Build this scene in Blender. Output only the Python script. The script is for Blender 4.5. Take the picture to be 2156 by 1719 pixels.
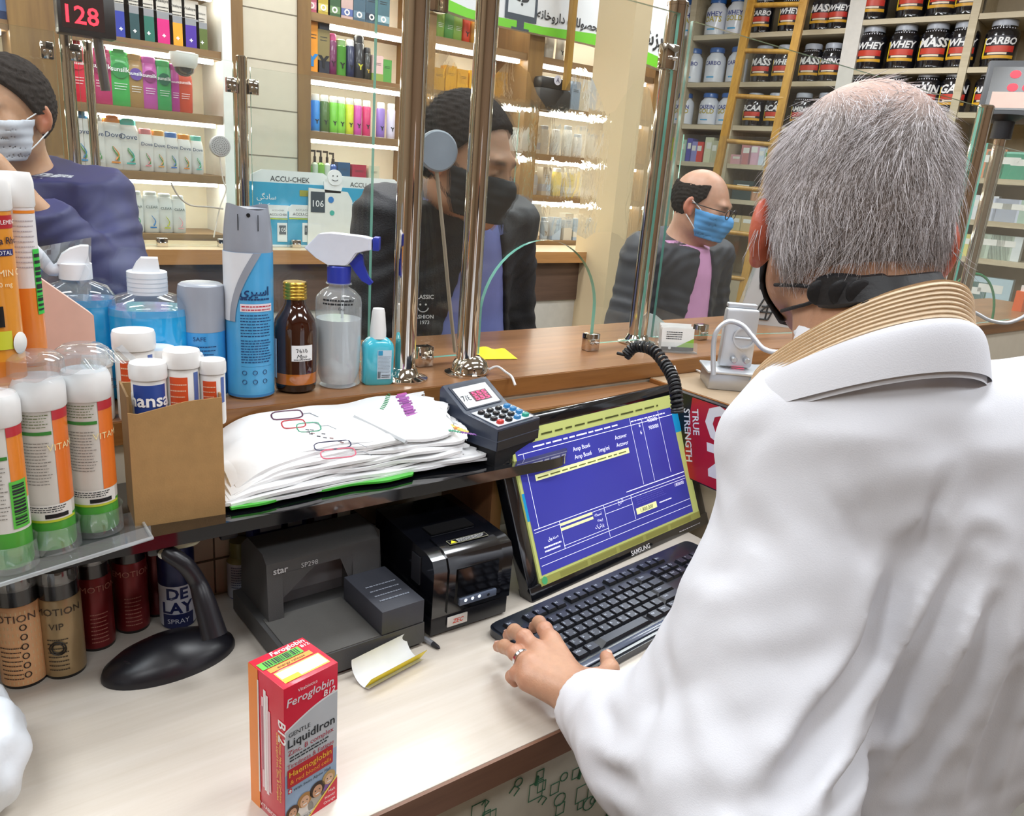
import bpy, bmesh, math, random
import numpy as np
from mathutils import Vector, Matrix
for _o in list(bpy.data.objects): bpy.data.objects.remove(_o)
SC = bpy.context.scene
COL = SC.collection
PI = math.pi
rad = math.radians

# ------------------------------------------------------------------ camera
FPX, CX, CY = 1650.0, 1078.0, 859.5
_p, _r, _y, CAMH = rad(16.6), rad(4.5), rad(52.3), 1.55
_fh = np.array([math.cos(_y), math.sin(_y), 0.0]); _z = np.array([0, 0, 1.0])
FW = _fh*math.cos(_p) - _z*math.sin(_p)
_r0 = np.cross(_fh, _z); _u0 = np.cross(_r0, FW)
RT = _r0*math.cos(_r) + _u0*math.sin(_r)
UP = -_r0*math.sin(_r) + _u0*math.cos(_r)
CAM = np.array([0, 0, CAMH])
cam = bpy.data.objects.new('camera', bpy.data.cameras.new('camera')); COL.objects.link(cam)
cam.data.sensor_width = 36; cam.data.lens = FPX/2156*36; cam.data.clip_start = 0.02
cam.matrix_world = Matrix([[RT[0], UP[0], -FW[0], CAM[0]], [RT[1], UP[1], -FW[1], CAM[1]], [RT[2], UP[2], -FW[2], CAM[2]], [0, 0, 0, 1]])
SC.camera = cam

# ------------------------------------------------------------------ light and exposure
SC.view_settings.view_transform = 'Standard'; SC.view_settings.look = 'None'
SC.view_settings.gamma = 1; SC.view_settings.use_curve_mapping = False
SC.view_settings.exposure = 0.0
SC.cycles.use_denoising = True
SC.cycles.max_bounces = 12; SC.cycles.transparent_max_bounces = 24
SC.cycles.caustics_reflective = False; SC.cycles.caustics_refractive = False
SC.cycles.sample_clamp_indirect = 6
w = bpy.data.worlds.new('world'); SC.world = w; w.use_nodes = True
w.node_tree.nodes['Background'].inputs[0].default_value = (.86, .92, 1, 1)
w.node_tree.nodes['Background'].inputs[1].default_value = 0.6
CEIL = 3.05
def area(name, loc, sx, sy, power, col=(1, .98, .96)):
    l = bpy.data.lights.new(name, 'AREA'); l.shape = 'RECTANGLE'; l.size = sx; l.size_y = sy; l.energy = power; l.color = col
    o = bpy.data.objects.new(name, l); COL.objects.link(o); o.location = loc
    return o
LAMPS = [(x, y) for y in (-0.9, 0.35, 1.6, 2.65) for x in (-0.7, 1.2, 3.1)]
for x, y in LAMPS:
    area('ceiling_lamp_light', (x, y, CEIL-0.035), 1.15, 0.28, (16 if y < 0 else 19) if y < 1 else 24, (.93, .965, 1))

def onZ(px, py, z): return onN(px, py, (0, 0, z), (0, 0, 1))
def ray(px, py): return FW + RT*(px-CX)/FPX - UP*(py-CY)/FPX
def onN(px, py, P0, n):
    d = ray(px, py); n = np.array(n, float); t = np.dot(np.array(P0, float)-CAM, n)/np.dot(d, n); return Vector(CAM+d*t)
def onY(px, py, Y): return onN(px, py, (0, Y, 0), (0, 1, 0))
def onD(px, py, dep): return Vector(CAM + ray(px, py)*dep)
def prj(P):
    v = np.array(P, float)-CAM; d = v@FW; return (CX+FPX*(v@RT)/d, CY-FPX*(v@UP)/d, d)

# ------------------------------------------------------------------ materials
def lin(h):
    h = h.lstrip('#'); c = [int(h[i:i+2], 16)/255 for i in (0, 2, 4)]
    return tuple(x/12.92 if x <= .04045 else ((x+.055)/1.055)**2.4 for x in c)
_M = {}
def M(hexc, rough=.5, metal=0, var=.05, scale=30, bump=0, bscale=200, em=0, coat=0, trans=0, sss=0, spec=.5, alpha=1, stretch=None):
    key = (hexc, rough, metal, var, scale, bump, bscale, em, coat, trans, sss, spec, alpha, stretch)
    if key in _M: return _M[key]
    m = bpy.data.materials.new('mat_'+hexc.strip('#')); m.use_nodes = True; N = m.node_tree.nodes; L = m.node_tree.links
    b = N['Principled BSDF']; c = lin(hexc)
    b.inputs['Base Color'].default_value = (*c, 1); b.inputs['Roughness'].default_value = rough; b.inputs['Metallic'].default_value = metal
    b.inputs['Specular IOR Level'].default_value = spec
    if coat: b.inputs['Coat Weight'].default_value = coat; b.inputs['Coat Roughness'].default_value = .08
    if trans: b.inputs['Transmission Weight'].default_value = trans
    if alpha < 1: b.inputs['Alpha'].default_value = alpha
    if sss:
        b.inputs['Subsurface Weight'].default_value = sss; b.inputs['Subsurface Radius'].default_value = (1, .35, .2); b.inputs['Subsurface Scale'].default_value = .012
    if em: b.inputs['Emission Color'].default_value = (*c, 1); b.inputs['Emission Strength'].default_value = em
    if (var or bump):
        tc = N.new('ShaderNodeTexCoord'); mp = N.new('ShaderNodeMapping'); L.new(tc.outputs['Object'], mp.inputs[0])
        if stretch: mp.inputs['Scale'].default_value = stretch
        if var:
            n = N.new('ShaderNodeTexNoise'); n.inputs['Scale'].default_value = scale; n.inputs['Detail'].default_value = 3; L.new(mp.outputs[0], n.inputs[0])
            mx = N.new('ShaderNodeMixRGB'); mx.inputs[1].default_value = (*[max(0, x*(1-var*2)) for x in c], 1); mx.inputs[2].default_value = (*[min(1, x*(1+var*2)) for x in c], 1)
            L.new(n.outputs[0], mx.inputs[0]); L.new(mx.outputs[0], b.inputs['Base Color'])
        if bump:
            n2 = N.new('ShaderNodeTexNoise'); n2.inputs['Scale'].default_value = bscale; n2.inputs['Detail'].default_value = 3; L.new(mp.outputs[0], n2.inputs[0])
            bp = N.new('ShaderNodeBump'); bp.inputs['Strength'].default_value = bump; bp.inputs['Distance'].default_value = .002
            L.new(n2.outputs[0], bp.inputs['Height']); L.new(bp.outputs[0], b.inputs['Normal'])
    _M[key] = m; return m
def wood(name, c1, c2, axis='X', sc=14, rough=.35, spec=.5):
    k = ('wood', name)
    if k in _M: return _M[k]
    m = bpy.data.materials.new(name); m.use_nodes = True; N = m.node_tree.nodes; L = m.node_tree.links; b = N['Principled BSDF']
    tc = N.new('ShaderNodeTexCoord'); mp = N.new('ShaderNodeMapping'); L.new(tc.outputs['Object'], mp.inputs[0])
    s = [sc*6]*3; s['XYZ'.index(axis)] = sc*.35; mp.inputs['Scale'].default_value = s
    n = N.new('ShaderNodeTexNoise'); n.inputs['Scale'].default_value = 1; n.inputs['Detail'].default_value = 8; n.inputs['Roughness'].default_value = .7; L.new(mp.outputs[0], n.inputs[0])
    n3 = N.new('ShaderNodeTexNoise'); n3.inputs['Scale'].default_value = .12; n3.inputs['Detail'].default_value = 4; L.new(mp.outputs[0], n3.inputs[0])
    ad = N.new('ShaderNodeMath'); ad.operation = 'ADD'; L.new(n.outputs[0], ad.inputs[0]); L.new(n3.outputs[0], ad.inputs[1])
    hf = N.new('ShaderNodeMath'); hf.operation = 'MULTIPLY'; hf.inputs[1].default_value = .5; L.new(ad.outputs[0], hf.inputs[0])
    r = N.new('ShaderNodeValToRGB'); r.color_ramp.elements[0].position = .38; r.color_ramp.elements[1].position = .62
    r.color_ramp.elements[0].color = (*lin(c1), 1); r.color_ramp.elements[1].color = (*lin(c2), 1)
    L.new(hf.outputs[0], r.inputs[0]); L.new(r.outputs[0], b.inputs['Base Color'])
    b.inputs['Roughness'].default_value = rough; b.inputs['Specular IOR Level'].default_value = spec
    bp = N.new('ShaderNodeBump'); bp.inputs['Strength'].default_value = .06; bp.inputs['Distance'].default_value = .001; L.new(n.outputs[0], bp.inputs['Height']); L.new(bp.outputs[0], b.inputs['Normal'])
    _M[k] = m; return m
def glassmat(name, tint=(.965, .985, .978), gl=.07, rough=.0, wavy=0, wscale=18, fres=True, veil=0):
    """thin clear sheet: mostly transparent, a little mirror"""
    k = ('glass', name)
    if k in _M: return _M[k]
    m = bpy.data.materials.new(name); m.use_nodes = True; N = m.node_tree.nodes; L = m.node_tree.links
    out = N['Material Output']; N.remove(N['Principled BSDF'])
    t = N.new('ShaderNodeBsdfTransparent'); t.inputs[0].default_value = (*tint, 1)
    g = N.new('ShaderNodeBsdfGlossy'); g.inputs['Roughness'].default_value = rough
    mx = N.new('ShaderNodeMixShader')
    if fres:
        lw = N.new('ShaderNodeLayerWeight'); pw = N.new('ShaderNodeMath'); pw.operation = 'POWER'; pw.inputs[1].default_value = 4; L.new(lw.outputs['Facing'], pw.inputs[0])
        ml = N.new('ShaderNodeMath'); ml.operation = 'MULTIPLY_ADD'; ml.inputs[1].default_value = .6; ml.inputs[2].default_value = gl*.45
        L.new(pw.outputs[0], ml.inputs[0]); ml.use_clamp = True; L.new(ml.outputs[0], mx.inputs[0])
    else: mx.inputs[0].default_value = gl
    L.new(t.outputs[0], mx.inputs[1]); L.new(g.outputs[0], mx.inputs[2])
    last = mx
    if veil:
        d = N.new('ShaderNodeBsdfDiffuse'); d.inputs[0].default_value = (.9, .93, .93, 1); m2 = N.new('ShaderNodeMixShader'); m2.inputs[0].default_value = veil
        L.new(mx.outputs[0], m2.inputs[1]); L.new(d.outputs[0], m2.inputs[2]); last = m2
    if wavy:
        tc = N.new('ShaderNodeTexCoord'); mp = N.new('ShaderNodeMapping'); mp.inputs['Scale'].default_value = (1.6, 1, .6); L.new(tc.outputs['Object'], mp.inputs[0])
        n = N.new('ShaderNodeTexNoise'); n.inputs['Scale'].default_value = wscale; n.inputs['Detail'].default_value = 4; n.inputs['Distortion'].default_value = 1.5; L.new(mp.outputs[0], n.inputs[0])
        bp = N.new('ShaderNodeBump'); bp.inputs['Strength'].default_value = wavy; bp.inputs['Distance'].default_value = .02; L.new(n.outputs[0], bp.inputs['Height'])
        L.new(bp.outputs[0], g.inputs['Normal'])
        rf = N.new('ShaderNodeBsdfRefraction'); rf.inputs['IOR'].default_value = 1.035; rf.inputs['Roughness'].default_value = 0; rf.inputs[0].default_value = (*tint, 1); L.new(bp.outputs[0], rf.inputs['Normal'])
        m3 = N.new('ShaderNodeMixShader'); m3.inputs[0].default_value = .5; L.new(t.outputs[0], m3.inputs[1]); L.new(rf.outputs[0], m3.inputs[2]); L.new(m3.outputs[0], mx.inputs[1])
    L.new(last.outputs[0], out.inputs[0]); _M[k] = m; return m
CHROME = lambda: M('#D9D2C8', .07, 1, var=0)
STEEL = lambda: M('#C9CCD0', .28, 1, var=.03)

# ------------------------------------------------------------------ tagging
def tag(o, label=None, cat=None, group=None, kind=None):
    if label: o['label'] = label
    if cat: o['category'] = cat
    if group: o['group'] = group
    if kind: o['kind'] = kind
    return o
def thing(name, label, cat, loc=(0, 0, 0), rz=0, group=None):
    o = bpy.data.objects.new(name, None); COL.objects.link(o); o.location = loc; o.rotation_euler = (0, 0, rz); o.empty_display_size = .05
    return tag(o, label, cat, group)
def copytree(root, loc, rz, label, group=None):
    r = root.copy(); COL.objects.link(r); r.location = loc; r.rotation_euler = (0, 0, rz); tag(r, label, None, group)
    for ch in list(root.children):
        c = ch.copy(); COL.objects.link(c); c.parent = r
        for g in list(ch.children):
            d = g.copy(); COL.objects.link(d); d.parent = c
    return r

# ------------------------------------------------------------------ text
_AR = {'ا': ('\uFE8D', '\uFE8E', None, None), 'ب': ('\uFE8F', '\uFE90', '\uFE91', '\uFE92'), 'پ': ('\uFB56', '\uFB57', '\uFB58', '\uFB59'),
 'ت': ('\uFE95', '\uFE96', '\uFE97', '\uFE98'), 'ح': ('\uFEA1', '\uFEA2', '\uFEA3', '\uFEA4'), 'خ': ('\uFEA5', '\uFEA6', '\uFEA7', '\uFEA8'),
 'د': ('\uFEA9', '\uFEAA', None, None), 'ر': ('\uFEAD', '\uFEAE', None, None), 'ز': ('\uFEAF', '\uFEB0', None, None), 'س': ('\uFEB1', '\uFEB2', '\uFEB3', '\uFEB4'),
 'ص': ('\uFEB9', '\uFEBA', '\uFEBB', '\uFEBC'), 'ک': ('\uFB8E', '\uFB8F', '\uFB90', '\uFB91'), 'گ': ('\uFB92', '\uFB93', '\uFB94', '\uFB95'),
 'ل': ('\uFEDD', '\uFEDE', '\uFEDF', '\uFEE0'), 'م': ('\uFEE1', '\uFEE2', '\uFEE3', '\uFEE4'), 'ن': ('\uFEE5', '\uFEE6', '\uFEE7', '\uFEE8'),
 'ه': ('\uFEE9', '\uFEEA', '\uFEEB', '\uFEEC'), 'و': ('\uFEED', '\uFEEE', None, None), 'ی': ('\uFBFC', '\uFBFD', '\uFBFE', '\uFBFF')}
def fa(s):
    out = []
    for i, ch in enumerate(s):
        if ch not in _AR: out.append(ch); continue
        pv = i > 0 and s[i-1] in _AR and _AR[s[i-1]][2] is not None
        nx = i+1 < len(s) and s[i+1] in _AR and _AR[ch][2] is not None
        f = _AR[ch]; out.append((f[3] if nx else f[1]) if pv else (f[2] if nx else f[0]))
    return ''.join(out)
_T = {}
def textgeo(s, bold=0):
    k = (s, bold)
    if k in _T: return _T[k]
    c = bpy.data.curves.new('t', 'FONT'); c.body = s; c.size = 1; c.resolution_u = 2; c.offset = bold
    o = bpy.data.objects.new('t', c); me = o.to_mesh()
    v = np.array([p.co[:] for p in me.vertices]) if len(me.vertices) else np.zeros((0, 3)); f = [tuple(p.vertices) for p in me.polygons]
    if len(v): v[:, 0] -= v[:, 0].min()
    o.to_mesh_clear(); bpy.data.objects.remove(o); bpy.data.curves.remove(c)
    _T[k] = (v, f); return _T[k]

# ------------------------------------------------------------------ mesh builder
I4 = Matrix.Identity(4)
def T(x=0, y=0, z=0): return Matrix.Translation((x, y, z))
def R(a, ax='Z'): return Matrix.Rotation(a, 4, ax)
def frame(o, x, y, z=None):
    x = Vector(x).normalized(); y = Vector(y); y = (y - x*y.dot(x)).normalized(); z = x.cross(y)
    return Matrix([[x[0], y[0], z[0], o[0]], [x[1], y[1], z[1], o[1]], [x[2], y[2], z[2], o[2]], [0, 0, 0, 1]])
FRONT = R(PI/2, 'X')      # text plane (x,y)->(x,z), facing -Y
class MB:
    def __init__(s, X=None): s.v = []; s.f = []; s.m = []; s.sm = []; s.mats = []; s.X = X or I4
    def mi(s, m):
        if m not in s.mats: s.mats.append(m)
        return s.mats.index(m)
    def add(s, vs, fs, m, smooth=False, X=None):
        n = len(s.v); A = s.X @ (X or I4)
        for p in vs: s.v.append(A @ Vector(p))
        k = s.mi(m)
        for f in fs: s.f.append([n+i for i in f]); s.m.append(k); s.sm.append(smooth)
        return s
    def box(s, c, d, m, X=None, bev=0, seg=2):
        x, y, z = [q/2 for q in d]
        bm = bmesh.new(); bmesh.ops.create_cube(bm, size=1)
        for v in bm.verts: v.co = Vector((v.co.x*d[0]+c[0], v.co.y*d[1]+c[1], v.co.z*d[2]+c[2]))
        if bev: bmesh.ops.bevel(bm, geom=list(bm.edges), offset=min(bev, min(d)*.45), segments=seg, affect='EDGES', profile=.5)
        return s.bm(bm, m, X, smooth=bool(bev))
    def bm(s, bm, m, X=None, smooth=False):
        bm.verts.ensure_lookup_table(); bm.verts.index_update()
        s.add([v.co[:] for v in bm.verts], [[v.index for v in f.verts] for f in bm.faces], m, smooth, X); bm.free(); return s
    def b2(s, x0, x1, y0, y1, z0, z1, m, X=None, bev=0): return s.box(((x0+x1)/2, (y0+y1)/2, (z0+z1)/2), (x1-x0, y1-y0, z1-z0), m, X, bev)
    def quad(s, a, b, c, d, m, X=None): return s.add([a, b, c, d], [(0, 1, 2, 3)], m, False, X)
    def prism(s, poly, y0, y1, m, X=None, smooth=False, plane='xz'):
        n = len(poly)
        P = (lambda p, q: (p[0], q, p[1])) if plane == 'xz' else (lambda p, q: (p[0], p[1], q)) if plane == 'xy' else (lambda p, q: (q, p[0], p[1]))
        vs = [P(p, y0) for p in poly]+[P(p, y1) for p in poly]
        fs = [list(range(n)), list(range(2*n-1, n-1, -1))]+[[i, i+n, (i+1) % n+n, (i+1) % n] for i in range(n)]
        bm = bmesh.new(); bv = [bm.verts.new(v) for v in vs]
        for f in fs: bm.faces.new([bv[i] for i in f])
        bmesh.ops.recalc_face_normals(bm, faces=bm.faces); return s.bm(bm, m, X, smooth)
    def lathe(s, prof, m, X=None, n=32, e=2.0, caps=True, ry=1.0):
        """prof: (r,z[,mat]); mat of a row applies to the band below it. e: superellipse exponent"""
        ang = [2*PI*i/n for i in range(n)]
        def se(a): 
            c, q = math.cos(a), math.sin(a); return (math.copysign(abs(c)**(2/e), c), math.copysign(abs(q)**(2/e), q))
        pts = [se(a) for a in ang]
        rings = [[(p[0]*x, p[0]*y*ry, p[1]) for x, y in pts] for p in prof]
        base = len(s.v); A = s.X @ (X or I4)
        for r in rings:
            for q in r: s.v.append(A @ Vector(q))
        for j in range(1, len(prof)):
            k = s.mi(prof[j][2] if len(prof[j]) > 2 else m)
            for i in range(n):
                a = base+(j-1)*n+i; b = base+(j-1)*n+(i+1) % n
                s.f.append([a, b, b+n, a+n]); s.m.append(k); s.sm.append(True)
        if caps:
            if prof[0][0] > 1e-5: s.f.append([base+i for i in range(n)][::-1]); s.m.append(s.mi(m)); s.sm.append(False)
            if prof[-1][0] > 1e-5: s.f.append([base+(len(prof)-1)*n+i for i in range(n)]); s.m.append(s.mi(prof[-1][2] if len(prof[-1]) > 2 else m)); s.sm.append(False)
        return s
    def tube(s, pts, r, m, n=8, closed=False, X=None, rs=None):
        pts = [Vector(p) for p in pts]; N = len(pts); up = Vector((0, 0, 1)); base = len(s.v); A = s.X @ (X or I4); prev = None
        for i, p in enumerate(pts):
            t = (pts[(i+1) % N]-pts[i-1]) if closed else (pts[min(i+1, N-1)]-pts[max(i-1, 0)]); t.normalize()
            if prev is None: a = t.cross(up if abs(t.z) < .9 else Vector((1, 0, 0))).normalized()
            else: a = (prev - t*prev.dot(t)).normalized()
            prev = a; b = t.cross(a); rr = rs[i] if rs else r
            for j in range(n): q = 2*PI*j/n; s.v.append(A @ (p+(a*math.cos(q)+b*math.sin(q))*rr))
        k = s.mi(m)
        for i in range(N if closed else N-1):
            for j in range(n):
                a = base+i*n+j; b = base+i*n+(j+1) % n; c = base+((i+1) % N)*n+(j+1) % n; d = base+((i+1) % N)*n+j
                s.f.append([a, b, c, d]); s.m.append(k); s.sm.append(True)
        if not closed:
            s.f.append([base+j for j in range(n)][::-1]); s.m.append(k); s.sm.append(False)
            s.f.append([base+(N-1)*n+j for j in range(n)]); s.m.append(k); s.sm.append(False)
        return s
    def cyl(s, p0, p1, r, m, n=20, r1=None, X=None): return s.tube([p0, p1], r, m, n, X=X, rs=[r, r if r1 is None else r1])
    def grid(s, fn, nu, nv, m, X=None, smooth=True, closeu=False):
        vs = [fn(i/(nu if closeu else nu-1), j/(nv-1)) for j in range(nv) for i in range(nu)]
        fs = [[j*nu+i, j*nu+(i+1) % nu, (j+1)*nu+(i+1) % nu, (j+1)*nu+i] for j in range(nv-1) for i in range(nu if closeu else nu-1)]
        return s.add(vs, fs, m, smooth, X)
    def text(s, t, size, m, X=None, al='c', wrap=0, w=None, bold=0, lift=0, ry=1, slant=0):
        """text on the x-z plane facing -Y (or wrapped on a cylinder of radius wrap about z, starting facing -Y)"""
        v, f = textgeo(t, bold)
        if not len(v): return s
        v = v*size; W = v[:, 0].max()
        if w: v = v*np.array([-w/W, 1, 1]) if w < 0 else v*(w/W); W = v[:, 0].max()
        off = {'c': W/2, 'l': 0, 'r': W}[al]; vs = []; ox = 0
        if wrap and X is not None: ox = X.translation.x; X = Matrix.Translation((-ox, 0, 0)) @ X
        for x, y, _ in v:
            x = x-off+slant*y
            if wrap: a = -PI/2+(x+ox)/wrap; vs.append((math.cos(a)*(wrap+lift+.0003), math.sin(a)*(wrap*ry+lift+.0003), y))
            else: vs.append((x, -lift, y))
        return s.add(vs, f, m, False, X)
    def patch(s, x0, x1, z0, z1, m, R_=0, lift=.0002, X=None, n=8, ry=1):
        """rectangle on the front (-Y) plane or wrapped on a cylinder of radius R_ (x in arc length)"""
        if not R_: return s.add([(x0, -lift, z0), (x1, -lift, z0), (x1, -lift, z1), (x0, -lift, z1)], [(0, 1, 2, 3)], m, False, X)
        vs = []
        for i in range(n+1):
            a = -PI/2+(x0+(x1-x0)*i/n)/R_
            for z in (z0, z1): vs.append((math.cos(a)*(R_+lift), math.sin(a)*(R_*ry+lift), z))
        return s.add(vs, [(2*i, 2*i+2, 2*i+3, 2*i+1) for i in range(n)], m, True, X)
    def disc(s, c, r, m, X=None, n=20, rx=1):
        return s.add([(c[0]+math.cos(2*PI*i/n)*r*rx, c[1], c[2]+math.sin(2*PI*i/n)*r) for i in range(n)], [list(range(n))], m, False, X)
    def fine(s, x0, x1, z0, z1, rows, m, R_=0, lift=.0004, X=None, seed=1, fill=.45, ry=1):
        """rows of small print too small to read"""
        rg = random.Random(seed); h = (z1-z0)/rows
        for r in range(rows):
            z = z1-(r+.75)*h; x = x0; end = x1-(x1-x0)*rg.uniform(0, .15)
            while x < end:
                w_ = rg.uniform(.04, .12)*(x1-x0); w_ = min(w_, end-x)
                if w_ > .01*(x1-x0): s.patch(x, x+w_, z, z+h*fill, m, R_, lift, X, 2, ry)
                x += w_+.02*(x1-x0)
        return s
    def bars(s, x0, x1, z0, z1, m, R_=0, lift=.0004, X=None, seed=3, n=26, vert=True):
        rg = random.Random(seed); L_ = (x1-x0) if vert else (z1-z0); t = 0
        while t < L_:
            w_ = rg.uniform(.3, 1.5)*L_/n
            if vert: s.patch(x0+t, min(x0+t+w_, x1), z0, z1, m, R_, lift, X, 1)
            else: s.patch(x0, x1, z0+t, min(z0+t+w_, z1), m, R_, lift, X, 3)
            t += w_+rg.uniform(.3, 1.2)*L_/n
        return s
    def mesh(s, name):
        me = bpy.data.meshes.new(name); me.from_pydata([v[:] for v in s.v], [], s.f)
        for m in s.mats: me.materials.append(m)
        me.polygons.foreach_set('material_index', s.m); me.polygons.foreach_set('use_smooth', s.sm); me.update(); me.set_sharp_from_angle(angle=rad(38)); return me
    def build(s, name, parent=None, label=None, cat=None, group=None, kind=None, loc=None, rz=0):
        o = bpy.data.objects.new(name, s.mesh(name)); COL.objects.link(o)
        if parent: o.parent = parent
        if loc is not None: o.location = loc; o.rotation_euler = (0, 0, rz)
        return tag(o, label, cat, group, kind)
ORD = ['leftmost', 'second from left', 'third from left', 'fourth from left', 'fifth from left', 'sixth from left', 'seventh from left', 'eighth from left', 'ninth from left', 'tenth from left', 'eleventh from left', 'twelfth from left']
def place(i, n): return ORD[i] if i < n-1 or n == 1 else 'rightmost'
BLACK = lambda: M('#141416', .45, var=0); INK = lambda: M('#202226', .6, var=0); WHITE = lambda: M('#F1F1F0', .45, var=.02)
# ------------------------------------------------------------------ the room
WD = wood('counter_wood', '#7C563A', '#A2744E', 'X', 9, .3)
WDX = wood('counter_edge_wood', '#6E4522', '#9A6A3A', 'X', 9, .35)
WDY = wood('return_edge_wood', '#8A5628', '#B97F48', 'Y', 9, .35)
SHW = wood('shelf_wood', '#6E4E2C', '#93703F', 'Z', 5, .45)
SHX = wood('shelf_board_wood', '#75563A', '#9C7A4E', 'X', 5, .45)
MAPLE = wood('desk_laminate', '#CBC1B2', '#D9D1C6', 'X', 10, .22)
BEIGE = M('#D8CBB4', .5, var=.03)
TILE = M('#CFC6B4', .4, var=.03)
MB().b2(-2, 5.6, -2, 4.6, -.05, 0, M('#8E8A84', .35, var=.08, scale=4)).build('floor', kind='structure')
MB().b2(-2, 5.6, -2, 4.6, CEIL, CEIL+.05, M('#E9E9E6', .8)).build('ceiling', kind='structure')
MB().b2(-2, 3.40, 3.52, 3.6, 0, CEIL, M('#D9CFBC', .7)).build('wall_back', kind='structure')
MB().b2(3.30, 5.6, 4.50, 4.6, 0, CEIL, M('#D9CFBC', .7)).build('wall_back_right', kind='structure')
MB().b2(-2.1, -2, -2, 4.6, 0, CEIL, M('#8C7860', .7)).build('wall_left', kind='structure')
MB().b2(-2, 5.6, -2.1, -2, 0, CEIL, M('#7E6650', .7)).build('wall_near', kind='structure')
# right wall behind the jar shelves
RN = (math.cos(rad(13.4)), math.sin(rad(13.4)), 0); RP = (4.553, 2.426, 0); RZ = rad(13.4-90)
def onR(px, py, off=0): return onN(px, py, (RP[0]-RN[0]*off, RP[1]-RN[1]*off, 0), RN)
XR = T(*RP) @ R(RZ)          # local x: towards the viewer's right, y: into the wall
def toR(P): return XR.inverted() @ Vector(P)
MB(XR).b2(-2.2, 4.4, .40, .46, 0, CEIL, M('#D9CFBC', .7)).build('wall_right', kind='structure')
for x, y in LAMPS:
    t = thing('ceiling_light', 'long white ceiling light above the pharmacy', 'ceiling light', (x, y, CEIL), 0, 'long ceiling lights')
    m = MB(); m.b2(-.62, .62, -.18, .18, -.03, 0, M('#F2F2F0', .5)); m.build('housing', t)

# desk
DZ = .95
d = thing('desk', 'pale wood desk with brown edge band under the monitor', 'desk', (0, 0, 0))
m = MB(); m.b2(-.9, 1.07, .545, 1.015, DZ-.035, DZ, MAPLE, bev=.001); m.b2(-.9, 1.07, .541, .546, DZ-.035, DZ-.001, wood('desk_edge', '#6B4A3A', '#83604C', 'X', 9, .4)); m.build('desktop', d)
m = MB(); m.b2(-.9, 1.06, .95, .97, 0, DZ-.036, BEIGE); m.b2(.28, .30, .58, .95, 0, DZ-.036, BEIGE); m.build('panel', d)
# counter front
c = thing('counter', 'brown wood service counter with glass screens standing on it', 'counter', (0, 0, 0))
CT = 1.22
m = MB(); m.b2(-1.2, 3.4, 1.02, 1.36, CT-.028, CT, WD); m.b2(-1.2, 3.4, 1.017, 1.0205, CT-.03, CT-.001, WDX)
m.b2(.72, 1.115, .957, 1.018, CT-.063, CT-.038, WD); m.b2(.72, 1.115, .954, .958, CT-.063, CT-.039, WDX); m.build('worktop', c)
m = MB(); m.b2(-1.2, 3.4, 1.022, 1.045, 0, CT-.03, TILE)
for x in (.285,): m.b2(x-.001, x+.001, 1.0205, 1.023, .95, CT-.06, M('#6A6054', .8))
m.b2(-1.2, .66, 1.0205, 1.023, 1.001, 1.0035, M('#6A6054', .8)); m.b2(-1.2, 3.4, 1.27, 1.30, 0, CT-.03, M('#D8D2C6', .5)); m.build('panel', c)
m = MB(); m.b2(.655, .675, .88, 1.02, DZ+.001, CT-.085, wood('upright', '#8A5B38', '#A87650', 'Z', 9, .4)); m.build('upright', c)
# return counter on the right
r = thing('return_counter', 'short brown wood side counter holding the silver window intercom', 'counter', (0, 0, 0))
RT_Z = 1.19
a = onZ(1385, 782, RT_Z); b = onZ(1605, 843, RT_Z)
m = MB(); m.b2(1.12, 1.62, .35, 1.015, RT_Z-.026, RT_Z, M('#B9A184', .3, var=.06)); m.b2(1.117, 1.121, .35, 1.015, RT_Z-.026, RT_Z-.001, WDY); m.build('worktop', r)
m = MB(); m.b2(1.135, 1.16, .35, 1.015, 0, RT_Z-.027, M('#E2D3B9', .5)); m.b2(1.129, 1.136, .35, 1.0, 1.045, 1.06, M('#ECEAE6', .4))
for y, z in ((.93, 1.135), (.90, 1.12), (.86, 1.125), (.88, 1.09)): m.disc((0, 0, 0), .0018, M('#7A6248', .8), X=T(1.1345, y, z) @ R(-PI/2))
m.build('panel', r)
MB().b2(1.1345, 1.1352, .78, .84, 1.08, 1.13, M('#F4F3F1', .5)).build('notice_paper', label='blank white paper stuck on the side counter panel', cat='paper')

# black glass shelf over the desk
SZ = 1.14
def rounded(x0, x1, y0, y1, r, n=8):
    p = [(x0, y0)]
    for i in range(n+1): q = -PI/2+PI/2*i/n; p.append((x1-r+math.cos(q)*r, y0+r+math.sin(q)*r))
    p += [(x1, y1), (x0, y1)]; return p
t = thing('glass_shelf', 'black glass shelf above the desk carrying the bags and boxes', 'shelf', (0, 0, 0))
m = MB(); m.prism(rounded(-.5, .80, .845, 1.015, .06), SZ-.016, SZ, M('#0B0C10', .06, var=0, coat=1, spec=.8), plane='xy'); m.build('shelf_board', t)
for x in (.23, .60): m = MB(); m.b2(x, x+.02, .95, 1.015, SZ-.045, SZ-.017, M('#15161A', .4)); m.build('bracket', t)

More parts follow.
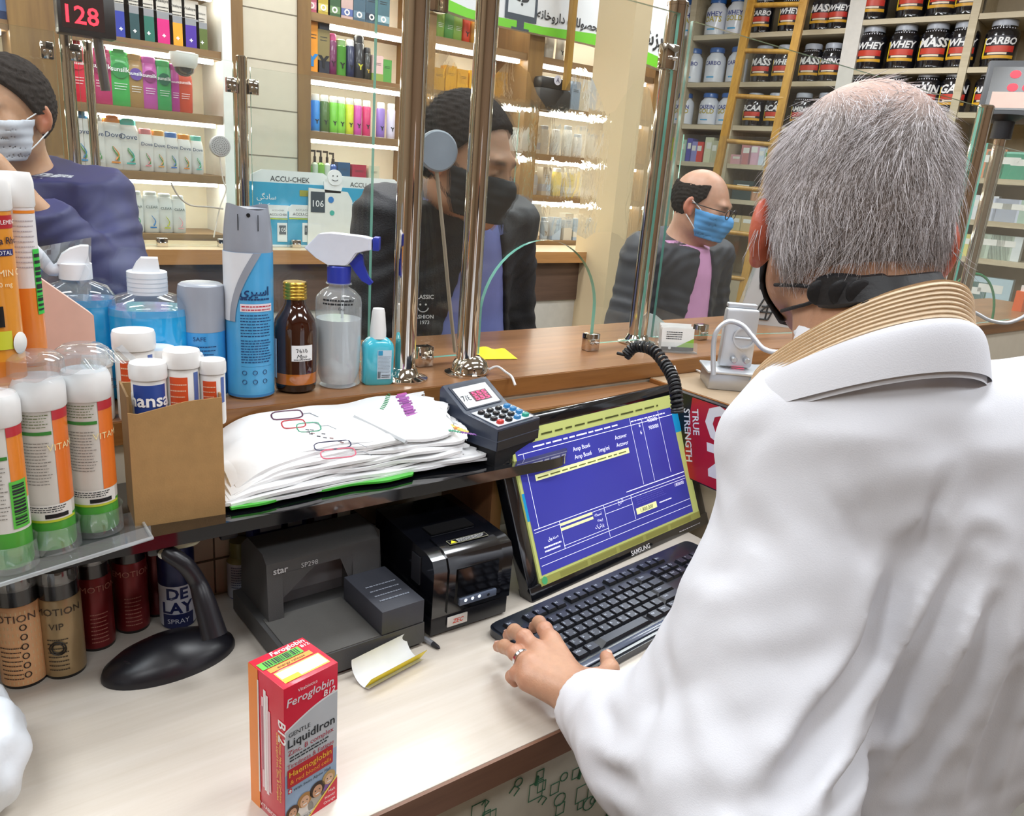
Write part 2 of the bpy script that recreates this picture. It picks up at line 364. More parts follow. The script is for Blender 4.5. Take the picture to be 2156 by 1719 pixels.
# glass screens --------------------------------------------------------
GE = M('#7FC6B4', .15, var=.04, alpha=.92, coat=.5)
GP = glassmat('screen_glass', veil=.008); GF = glassmat('filmed_glass', wavy=.22, wscale=30, gl=.06, veil=.008); GB = glassmat('far_glass', gl=.05, veil=.012)
def pane(name, a, b, z0a, z0b, z1a, z1b, label, mat_=None, th=.008, parent=None, edge=None, poly=None):
    """upright sheet from a to b (x,y); optional outline in (u 0..1 , z)"""
    a = Vector((*a, 0)); b = Vector((*b, 0)); u = (b-a); L_ = u.length; X = frame(a, u, Vector((0, 0, 1)).cross(u))
    pl = poly or [(0, z0a), (L_, z0b), (L_, z1b), (0, z1a)]
    m = MB(X); n = len(pl); e = edge or GE
    m.add([(p[0], -th/2, p[1]) for p in pl], [list(range(n))], mat_ or GP); m.add([(p[0], th/2, p[1]) for p in pl], [list(range(n))[::-1]], mat_ or GP)
    vs = [(p[0], -th/2, p[1]) for p in pl]+[(p[0], th/2, p[1]) for p in pl]
    m.add(vs, [[i, (i+1) % n, (i+1) % n+n, i+n] for i in range(n)], e)
    return m.build(name, parent, label, 'glass panel' if label else None)
GY = 1.15
# main pane with an arched hatch
x0, x1 = onY(862, 770, GY).x, 1.215; cxh = (onY(1250, 650, GY).x+.80)/2-.0; rh = (onY(1252, 650, GY).x-.80)/2
zc = onY(1125, 505, GY).z-rh
poly = [(0, CT+.012), (.80-x0, CT+.012), (.80-x0, zc)]
for i in range(1, 24): q = PI-PI*i/24; poly.append((cxh+math.cos(q)*rh-x0, zc+math.sin(q)*rh))
poly += [(cxh+rh-x0, zc), (cxh+rh-x0, CT+.012), (x1-x0, CT+.012), (x1-x0, 1.866), (0, 1.866)]
pane('glass_screen', (x0, GY), (x1, GY), 0, 0, 0, 0, 'clear glass screen with an arched hatch between the chrome posts', GP, poly=poly, th=.009)
rg = random.Random(4); jag = [(x0+.006+(x1-x0-.012)*i/26, 1.705+.03*math.sin(i*.9)+rg.uniform(-.012, .012)) for i in range(27)]
m = MB(); fb = [(x, 1.452+.010*math.sin(i*1.3)+rg.uniform(-.006, .006)) for i, (x, z) in enumerate(jag)]
m.add([(x, 0, z) for x, z in fb]+[(x, 0, z) for x, z in jag], [(i, i+1, 28+i, 27+i) for i in range(26)], GF)
m.build('plastic_film', label='wrinkled clear film stuck across the middle of the hatch glass', cat='film', loc=(0, GY+.007, 0))
pane('glass_screen', (.02, GY+.01), (.585, GY+.01), CT+.012, CT+.012, 1.98, 1.98, 'glass screen behind the blue bottles at the counter left', GP, th=.009)
pC = onZ(1340, 722, CT); pD = onZ(1966, 700, CT)
pane('glass_screen', (1.265, 1.16), (pD.x-.03, pD.y), CT+.012, CT+.012, 1.862, 1.80, 'large glass screen to the right of the tallest chrome post', GP)
pane('glass_screen', (pD.x+.05, pD.y), (3.3, 1.02), CT+.012, CT+.012, 1.72, 1.70, 'glass screen with a small hatch at the far right', GB)
CH = CHROME()
def post(x, y, z0, z1, r, label, cap=True, flange=True, zs=None):
    t = thing('chrome_post', label, 'post', (x, y, z0))
    m = MB(); m.lathe([(r, .004), (r, z1-z0)], CH, n=32); m.build('tube', t)
    if flange: m = MB(); m.lathe([(r*2.0, 0), (r*2.05, .003), (r*1.35, .007), (r*1.1, .018), (r*1.02, .02)], CH, n=32); m.build('flange', t)
    if cap: m = MB(); m.lathe([(r*1.04, z1-z0-.002), (r*1.04, z1-z0+.004), (r*.9, z1-z0+.007), (0, z1-z0+.0075)], CH, n=32, caps=False); m.build('cap', t)
    return t
pA = onZ(848, 797, CT); pB = onZ(980, 787, CT)
post(pA.x, pA.y, CT, 2.05, .0195, 'chrome post left of the round white intercom speaker', cap=False)
post(pB.x, pB.y, CT, 2.05, .0175, 'chrome post rising behind the chrome bell', cap=False)
post(pC.x, pC.y, CT, 1.885, .020, 'capped chrome post with a dark clamp right of the hatch')
post(pD.x, pD.y, CT, 1.80, .019, 'capped chrome post just right of the grey-haired head')
def clamp(P, label, sx=.03, sz=.035, rz=0):
    t = thing('glass_clamp', label, 'clamp', P, rz); m = MB(); m.box((0, 0, sz/2), (sx, .022, sz), CH, bev=.002); m.build('block', t)
    for s in (-1, 1): MB(T(s*sx*.22, -.011, sz*.45) @ R(PI/2, 'X')).lathe([(.0035, 0), (.0035, .004), (.002, .005)], M('#DADADA', .2, 1), n=12).build('screw', t)
q = onZ(945, 795, CT); clamp((q.x, GY-.006, CT), 'chrome glass clamp on the counter beside the bell')
q = onZ(1265, 745, CT); clamp((q.x, GY-.006, CT), 'chrome glass clamp on the counter right of the hatch')
q = onY(906, 25, GY); clamp((q.x, GY-.006, q.z), 'dark chrome clamp holding the top of the glass near the left post', .045, .05)
q = onY(1396, 148, 1.15); clamp((q.x, 1.14, q.z), 'chrome clamp joining the glass to the capped post', .035, .045)
q = onY(1460, 718, 1.15); clamp((q.x+.02, 1.15, CT), 'chrome clamp on the counter behind the card holder')
# far service counter by the cosmetics
f = thing('display_ledge', 'wooden ledge along the front of the cosmetics shelves', 'counter', (0, 0, 0))
m = MB(); m.b2(-1.5, 3.3, 2.86, 3.16, 1.185, CT-.005, M('#C6B28F', .3)); m.b2(-1.5, 3.3, 2.855, 2.861, 1.165, CT-.004, wood('ledge_edge', '#96683A', '#C08D55', 'X', 6, .4)); m.build('worktop', f)
m = MB(); m.b2(-1.5, 3.3, 2.90, 2.93, .98, 1.165, wood('ledge_dark', '#4E3A30', '#6A5142', 'X', 5, .5)); m.b2(-1.5, 3.3, 2.91, 2.94, 0, .98, M('#C9C4BA', .5)); m.build('panel', f)
FY = 2.96
def farpost(px, py, label, zt, r=.019):
    q = onY(px, py, FY); return post(q.x, FY, CT-.005, zt, r, label, flange=True), q.x
xa = farpost(163, 400, 'chrome post at the far left beside the red number display', onY(131, 50, FY).z)[1]
xb = farpost(206, 400, 'thinner chrome post just right of the far left post', onY(180, 90, FY).z, .014)[1]
xc = farpost(512, 300, 'chrome post in front of the beige wall strip', onY(508, 122, FY).z)[1]
zt1 = onY(152, 72, FY).z; zt2 = onY(495, 130, FY).z
pane('glass_screen', (-.6, FY), (xa-.03, FY), CT, CT, onY(0, 47, FY).z, onY(112, 66, FY).z, 'far glass screen behind the man in the blue jacket', GB, th=.008)
pane('glass_screen', (xa+.03, FY), (xc-.03, FY), CT, CT, zt1, zt2, 'far glass screen in front of the shampoo shelves', GB, th=.008)
pane('glass_screen', (xc+.03, FY), (2.2, FY), CT, CT, onY(528, 142, FY).z, onY(840, 185, FY).z, 'far glass screen in front of the blue leaflet boxes', GB, th=.008)
for px, py, l in ((340, 503, 'small chrome clamp on the far ledge left of the intercom wire'), (622, 514, 'small chrome clamp on the far ledge below the leaflet boxes'), (468, 505, 'small dark clamp where the far intercom wire ends')):
    q = onY(px, py, FY); clamp((q.x, FY-.004, CT-.005), l, .035, .03)
for px, py, l in ((487, 195, 'chrome clamp left of the far middle post'), (533, 200, 'chrome clamp right of the far middle post'), (100, 125, 'chrome clamp left of the far left post'), (160, 130, 'chrome clamp right of the far left post')):
    q = onY(px, py, FY-.01); clamp((q.x, FY-.01, q.z), l, .035, .05)
# tall beige column
q0 = onY(1243, 200, 2.94); q1 = onY(1376, 5, 2.70)
MB().b2(q0.x, q1.x, 2.70, 2.94, 0, CEIL, M('#CDB894', .45, var=.03, scale=3)).build('column', kind='structure')
# ------------------------------------------------------------------ things on the desk
def face(P, extra=0):
    return math.atan2(-P[1], -P[0])+PI/2+extra
RED = M('#D81F3A', .35); 
# red carton
q1 = onZ(597, 1453, 1.105); q2 = onZ(523, 1394, 1.105); q3 = onZ(711.6, 1395, 1.105)
ux = (q3-q1); uy = (q2-q1); ux.z = uy.z = 0; bw, bd = ux.length, uy.length; bh = .155
th_ = math.atan2(ux.y, ux.x); th2 = math.atan2(uy.y, uy.x)-PI/2; rz = (th_+th2)/2
P = (q1.x, q1.y, DZ)
m = MB(); m.box((bw/2, bd/2, bh/2), (bw, bd, bh), M('#D6203C', .3, coat=.3), bev=.0006)
GR = M('#C9CDD2', .4, 0); OR = M('#F07A1E', .4); YL = M('#F6D85A', .4); W_ = WHITE(); WT = M('#FBFBFB', .5, var=0); DK = M('#20242A', .5, var=0)
BR = M('#C8202C', .4)
k = bw/.066; kx = lambda x: x*k
# front panel (x 0..bw, z up): grey area under a curve
n = 16; top = [(kx(.0005+.065*i/n), bh*(.695+.105*math.sin(PI/2*i/n))) for i in range(n+1)]
vs = [(x, -.0003, z) for x, z in top]+[(x, -.0003, .0305) for x, z in top]
m.add(vs, [(n+1+i, n+2+i, i+1, i) for i in range(n)], GR)
vs2 = [(x, -.00025, z+.002) for x, z in top]+[(x, -.00025, z-.002) for x, z in top]; m.add(vs2, [(n+1+i, n+2+i, i+1, i) for i in range(n)], M('#EEF0F2', .4))
m.patch(kx(.0005), bw-.0005, .0003, .062, M('#9DB7D6', .4, var=.1, scale=40), lift=.00035)
X0 = T(kx(.033), 0, 0)
m.text('Feroglobin', .0135, M('#E9E6EA', .3, var=0), T(kx(.003), 0, .1345), al='l', w=bw*.86, bold=.012, lift=.0006, slant=.15)
m.text('Vitabiotics', .005, WT, T(kx(.016), 0, .1455), al='l', lift=.0006)
m.text('B12', .0085, WT, T(kx(.062), 0, .1265), al='r', bold=.02, lift=.0006, slant=.15)
m.text('GENTLE', .0065, DK, T(kx(.005), 0, .102), al='l', lift=.0008)
m.text('LiquidIron', .0125, DK, T(kx(.004), 0, .091), al='l', w=bw*.88, bold=.012, lift=.0008)
m.text('Zinc, B complex', .008, M('#B01E3A', .4, var=0), T(kx(.004), 0, .0825), al='l', w=bw*.86, lift=.0008)
m.fine(kx(.006), kx(.055), .0745, .081, 2, DK, lift=.0008)
m.text('Tiredness & Fatigue', .008, M('#B01E3A', .4, var=0), T(kx(.003), 0, .0685), al='l', w=bw*.88, lift=.0008)
m.patch(kx(.003), kx(.060), .0475, .067, BR, lift=.0009); m.patch(kx(.004), kx(.059), .0467, .0675, BR, lift=.00085)
m.text('Haemoglobin', .0085, M('#F8C33A', .4, var=0), T(kx(.005), 0, .0585), al='l', w=bw*.8, bold=.01, lift=.0012)
m.text('& red blood cells', .0068, M('#F8A23A', .4, var=0), T(kx(.006), 0, .0505), al='l', w=bw*.78, bold=.01, lift=.0012)
m.patch(kx(.004), kx(.0085), .0405, .0455, RED, lift=.0006); m.patch(kx(.0055), kx(.007), .0412, .0448, WT, lift=.0008); m.patch(kx(.0045), kx(.008), .0424, .0436, WT, lift=.0008)
m.text('With Swiss Alpine Malt', .0055, DK, T(kx(.010), 0, .0405), al='l', w=bw*.72, lift=.0008, slant=.2)
# four smiling faces of the family picture
for (fx, fz, fr, hc, sk, cl) in ((.009, .0165, .0065, '#5A3A22', '#D9A583', '#C9C34A'), (.024, .0215, .0075, '#B5854A', '#E3B592', '#EDE6E0'), (.040, .0245, .0080, '#3A2820', '#D4A07C', '#B9B2A8'), (.055, .0305, .0070, '#C9A56A', '#E6BC9A', '#8A5AA0')):
    m.disc((kx(fx), -.0007, fz-fr*1.5), fr*1.35, M(cl, .5), rx=1); m.disc((kx(fx), -.0009, fz+fr*.25), fr*1.08, M(hc, .6)); m.disc((kx(fx), -.0011, fz), fr*.86, M(sk, .5), rx=.8)
    for s in (-1, 1): m.disc((kx(fx)+s*fr*.3, -.0013, fz+fr*.15), fr*.09, DK)
    m.patch(kx(fx)-fr*.28, kx(fx)+fr*.28, fz-fr*.45, fz-fr*.30, WT, lift=.0013)
m.patch(kx(.0005), bw-.0005, .0, .0075, M('#D8D6D2', .4), lift=.0010)
m.add([(kx(.030), -.0012, 0), (bw, -.0012, 0), (bw, -.0012, .027)], [(0, 1, 2)], RED); m.add([(kx(.0265), -.0011, 0), (kx(.030), -.0011, 0), (bw, -.0011, .027), (bw, -.0011, .030)], [(0, 1, 2, 3)], YL)
for i, s_ in enumerate(('Malt', 'Honey', 'Orange')): m.text(s_, .0045, WT, T(kx(.063), 0, .0145-.0055*i), al='r', lift=.0015)
m.text('VITABIOTICS', .0042, DK, T(kx(.004), 0, .003), al='l', lift=.0013)
# left side: local -X face
S = frame((0, bd, 0), (0, -1, 0), (0, 0, 1)) @ R(-PI/2, 'X') 
m.patch(0, bd*.28, .0, bh, M('#F28A28', .35), lift=.0004, X=S)
m.patch(bd*.26, bd*.30, .02, bh*.93, M('#E8E2E0', .4), lift=.0005, X=S)
for x_, z0, z1, c_ in ((.38, .03, .130, '#EFC4CE'), (.44, .028, .139, '#F8F0F2'), (.50, .026, .135, '#F3E0E4'), (.56, .03, .12, '#EBB9C4'), (.36, .05, .12, '#E58A9C')):
    m.patch(bd*x_, bd*(x_+.07), z0, z1, M(c_, .3), lift=.0006, X=S)
m.text('B12', .016, WT, S @ T(bd*.86, -.0006, .120) @ R(PI/2, 'Y'), al='l', bold=.02)
m.text('Gentle Liquid Iron, Zinc, B Complex', .0055, YL, S @ T(bd*.80, -.0006, .105) @ R(PI/2, 'Y'), al='l', w=.075)
m.text('with Honey, Malt & Essential Co-Factors', .0055, YL, S @ T(bd*.88, -.0006, .105) @ R(PI/2, 'Y'), al='l', w=.075)
m.text('VITABIOTICS', .006, WT, S @ T(bd*.60, -.0006, .006), al='c')
# top
Tt = T(0, 0, bh) @ R(-PI/2, 'X') @ T(0, 0, 0)
def tp(x0, x1, y0, y1, c_, l): m.add([(x0, y0, bh+l), (x1, y0, bh+l), (x1, y1, bh+l), (x0, y1, bh+l)], [(0, 1, 2, 3)], c_)
tp(bw*.10, bw*.92, bd*.10, bd*.44, YL, .0003); tp(bw*.12, bw*.90, bd*.13, bd*.41, WT, .0005); tp(bw*.12, bw*.40, bd*.10, bd*.22, M('#F2DE2A', .4), .0007)
tp(bw*.08, bw*.86, bd*.48, bd*.60, M('#F39A3A', .4), .0004); tp(bw*.03, bw*.78, bd*.62, bd*.82, M('#5FBE3A', .4), .0005)
rg = random.Random(5); x_ = bw*.12
while x_ < bw*.72: w_ = rg.uniform(.0005, .0016); tp(x_, x_+w_, bd*.64, bd*.80, DK, .0007); x_ += w_+rg.uniform(.0005, .0013)
TX = T(0, 0, bh+.0006) @ R(-PI/2, 'X')
m.text('Feroglobin', .0105, WT, TX @ T(bw*.95, 0, bd*.855), al='r', bold=.015, slant=.1, w=bw*.62); m.text('B12', .006, WT, TX @ T(bw*.97, 0, bd*.74), al='r', bold=.01)
m.text('energy release', .005, DK, TX @ T(bw*.48, 0, bd*.51), al='c')
rc = m.build('medicine_carton', label='tall red liquid iron carton standing at the desk front', cat='box', loc=P, rz=rz)

# slip printer (dark grey)
F_ = Vector((.2967, .7583, DZ)); rzp = math.atan2(.7642-.7583, .475-.2967)
PG = M('#4A4A4A', .55, var=.06, bump=.15, bscale=900); PG2 = M('#5C5B58', .5, var=.06, bump=.15, bscale=900); PB = M('#3A3C44', .5, var=.05, bump=.1, bscale=900)
t = thing('slip_printer', 'large dark grey slip printer with an arched opening on the desk', 'printer', F_, rzp)
m = MB()
m.prism([(-.002, .006), (.20, .006), (.20, .034), (0, .034)], 0, .178, PG, plane='yz'); m.b2(.004, .174, .004, .198, 0, .007, M('#242426', .7)); m.build('base', t)
m = MB(); m.b2(.006, .114, .002, .11, .034, .0352, PG2); m.build('paper_table', t)
m = MB(); n = 10
# head: bridge with an arched opening, side profile extruded across x
prof = [(.100, .035), (.106, .112), (.118, .122), (.168, .124), (.192, .105), (.196, .035)]
def headpart(x0, x1, pr_): m.prism(pr_, x0, x1, PG, plane='yz')
headpart(.010, .030, prof); headpart(.128, .168, prof)
headpart(.03, .128, [(.105, .096), (.106, .112), (.118, .122), (.168, .124), (.192, .105), (.192, .096)])
m.add([(.030, .1045, .06), (.030, .1045, .0965), (.075, .1045, .0965)], [(0, 1, 2)], PG); m.add([(.128, .1045, .05), (.128, .1045, .0965), (.110, .1045, .0965)], [(0, 1, 2)], PG)
m.prism([(.168, .124), (.168, .035), (.174, .035)], .105, .19, PG)
m.b2(.03, .128, .135, .19, .035, .096, M('#5E5E60', .5)); m.b2(.030, .128, .1345, .136, .05, .094, M('#77787A', .45))
m.build('print_head', t)
m = MB(); hx = T(.018, .1045, .098) @ R(-.03, 'X'); m.text('star', .0125, M('#B8BABC', .4, var=0), hx @ T(0, -.0012, 0), al='l', bold=.02); m.text('SP298', .0095, M('#B8BABC', .4, var=0), hx @ T(.037, -.0012, 0), al='l'); m.build('logo', t)
m = MB(); m.box((.146, .052, .0515), (.062, .104, .033), PB, bev=.0015); m.patch(.116, .176, 0, 0, PB)
m.fine(.125, .17, .02, .07, 4, M('#8D93A0', .5), X=T(0, 0, .0683) @ R(-PI/2, 'X'), fill=.2); m.build('control_block', t)

# receipt printer (glossy black)
GK = M('#0C0D12', .12, var=.02, coat=1); GK2 = M('#15161C', .3, var=.02)
F2 = onZ(907, 1348, DZ)
t = thing('receipt_printer', 'glossy black receipt printer between slip printer and monitor', 'printer', F2, 0.0)
m = MB(); m.b2(0, .125, .002, .165, .003, .03, GK2, bev=.002); m.build('base', t)
m = MB(); Wd = .127
m.prism([(.001, .030), (0, .098), (.006, .112), (.020, .117), (.165, .123), (.165, .030)], 0, Wd, GK, plane='yz', smooth=False); m.build('body', t)
m = MB(); m.prism([(-.002, .034), (-.003, .098), (.004, .1135), (.016, .119), (.05, .1215), (.05, .116), (.001, .034)], .022, .108, GK, plane='yz'); m.build('front_cover', t)
m = MB(); m.box((.067, -.0035, .072), (.066, .004, .050), M('#050507', .15, var=0, coat=1)); m.build('paper_window', t)
m = MB(); m.box((.067, -.006, .049), (.060, .006, .010), M('#5A6478', .25), X=T(0, 0, 0) , bev=.001)
for i in range(3): m.disc((.046+.011*i, -.0092, .051), .0022, M('#DDF1FF', .2, var=0, em=3))
m.disc((.083, -.0092, .049), .0022, M('#15161C', .4)); m.build('button_panel', t)
m = MB(); m.b2(.03, .10, .060, .085, .1195, .1215, M('#050507', .5)); m.build('paper_slot', t)
m = MB(); lx = T(.067, .033, .1212) @ R(.03, 'X') @ R(-PI/2, 'X'); m.patch(-.030, .032, -.011, .0, M('#B8B49A', .4, var=0), X=lx); m.patch(-.0294, .0314, -.0104, -.0006, M('#101014', .3, var=0), X=lx, lift=.0004)
m.add([(-.028, -.0006, -.0095), (-.018, -.0006, -.0095), (-.023, -.0006, -.002)], [(0, 1, 2)], M('#E3DC2E', .4, var=0), X=lx); m.fine(-.016, .029, -.010, -.0015, 3, M('#C8C8C8', .5, var=0), X=lx, lift=.0007); m.build('warning_label', t)
m = MB(); m.box((.040, -.0006, .019), (.032, .002, .015), M('#D9D6D2', .4), bev=.0008); m.text('ZEC', .009, M('#D8472A', .4, var=0), T(.040, -.0019, .016), bold=.02, slant=.2); m.build('badge', t)
m = MB(); m.box((-.0006, .045, .085), (.002, .022, .04), M('#24262C', .5)); m.build('side_vent', t)

# pen
a = onZ(893, 1345, DZ+.004); b = onZ(926, 1366, DZ+.003); t = thing('ballpoint_pen', 'clear ballpoint pen poking out between the two printers', 'pen', a)
m = MB(); m.tube([(0, 0, 0), (b-a)*.55], .0038, M('#8A8C92', .1, coat=1)); m.build('barrel', t); m = MB(); m.tube([(b-a)*.55, (b-a)*.9, (b-a)], .0035, M('#22232A', .3), rs=[.0037, .0025, .0008]); m.build('tip', t)

# curled note: white sheet with yellow strip
P0 = onZ(770, 1452, DZ+.001); P1 = onZ(885, 1390, DZ+.001); u = (P1-P0); L_ = u.length; u.normalize(); v_ = Vector((-u.y, u.x, 0))
t = thing('sticky_note', 'curled white and yellow note lying before the slip printer', 'note', P0)
def curl(a, b, r=.022): q = (b-.25)*2.3; return u*(a*L_)+v_*(r*math.sin(q)+.006)+Vector((0, 0, r*(1-math.cos(q))+.0004))
m = MB(); m.grid(lambda a, b: curl(a, b), 8, 20, M('#E4E8EE', .5)); m.grid(lambda a, b: curl(a, b)+Vector((0, 0, .0003)), 8, 20, M('#E4E8EE', .5)); m.build('sheet', t)
m = MB(); m.grid(lambda a, b: u*(a*L_*1.02)+v_*(.002-.012*b)+Vector((0, 0, .0008+.018*b)), 6, 4, M('#F0DC1E', .45)); m.grid(lambda a, b: u*(a*L_*1.02)+v_*(.0024-.012*b)+Vector((0, 0, .0008+.018*b)), 6, 4, M('#F0DC1E', .45)); m.build('strip', t)

# monitor --------------------------------------------------------------
q = [Vector((.6682, .8765, 1.1777)), Vector((1.094, .934, 1.1595)), Vector((1.1156, .842, .9464)), Vector((.6899, .7845, .9646))]
q = [Vector(CAM)+(v-Vector(CAM))*.998+Vector((0, .003, .006)) for v in q]; ex = (q[1]-q[0]+q[2]-q[3]); ex.z = 0; ex.normalize(); ez = (q[0]-q[3]+q[1]-q[2]); q[3].z = (q[3].z+q[2].z)/2+.003; Xs = frame(q[3], ex, ez); Xs = Matrix(Xs)   # x right, y up the screen, z out to viewer
ms = Xs @ R(-PI/2, 'X')     # builder frame: x right, z up the screen, -y to viewer
SW, SH = .428, .234
t = thing('monitor', 'black monitor showing a blue pharmacy form beside the keyboard', 'monitor', (0, 0, 0))
bz = M('#101116', .14, var=.02, coat=1)
m = MB(ms); m.box((SW/2, .012, -.0065), (SW+.05, .026, .023), bz, bev=.003); m.box((SW/2, .010, SH+.010), (SW+.05, .022, .022), bz, bev=.004)
for x_ in (-.0125, SW+.0125): m.box((x_, .012, SH/2), (.026, .022, SH+.022), bz, bev=.004)
m.box((SW/2, .028, SH*.42), (SW*.9, .028, SH*.66), M('#16171B', .4), bev=.01); m.build('bezel', t)
SB = lambda h, e=.9: M(h, .25, var=0, em=e, spec=.3)
blue = SB('#3A3C98', .42); kh = SB('#A9B06A', .55); li = SB('#E8EAFA', .75); cy_ = SB('#1D86B8', .5); yb = SB('#D9DDA0', .7)
m = MB(ms); m.b2(0, SW, -.0005, .004, 0, SH, kh)
def sp(x0, x1, z0, z1, c_, l=.001): m.patch(x0*SW, x1*SW, z0*SH, z1*SH, c_, lift=l)
sp(.0, .02, .42, .60, cy_); sp(.955, 1, .70, .86, cy_); sp(.012, .955, .065, .905, blue, .0012); sp(0, 1, 0, .05, SB('#8A8A4A', .4), .0011)
for a_ in range(5): sp(.10+.17*a_, .25+.17*a_, .008, .042, SB('#7A7A40', .4), .0014)
m.disc((.02*SW, -.0016, .03*SH), .006, SB('#3E8A5A', .6))
def hl(x0, x1, z, w_=.004): sp(x0, x1, z, z+w_, li, .0016)
def vl(x, z0, z1, w_=.002): sp(x, x+w_, z0, z1, li, .0016)
hl(.02, .955, .845); hl(.02, .95, .355); hl(.02, .95, .335, .003); hl(.55, .95, .385, .006); vl(.045, .36, .845); vl(.665, .40, .90); vl(.74, .40, .88); vl(.86, .42, .90)
hl(.02, .95, .17, .003); hl(.02, .95, .12, .003); vl(.15, .17, .355); vl(.40, .13, .355); vl(.57, .18, .355); hl(.40, .57, .29, .003); hl(.15, .40, .19, .003)
sp(.15, .33, .322, .340, yb, .0018); sp(.15, .33, .290, .308, yb, .0018); sp(.585, .72, .205, .25, yb, .0018)
m.text('1,800,000', .0095, SB('#202020', 0), T(.652*SW, -.0022, .213*SH)); m.text('1800000', .0085, li, T(.90*SW, -.0018, .30*SH))
sp(.08, .62, .655, .695, yb, .0018); m.fine(.09*SW, .61*SW, .66*SH, .69*SH, 1, SB('#6A7040', .3), lift=.0021, fill=.3)
for r_, (a_, b_, c_, d_) in enumerate((('Dexpanthenol', 'Amp Box6', '', 'Actover'), ('Biotin 3% pacto', 'Amp Box6', '5mg/ml', 'Actover'))):
    z_ = (.775-.055*r_)*SH
    for s_, x_ in ((a_, .07), (b_, .30), (c_, .44), (d_, .55)): m.text(s_, .0098, li, T(x_*SW, -.0018, z_), al='l') if s_ else None
    m.text('6', .0098, li, T(.72*SW, -.0018, z_+.010)); m.text('900000', .0098, li, T(.81*SW, -.0018, z_+.014))
m.fine(.10*SW, .60*SW, .862*SH, .895*SH, 1, li, lift=.0018, fill=.3, seed=8); m.fine(.67*SW, .93*SW, .862*SH, .89*SH, 1, li, lift=.0018, fill=.3, seed=9); m.fine(.1*SW, .9*SW, .93*SH, .96*SH, 1, SB('#4A4E28', .2), lift=.0018, fill=.4, seed=4)
for s_, x_, z_ in ((fa('نسخه')[::-1], .38, .30), (fa('بیمه')[::-1], .38, .26), (fa('پزشک')[::-1], .38, .22), (fa('تاریخ')[::-1], .52, .33), (fa('صندوق')[::-1], .13, .26)): m.text(s_, .008, li, T(x_*SW, -.0018, z_*SH), al='r')
m.fine(.05*SW, .14*SW, .19*SH, .24*SH, 2, li, lift=.0018, fill=.4, seed=14); m.fine(.74*SW, .84*SW, .22*SH, .24*SH, 1, li, lift=.0018, fill=.4, seed=15); m.fine(.60*SW, .80*SW, .27*SH, .33*SH, 4, SB('#5558B0', .4), lift=.0018, fill=.3, seed=16)
m.build('screen', t)
m = MB(ms); m.text('SAMSUNG', .0115, M('#E8E8EA', .3, var=0), T(SW*.56, -.0018, -.0135), bold=.02); m.fine(SW*.83, SW*.99, -.011, -.007, 1, M('#CFCFD4', .4), lift=.0015, fill=.3); m.build('logo', t)
m = MB(); ctr = (q[2]+q[3])/2; bs = ctr+Vector((-.02, .09, 0)); m.lathe([(.10, 0), (.10, .006), (.085, .012), (0, .014)], GK2, T(bs.x, bs.y+.02, DZ), n=40, ry=.7)
m.tube([(bs.x, bs.y+.02, DZ+.01), (bs.x, bs.y+.02, DZ+.10)], .022, GK2, 20); m.build('stand', t)

# keyboard ---------------------------------------------------------------
_a = onZ(1026, 1316, .965); _b = onZ(1454, 1132, .965); ka = math.atan2(_b.y-_a.y, _b.x-_a.x); KO = Vector((_a.x, _a.y, DZ)); print('KA', math.degrees(ka), KO); kxv = Vector((math.cos(ka), math.sin(ka), 0)); KX = T(*KO) @ R(ka)       # x right along the back edge, y back; keys run to -y
t = thing('keyboard', 'black computer keyboard under the left hand before the monitor', 'keyboard', KO, ka)
KBM = M('#1D222C', .28, var=.03, coat=.4); KEY = M('#2B2F3C', .32, var=.03); KEYB = M('#0E1016', .4, var=0)
m = MB(); KW, KD = .462, .155
pl = []
for cx_, cy_2, r_, a0 in ((KW-.012, -.012, .012, 0), (.014, -.012, .014, PI/2), (.022, -KD+.022, .022, PI), (KW-.02, -KD+.02, .02, 1.5*PI)):
    for i in range(7): a_ = a0+PI/2*i/6; pl.append((cx_+math.cos(a_)*r_, cy_2+math.sin(a_)*r_))
m.prism(pl, .002, .012, KBM, plane='xy'); m.prism([(x_*.985+.003, y_*.97-.002) for x_, y_ in pl], .012, .0145, KBM, plane='xy'); m.build('case', t)
proto = None
def keymesh(w_, txt, seed, dark=False):
    m = MB(); b = [(-w_/2, -.0078), (w_/2, -.0078), (w_/2, .0078), (-w_/2, .0078)]; tpz = [(x*.80, y*.80+.0006) for x, y in b]
    m.add([(x, y, 0) for x, y in b]+[(x, y, .0045) for x, y in tpz], [(0, 1, 5, 4), (1, 2, 6, 5), (2, 3, 7, 6), (3, 0, 4, 7)], KEYB); m.add([(x, y, .0046) for x, y in tpz], [(0, 1, 2, 3)], KEY)
    X_ = T(0, 0, .0048) @ R(-PI/2, 'X')
    if txt: m.text(txt, .0052, M('#C9D2E0', .4, var=0), X_ @ T(-w_*.30, 0, .0006), al='l'); m.text(txt[0] if len(txt) == 1 else '', .0038, M('#C9D2E0', .4, var=0), X_ @ T(w_*.15, 0, -.005), al='l')
    return m
rows = [('Esc F1 F2 F3 F4 F5 F6 F7 F8 F9 F10 F11 F12 Prt Scr Brk', -.022, {1: .016, 5: .008, 9: .008, 13: .006}, {}),
 ('` 1 2 3 4 5 6 7 8 9 0 - = Back Ins Home Pg', -.047, {14: .005}, {13: .036}), ('Tab Q W E R T Y U I O P [ ] \\ Del End Pg', -.066, {14: .005}, {0: .026, 13: .027}),
 ('Caps A S D F G H J K L ; \' Enter', -.085, {}, {0: .031, 12: .040}), ('Shift Z X C V B N M , . / Shift', -.104, {}, {0: .041, 11: .050}), ('Ctrl Win Alt SP Alt Win Fn Ctrl', -.123, {}, {0: .026, 1: .022, 2: .022, 3: .112, 4: .022, 5: .022, 6: .022, 7: .026})]
kn = 0
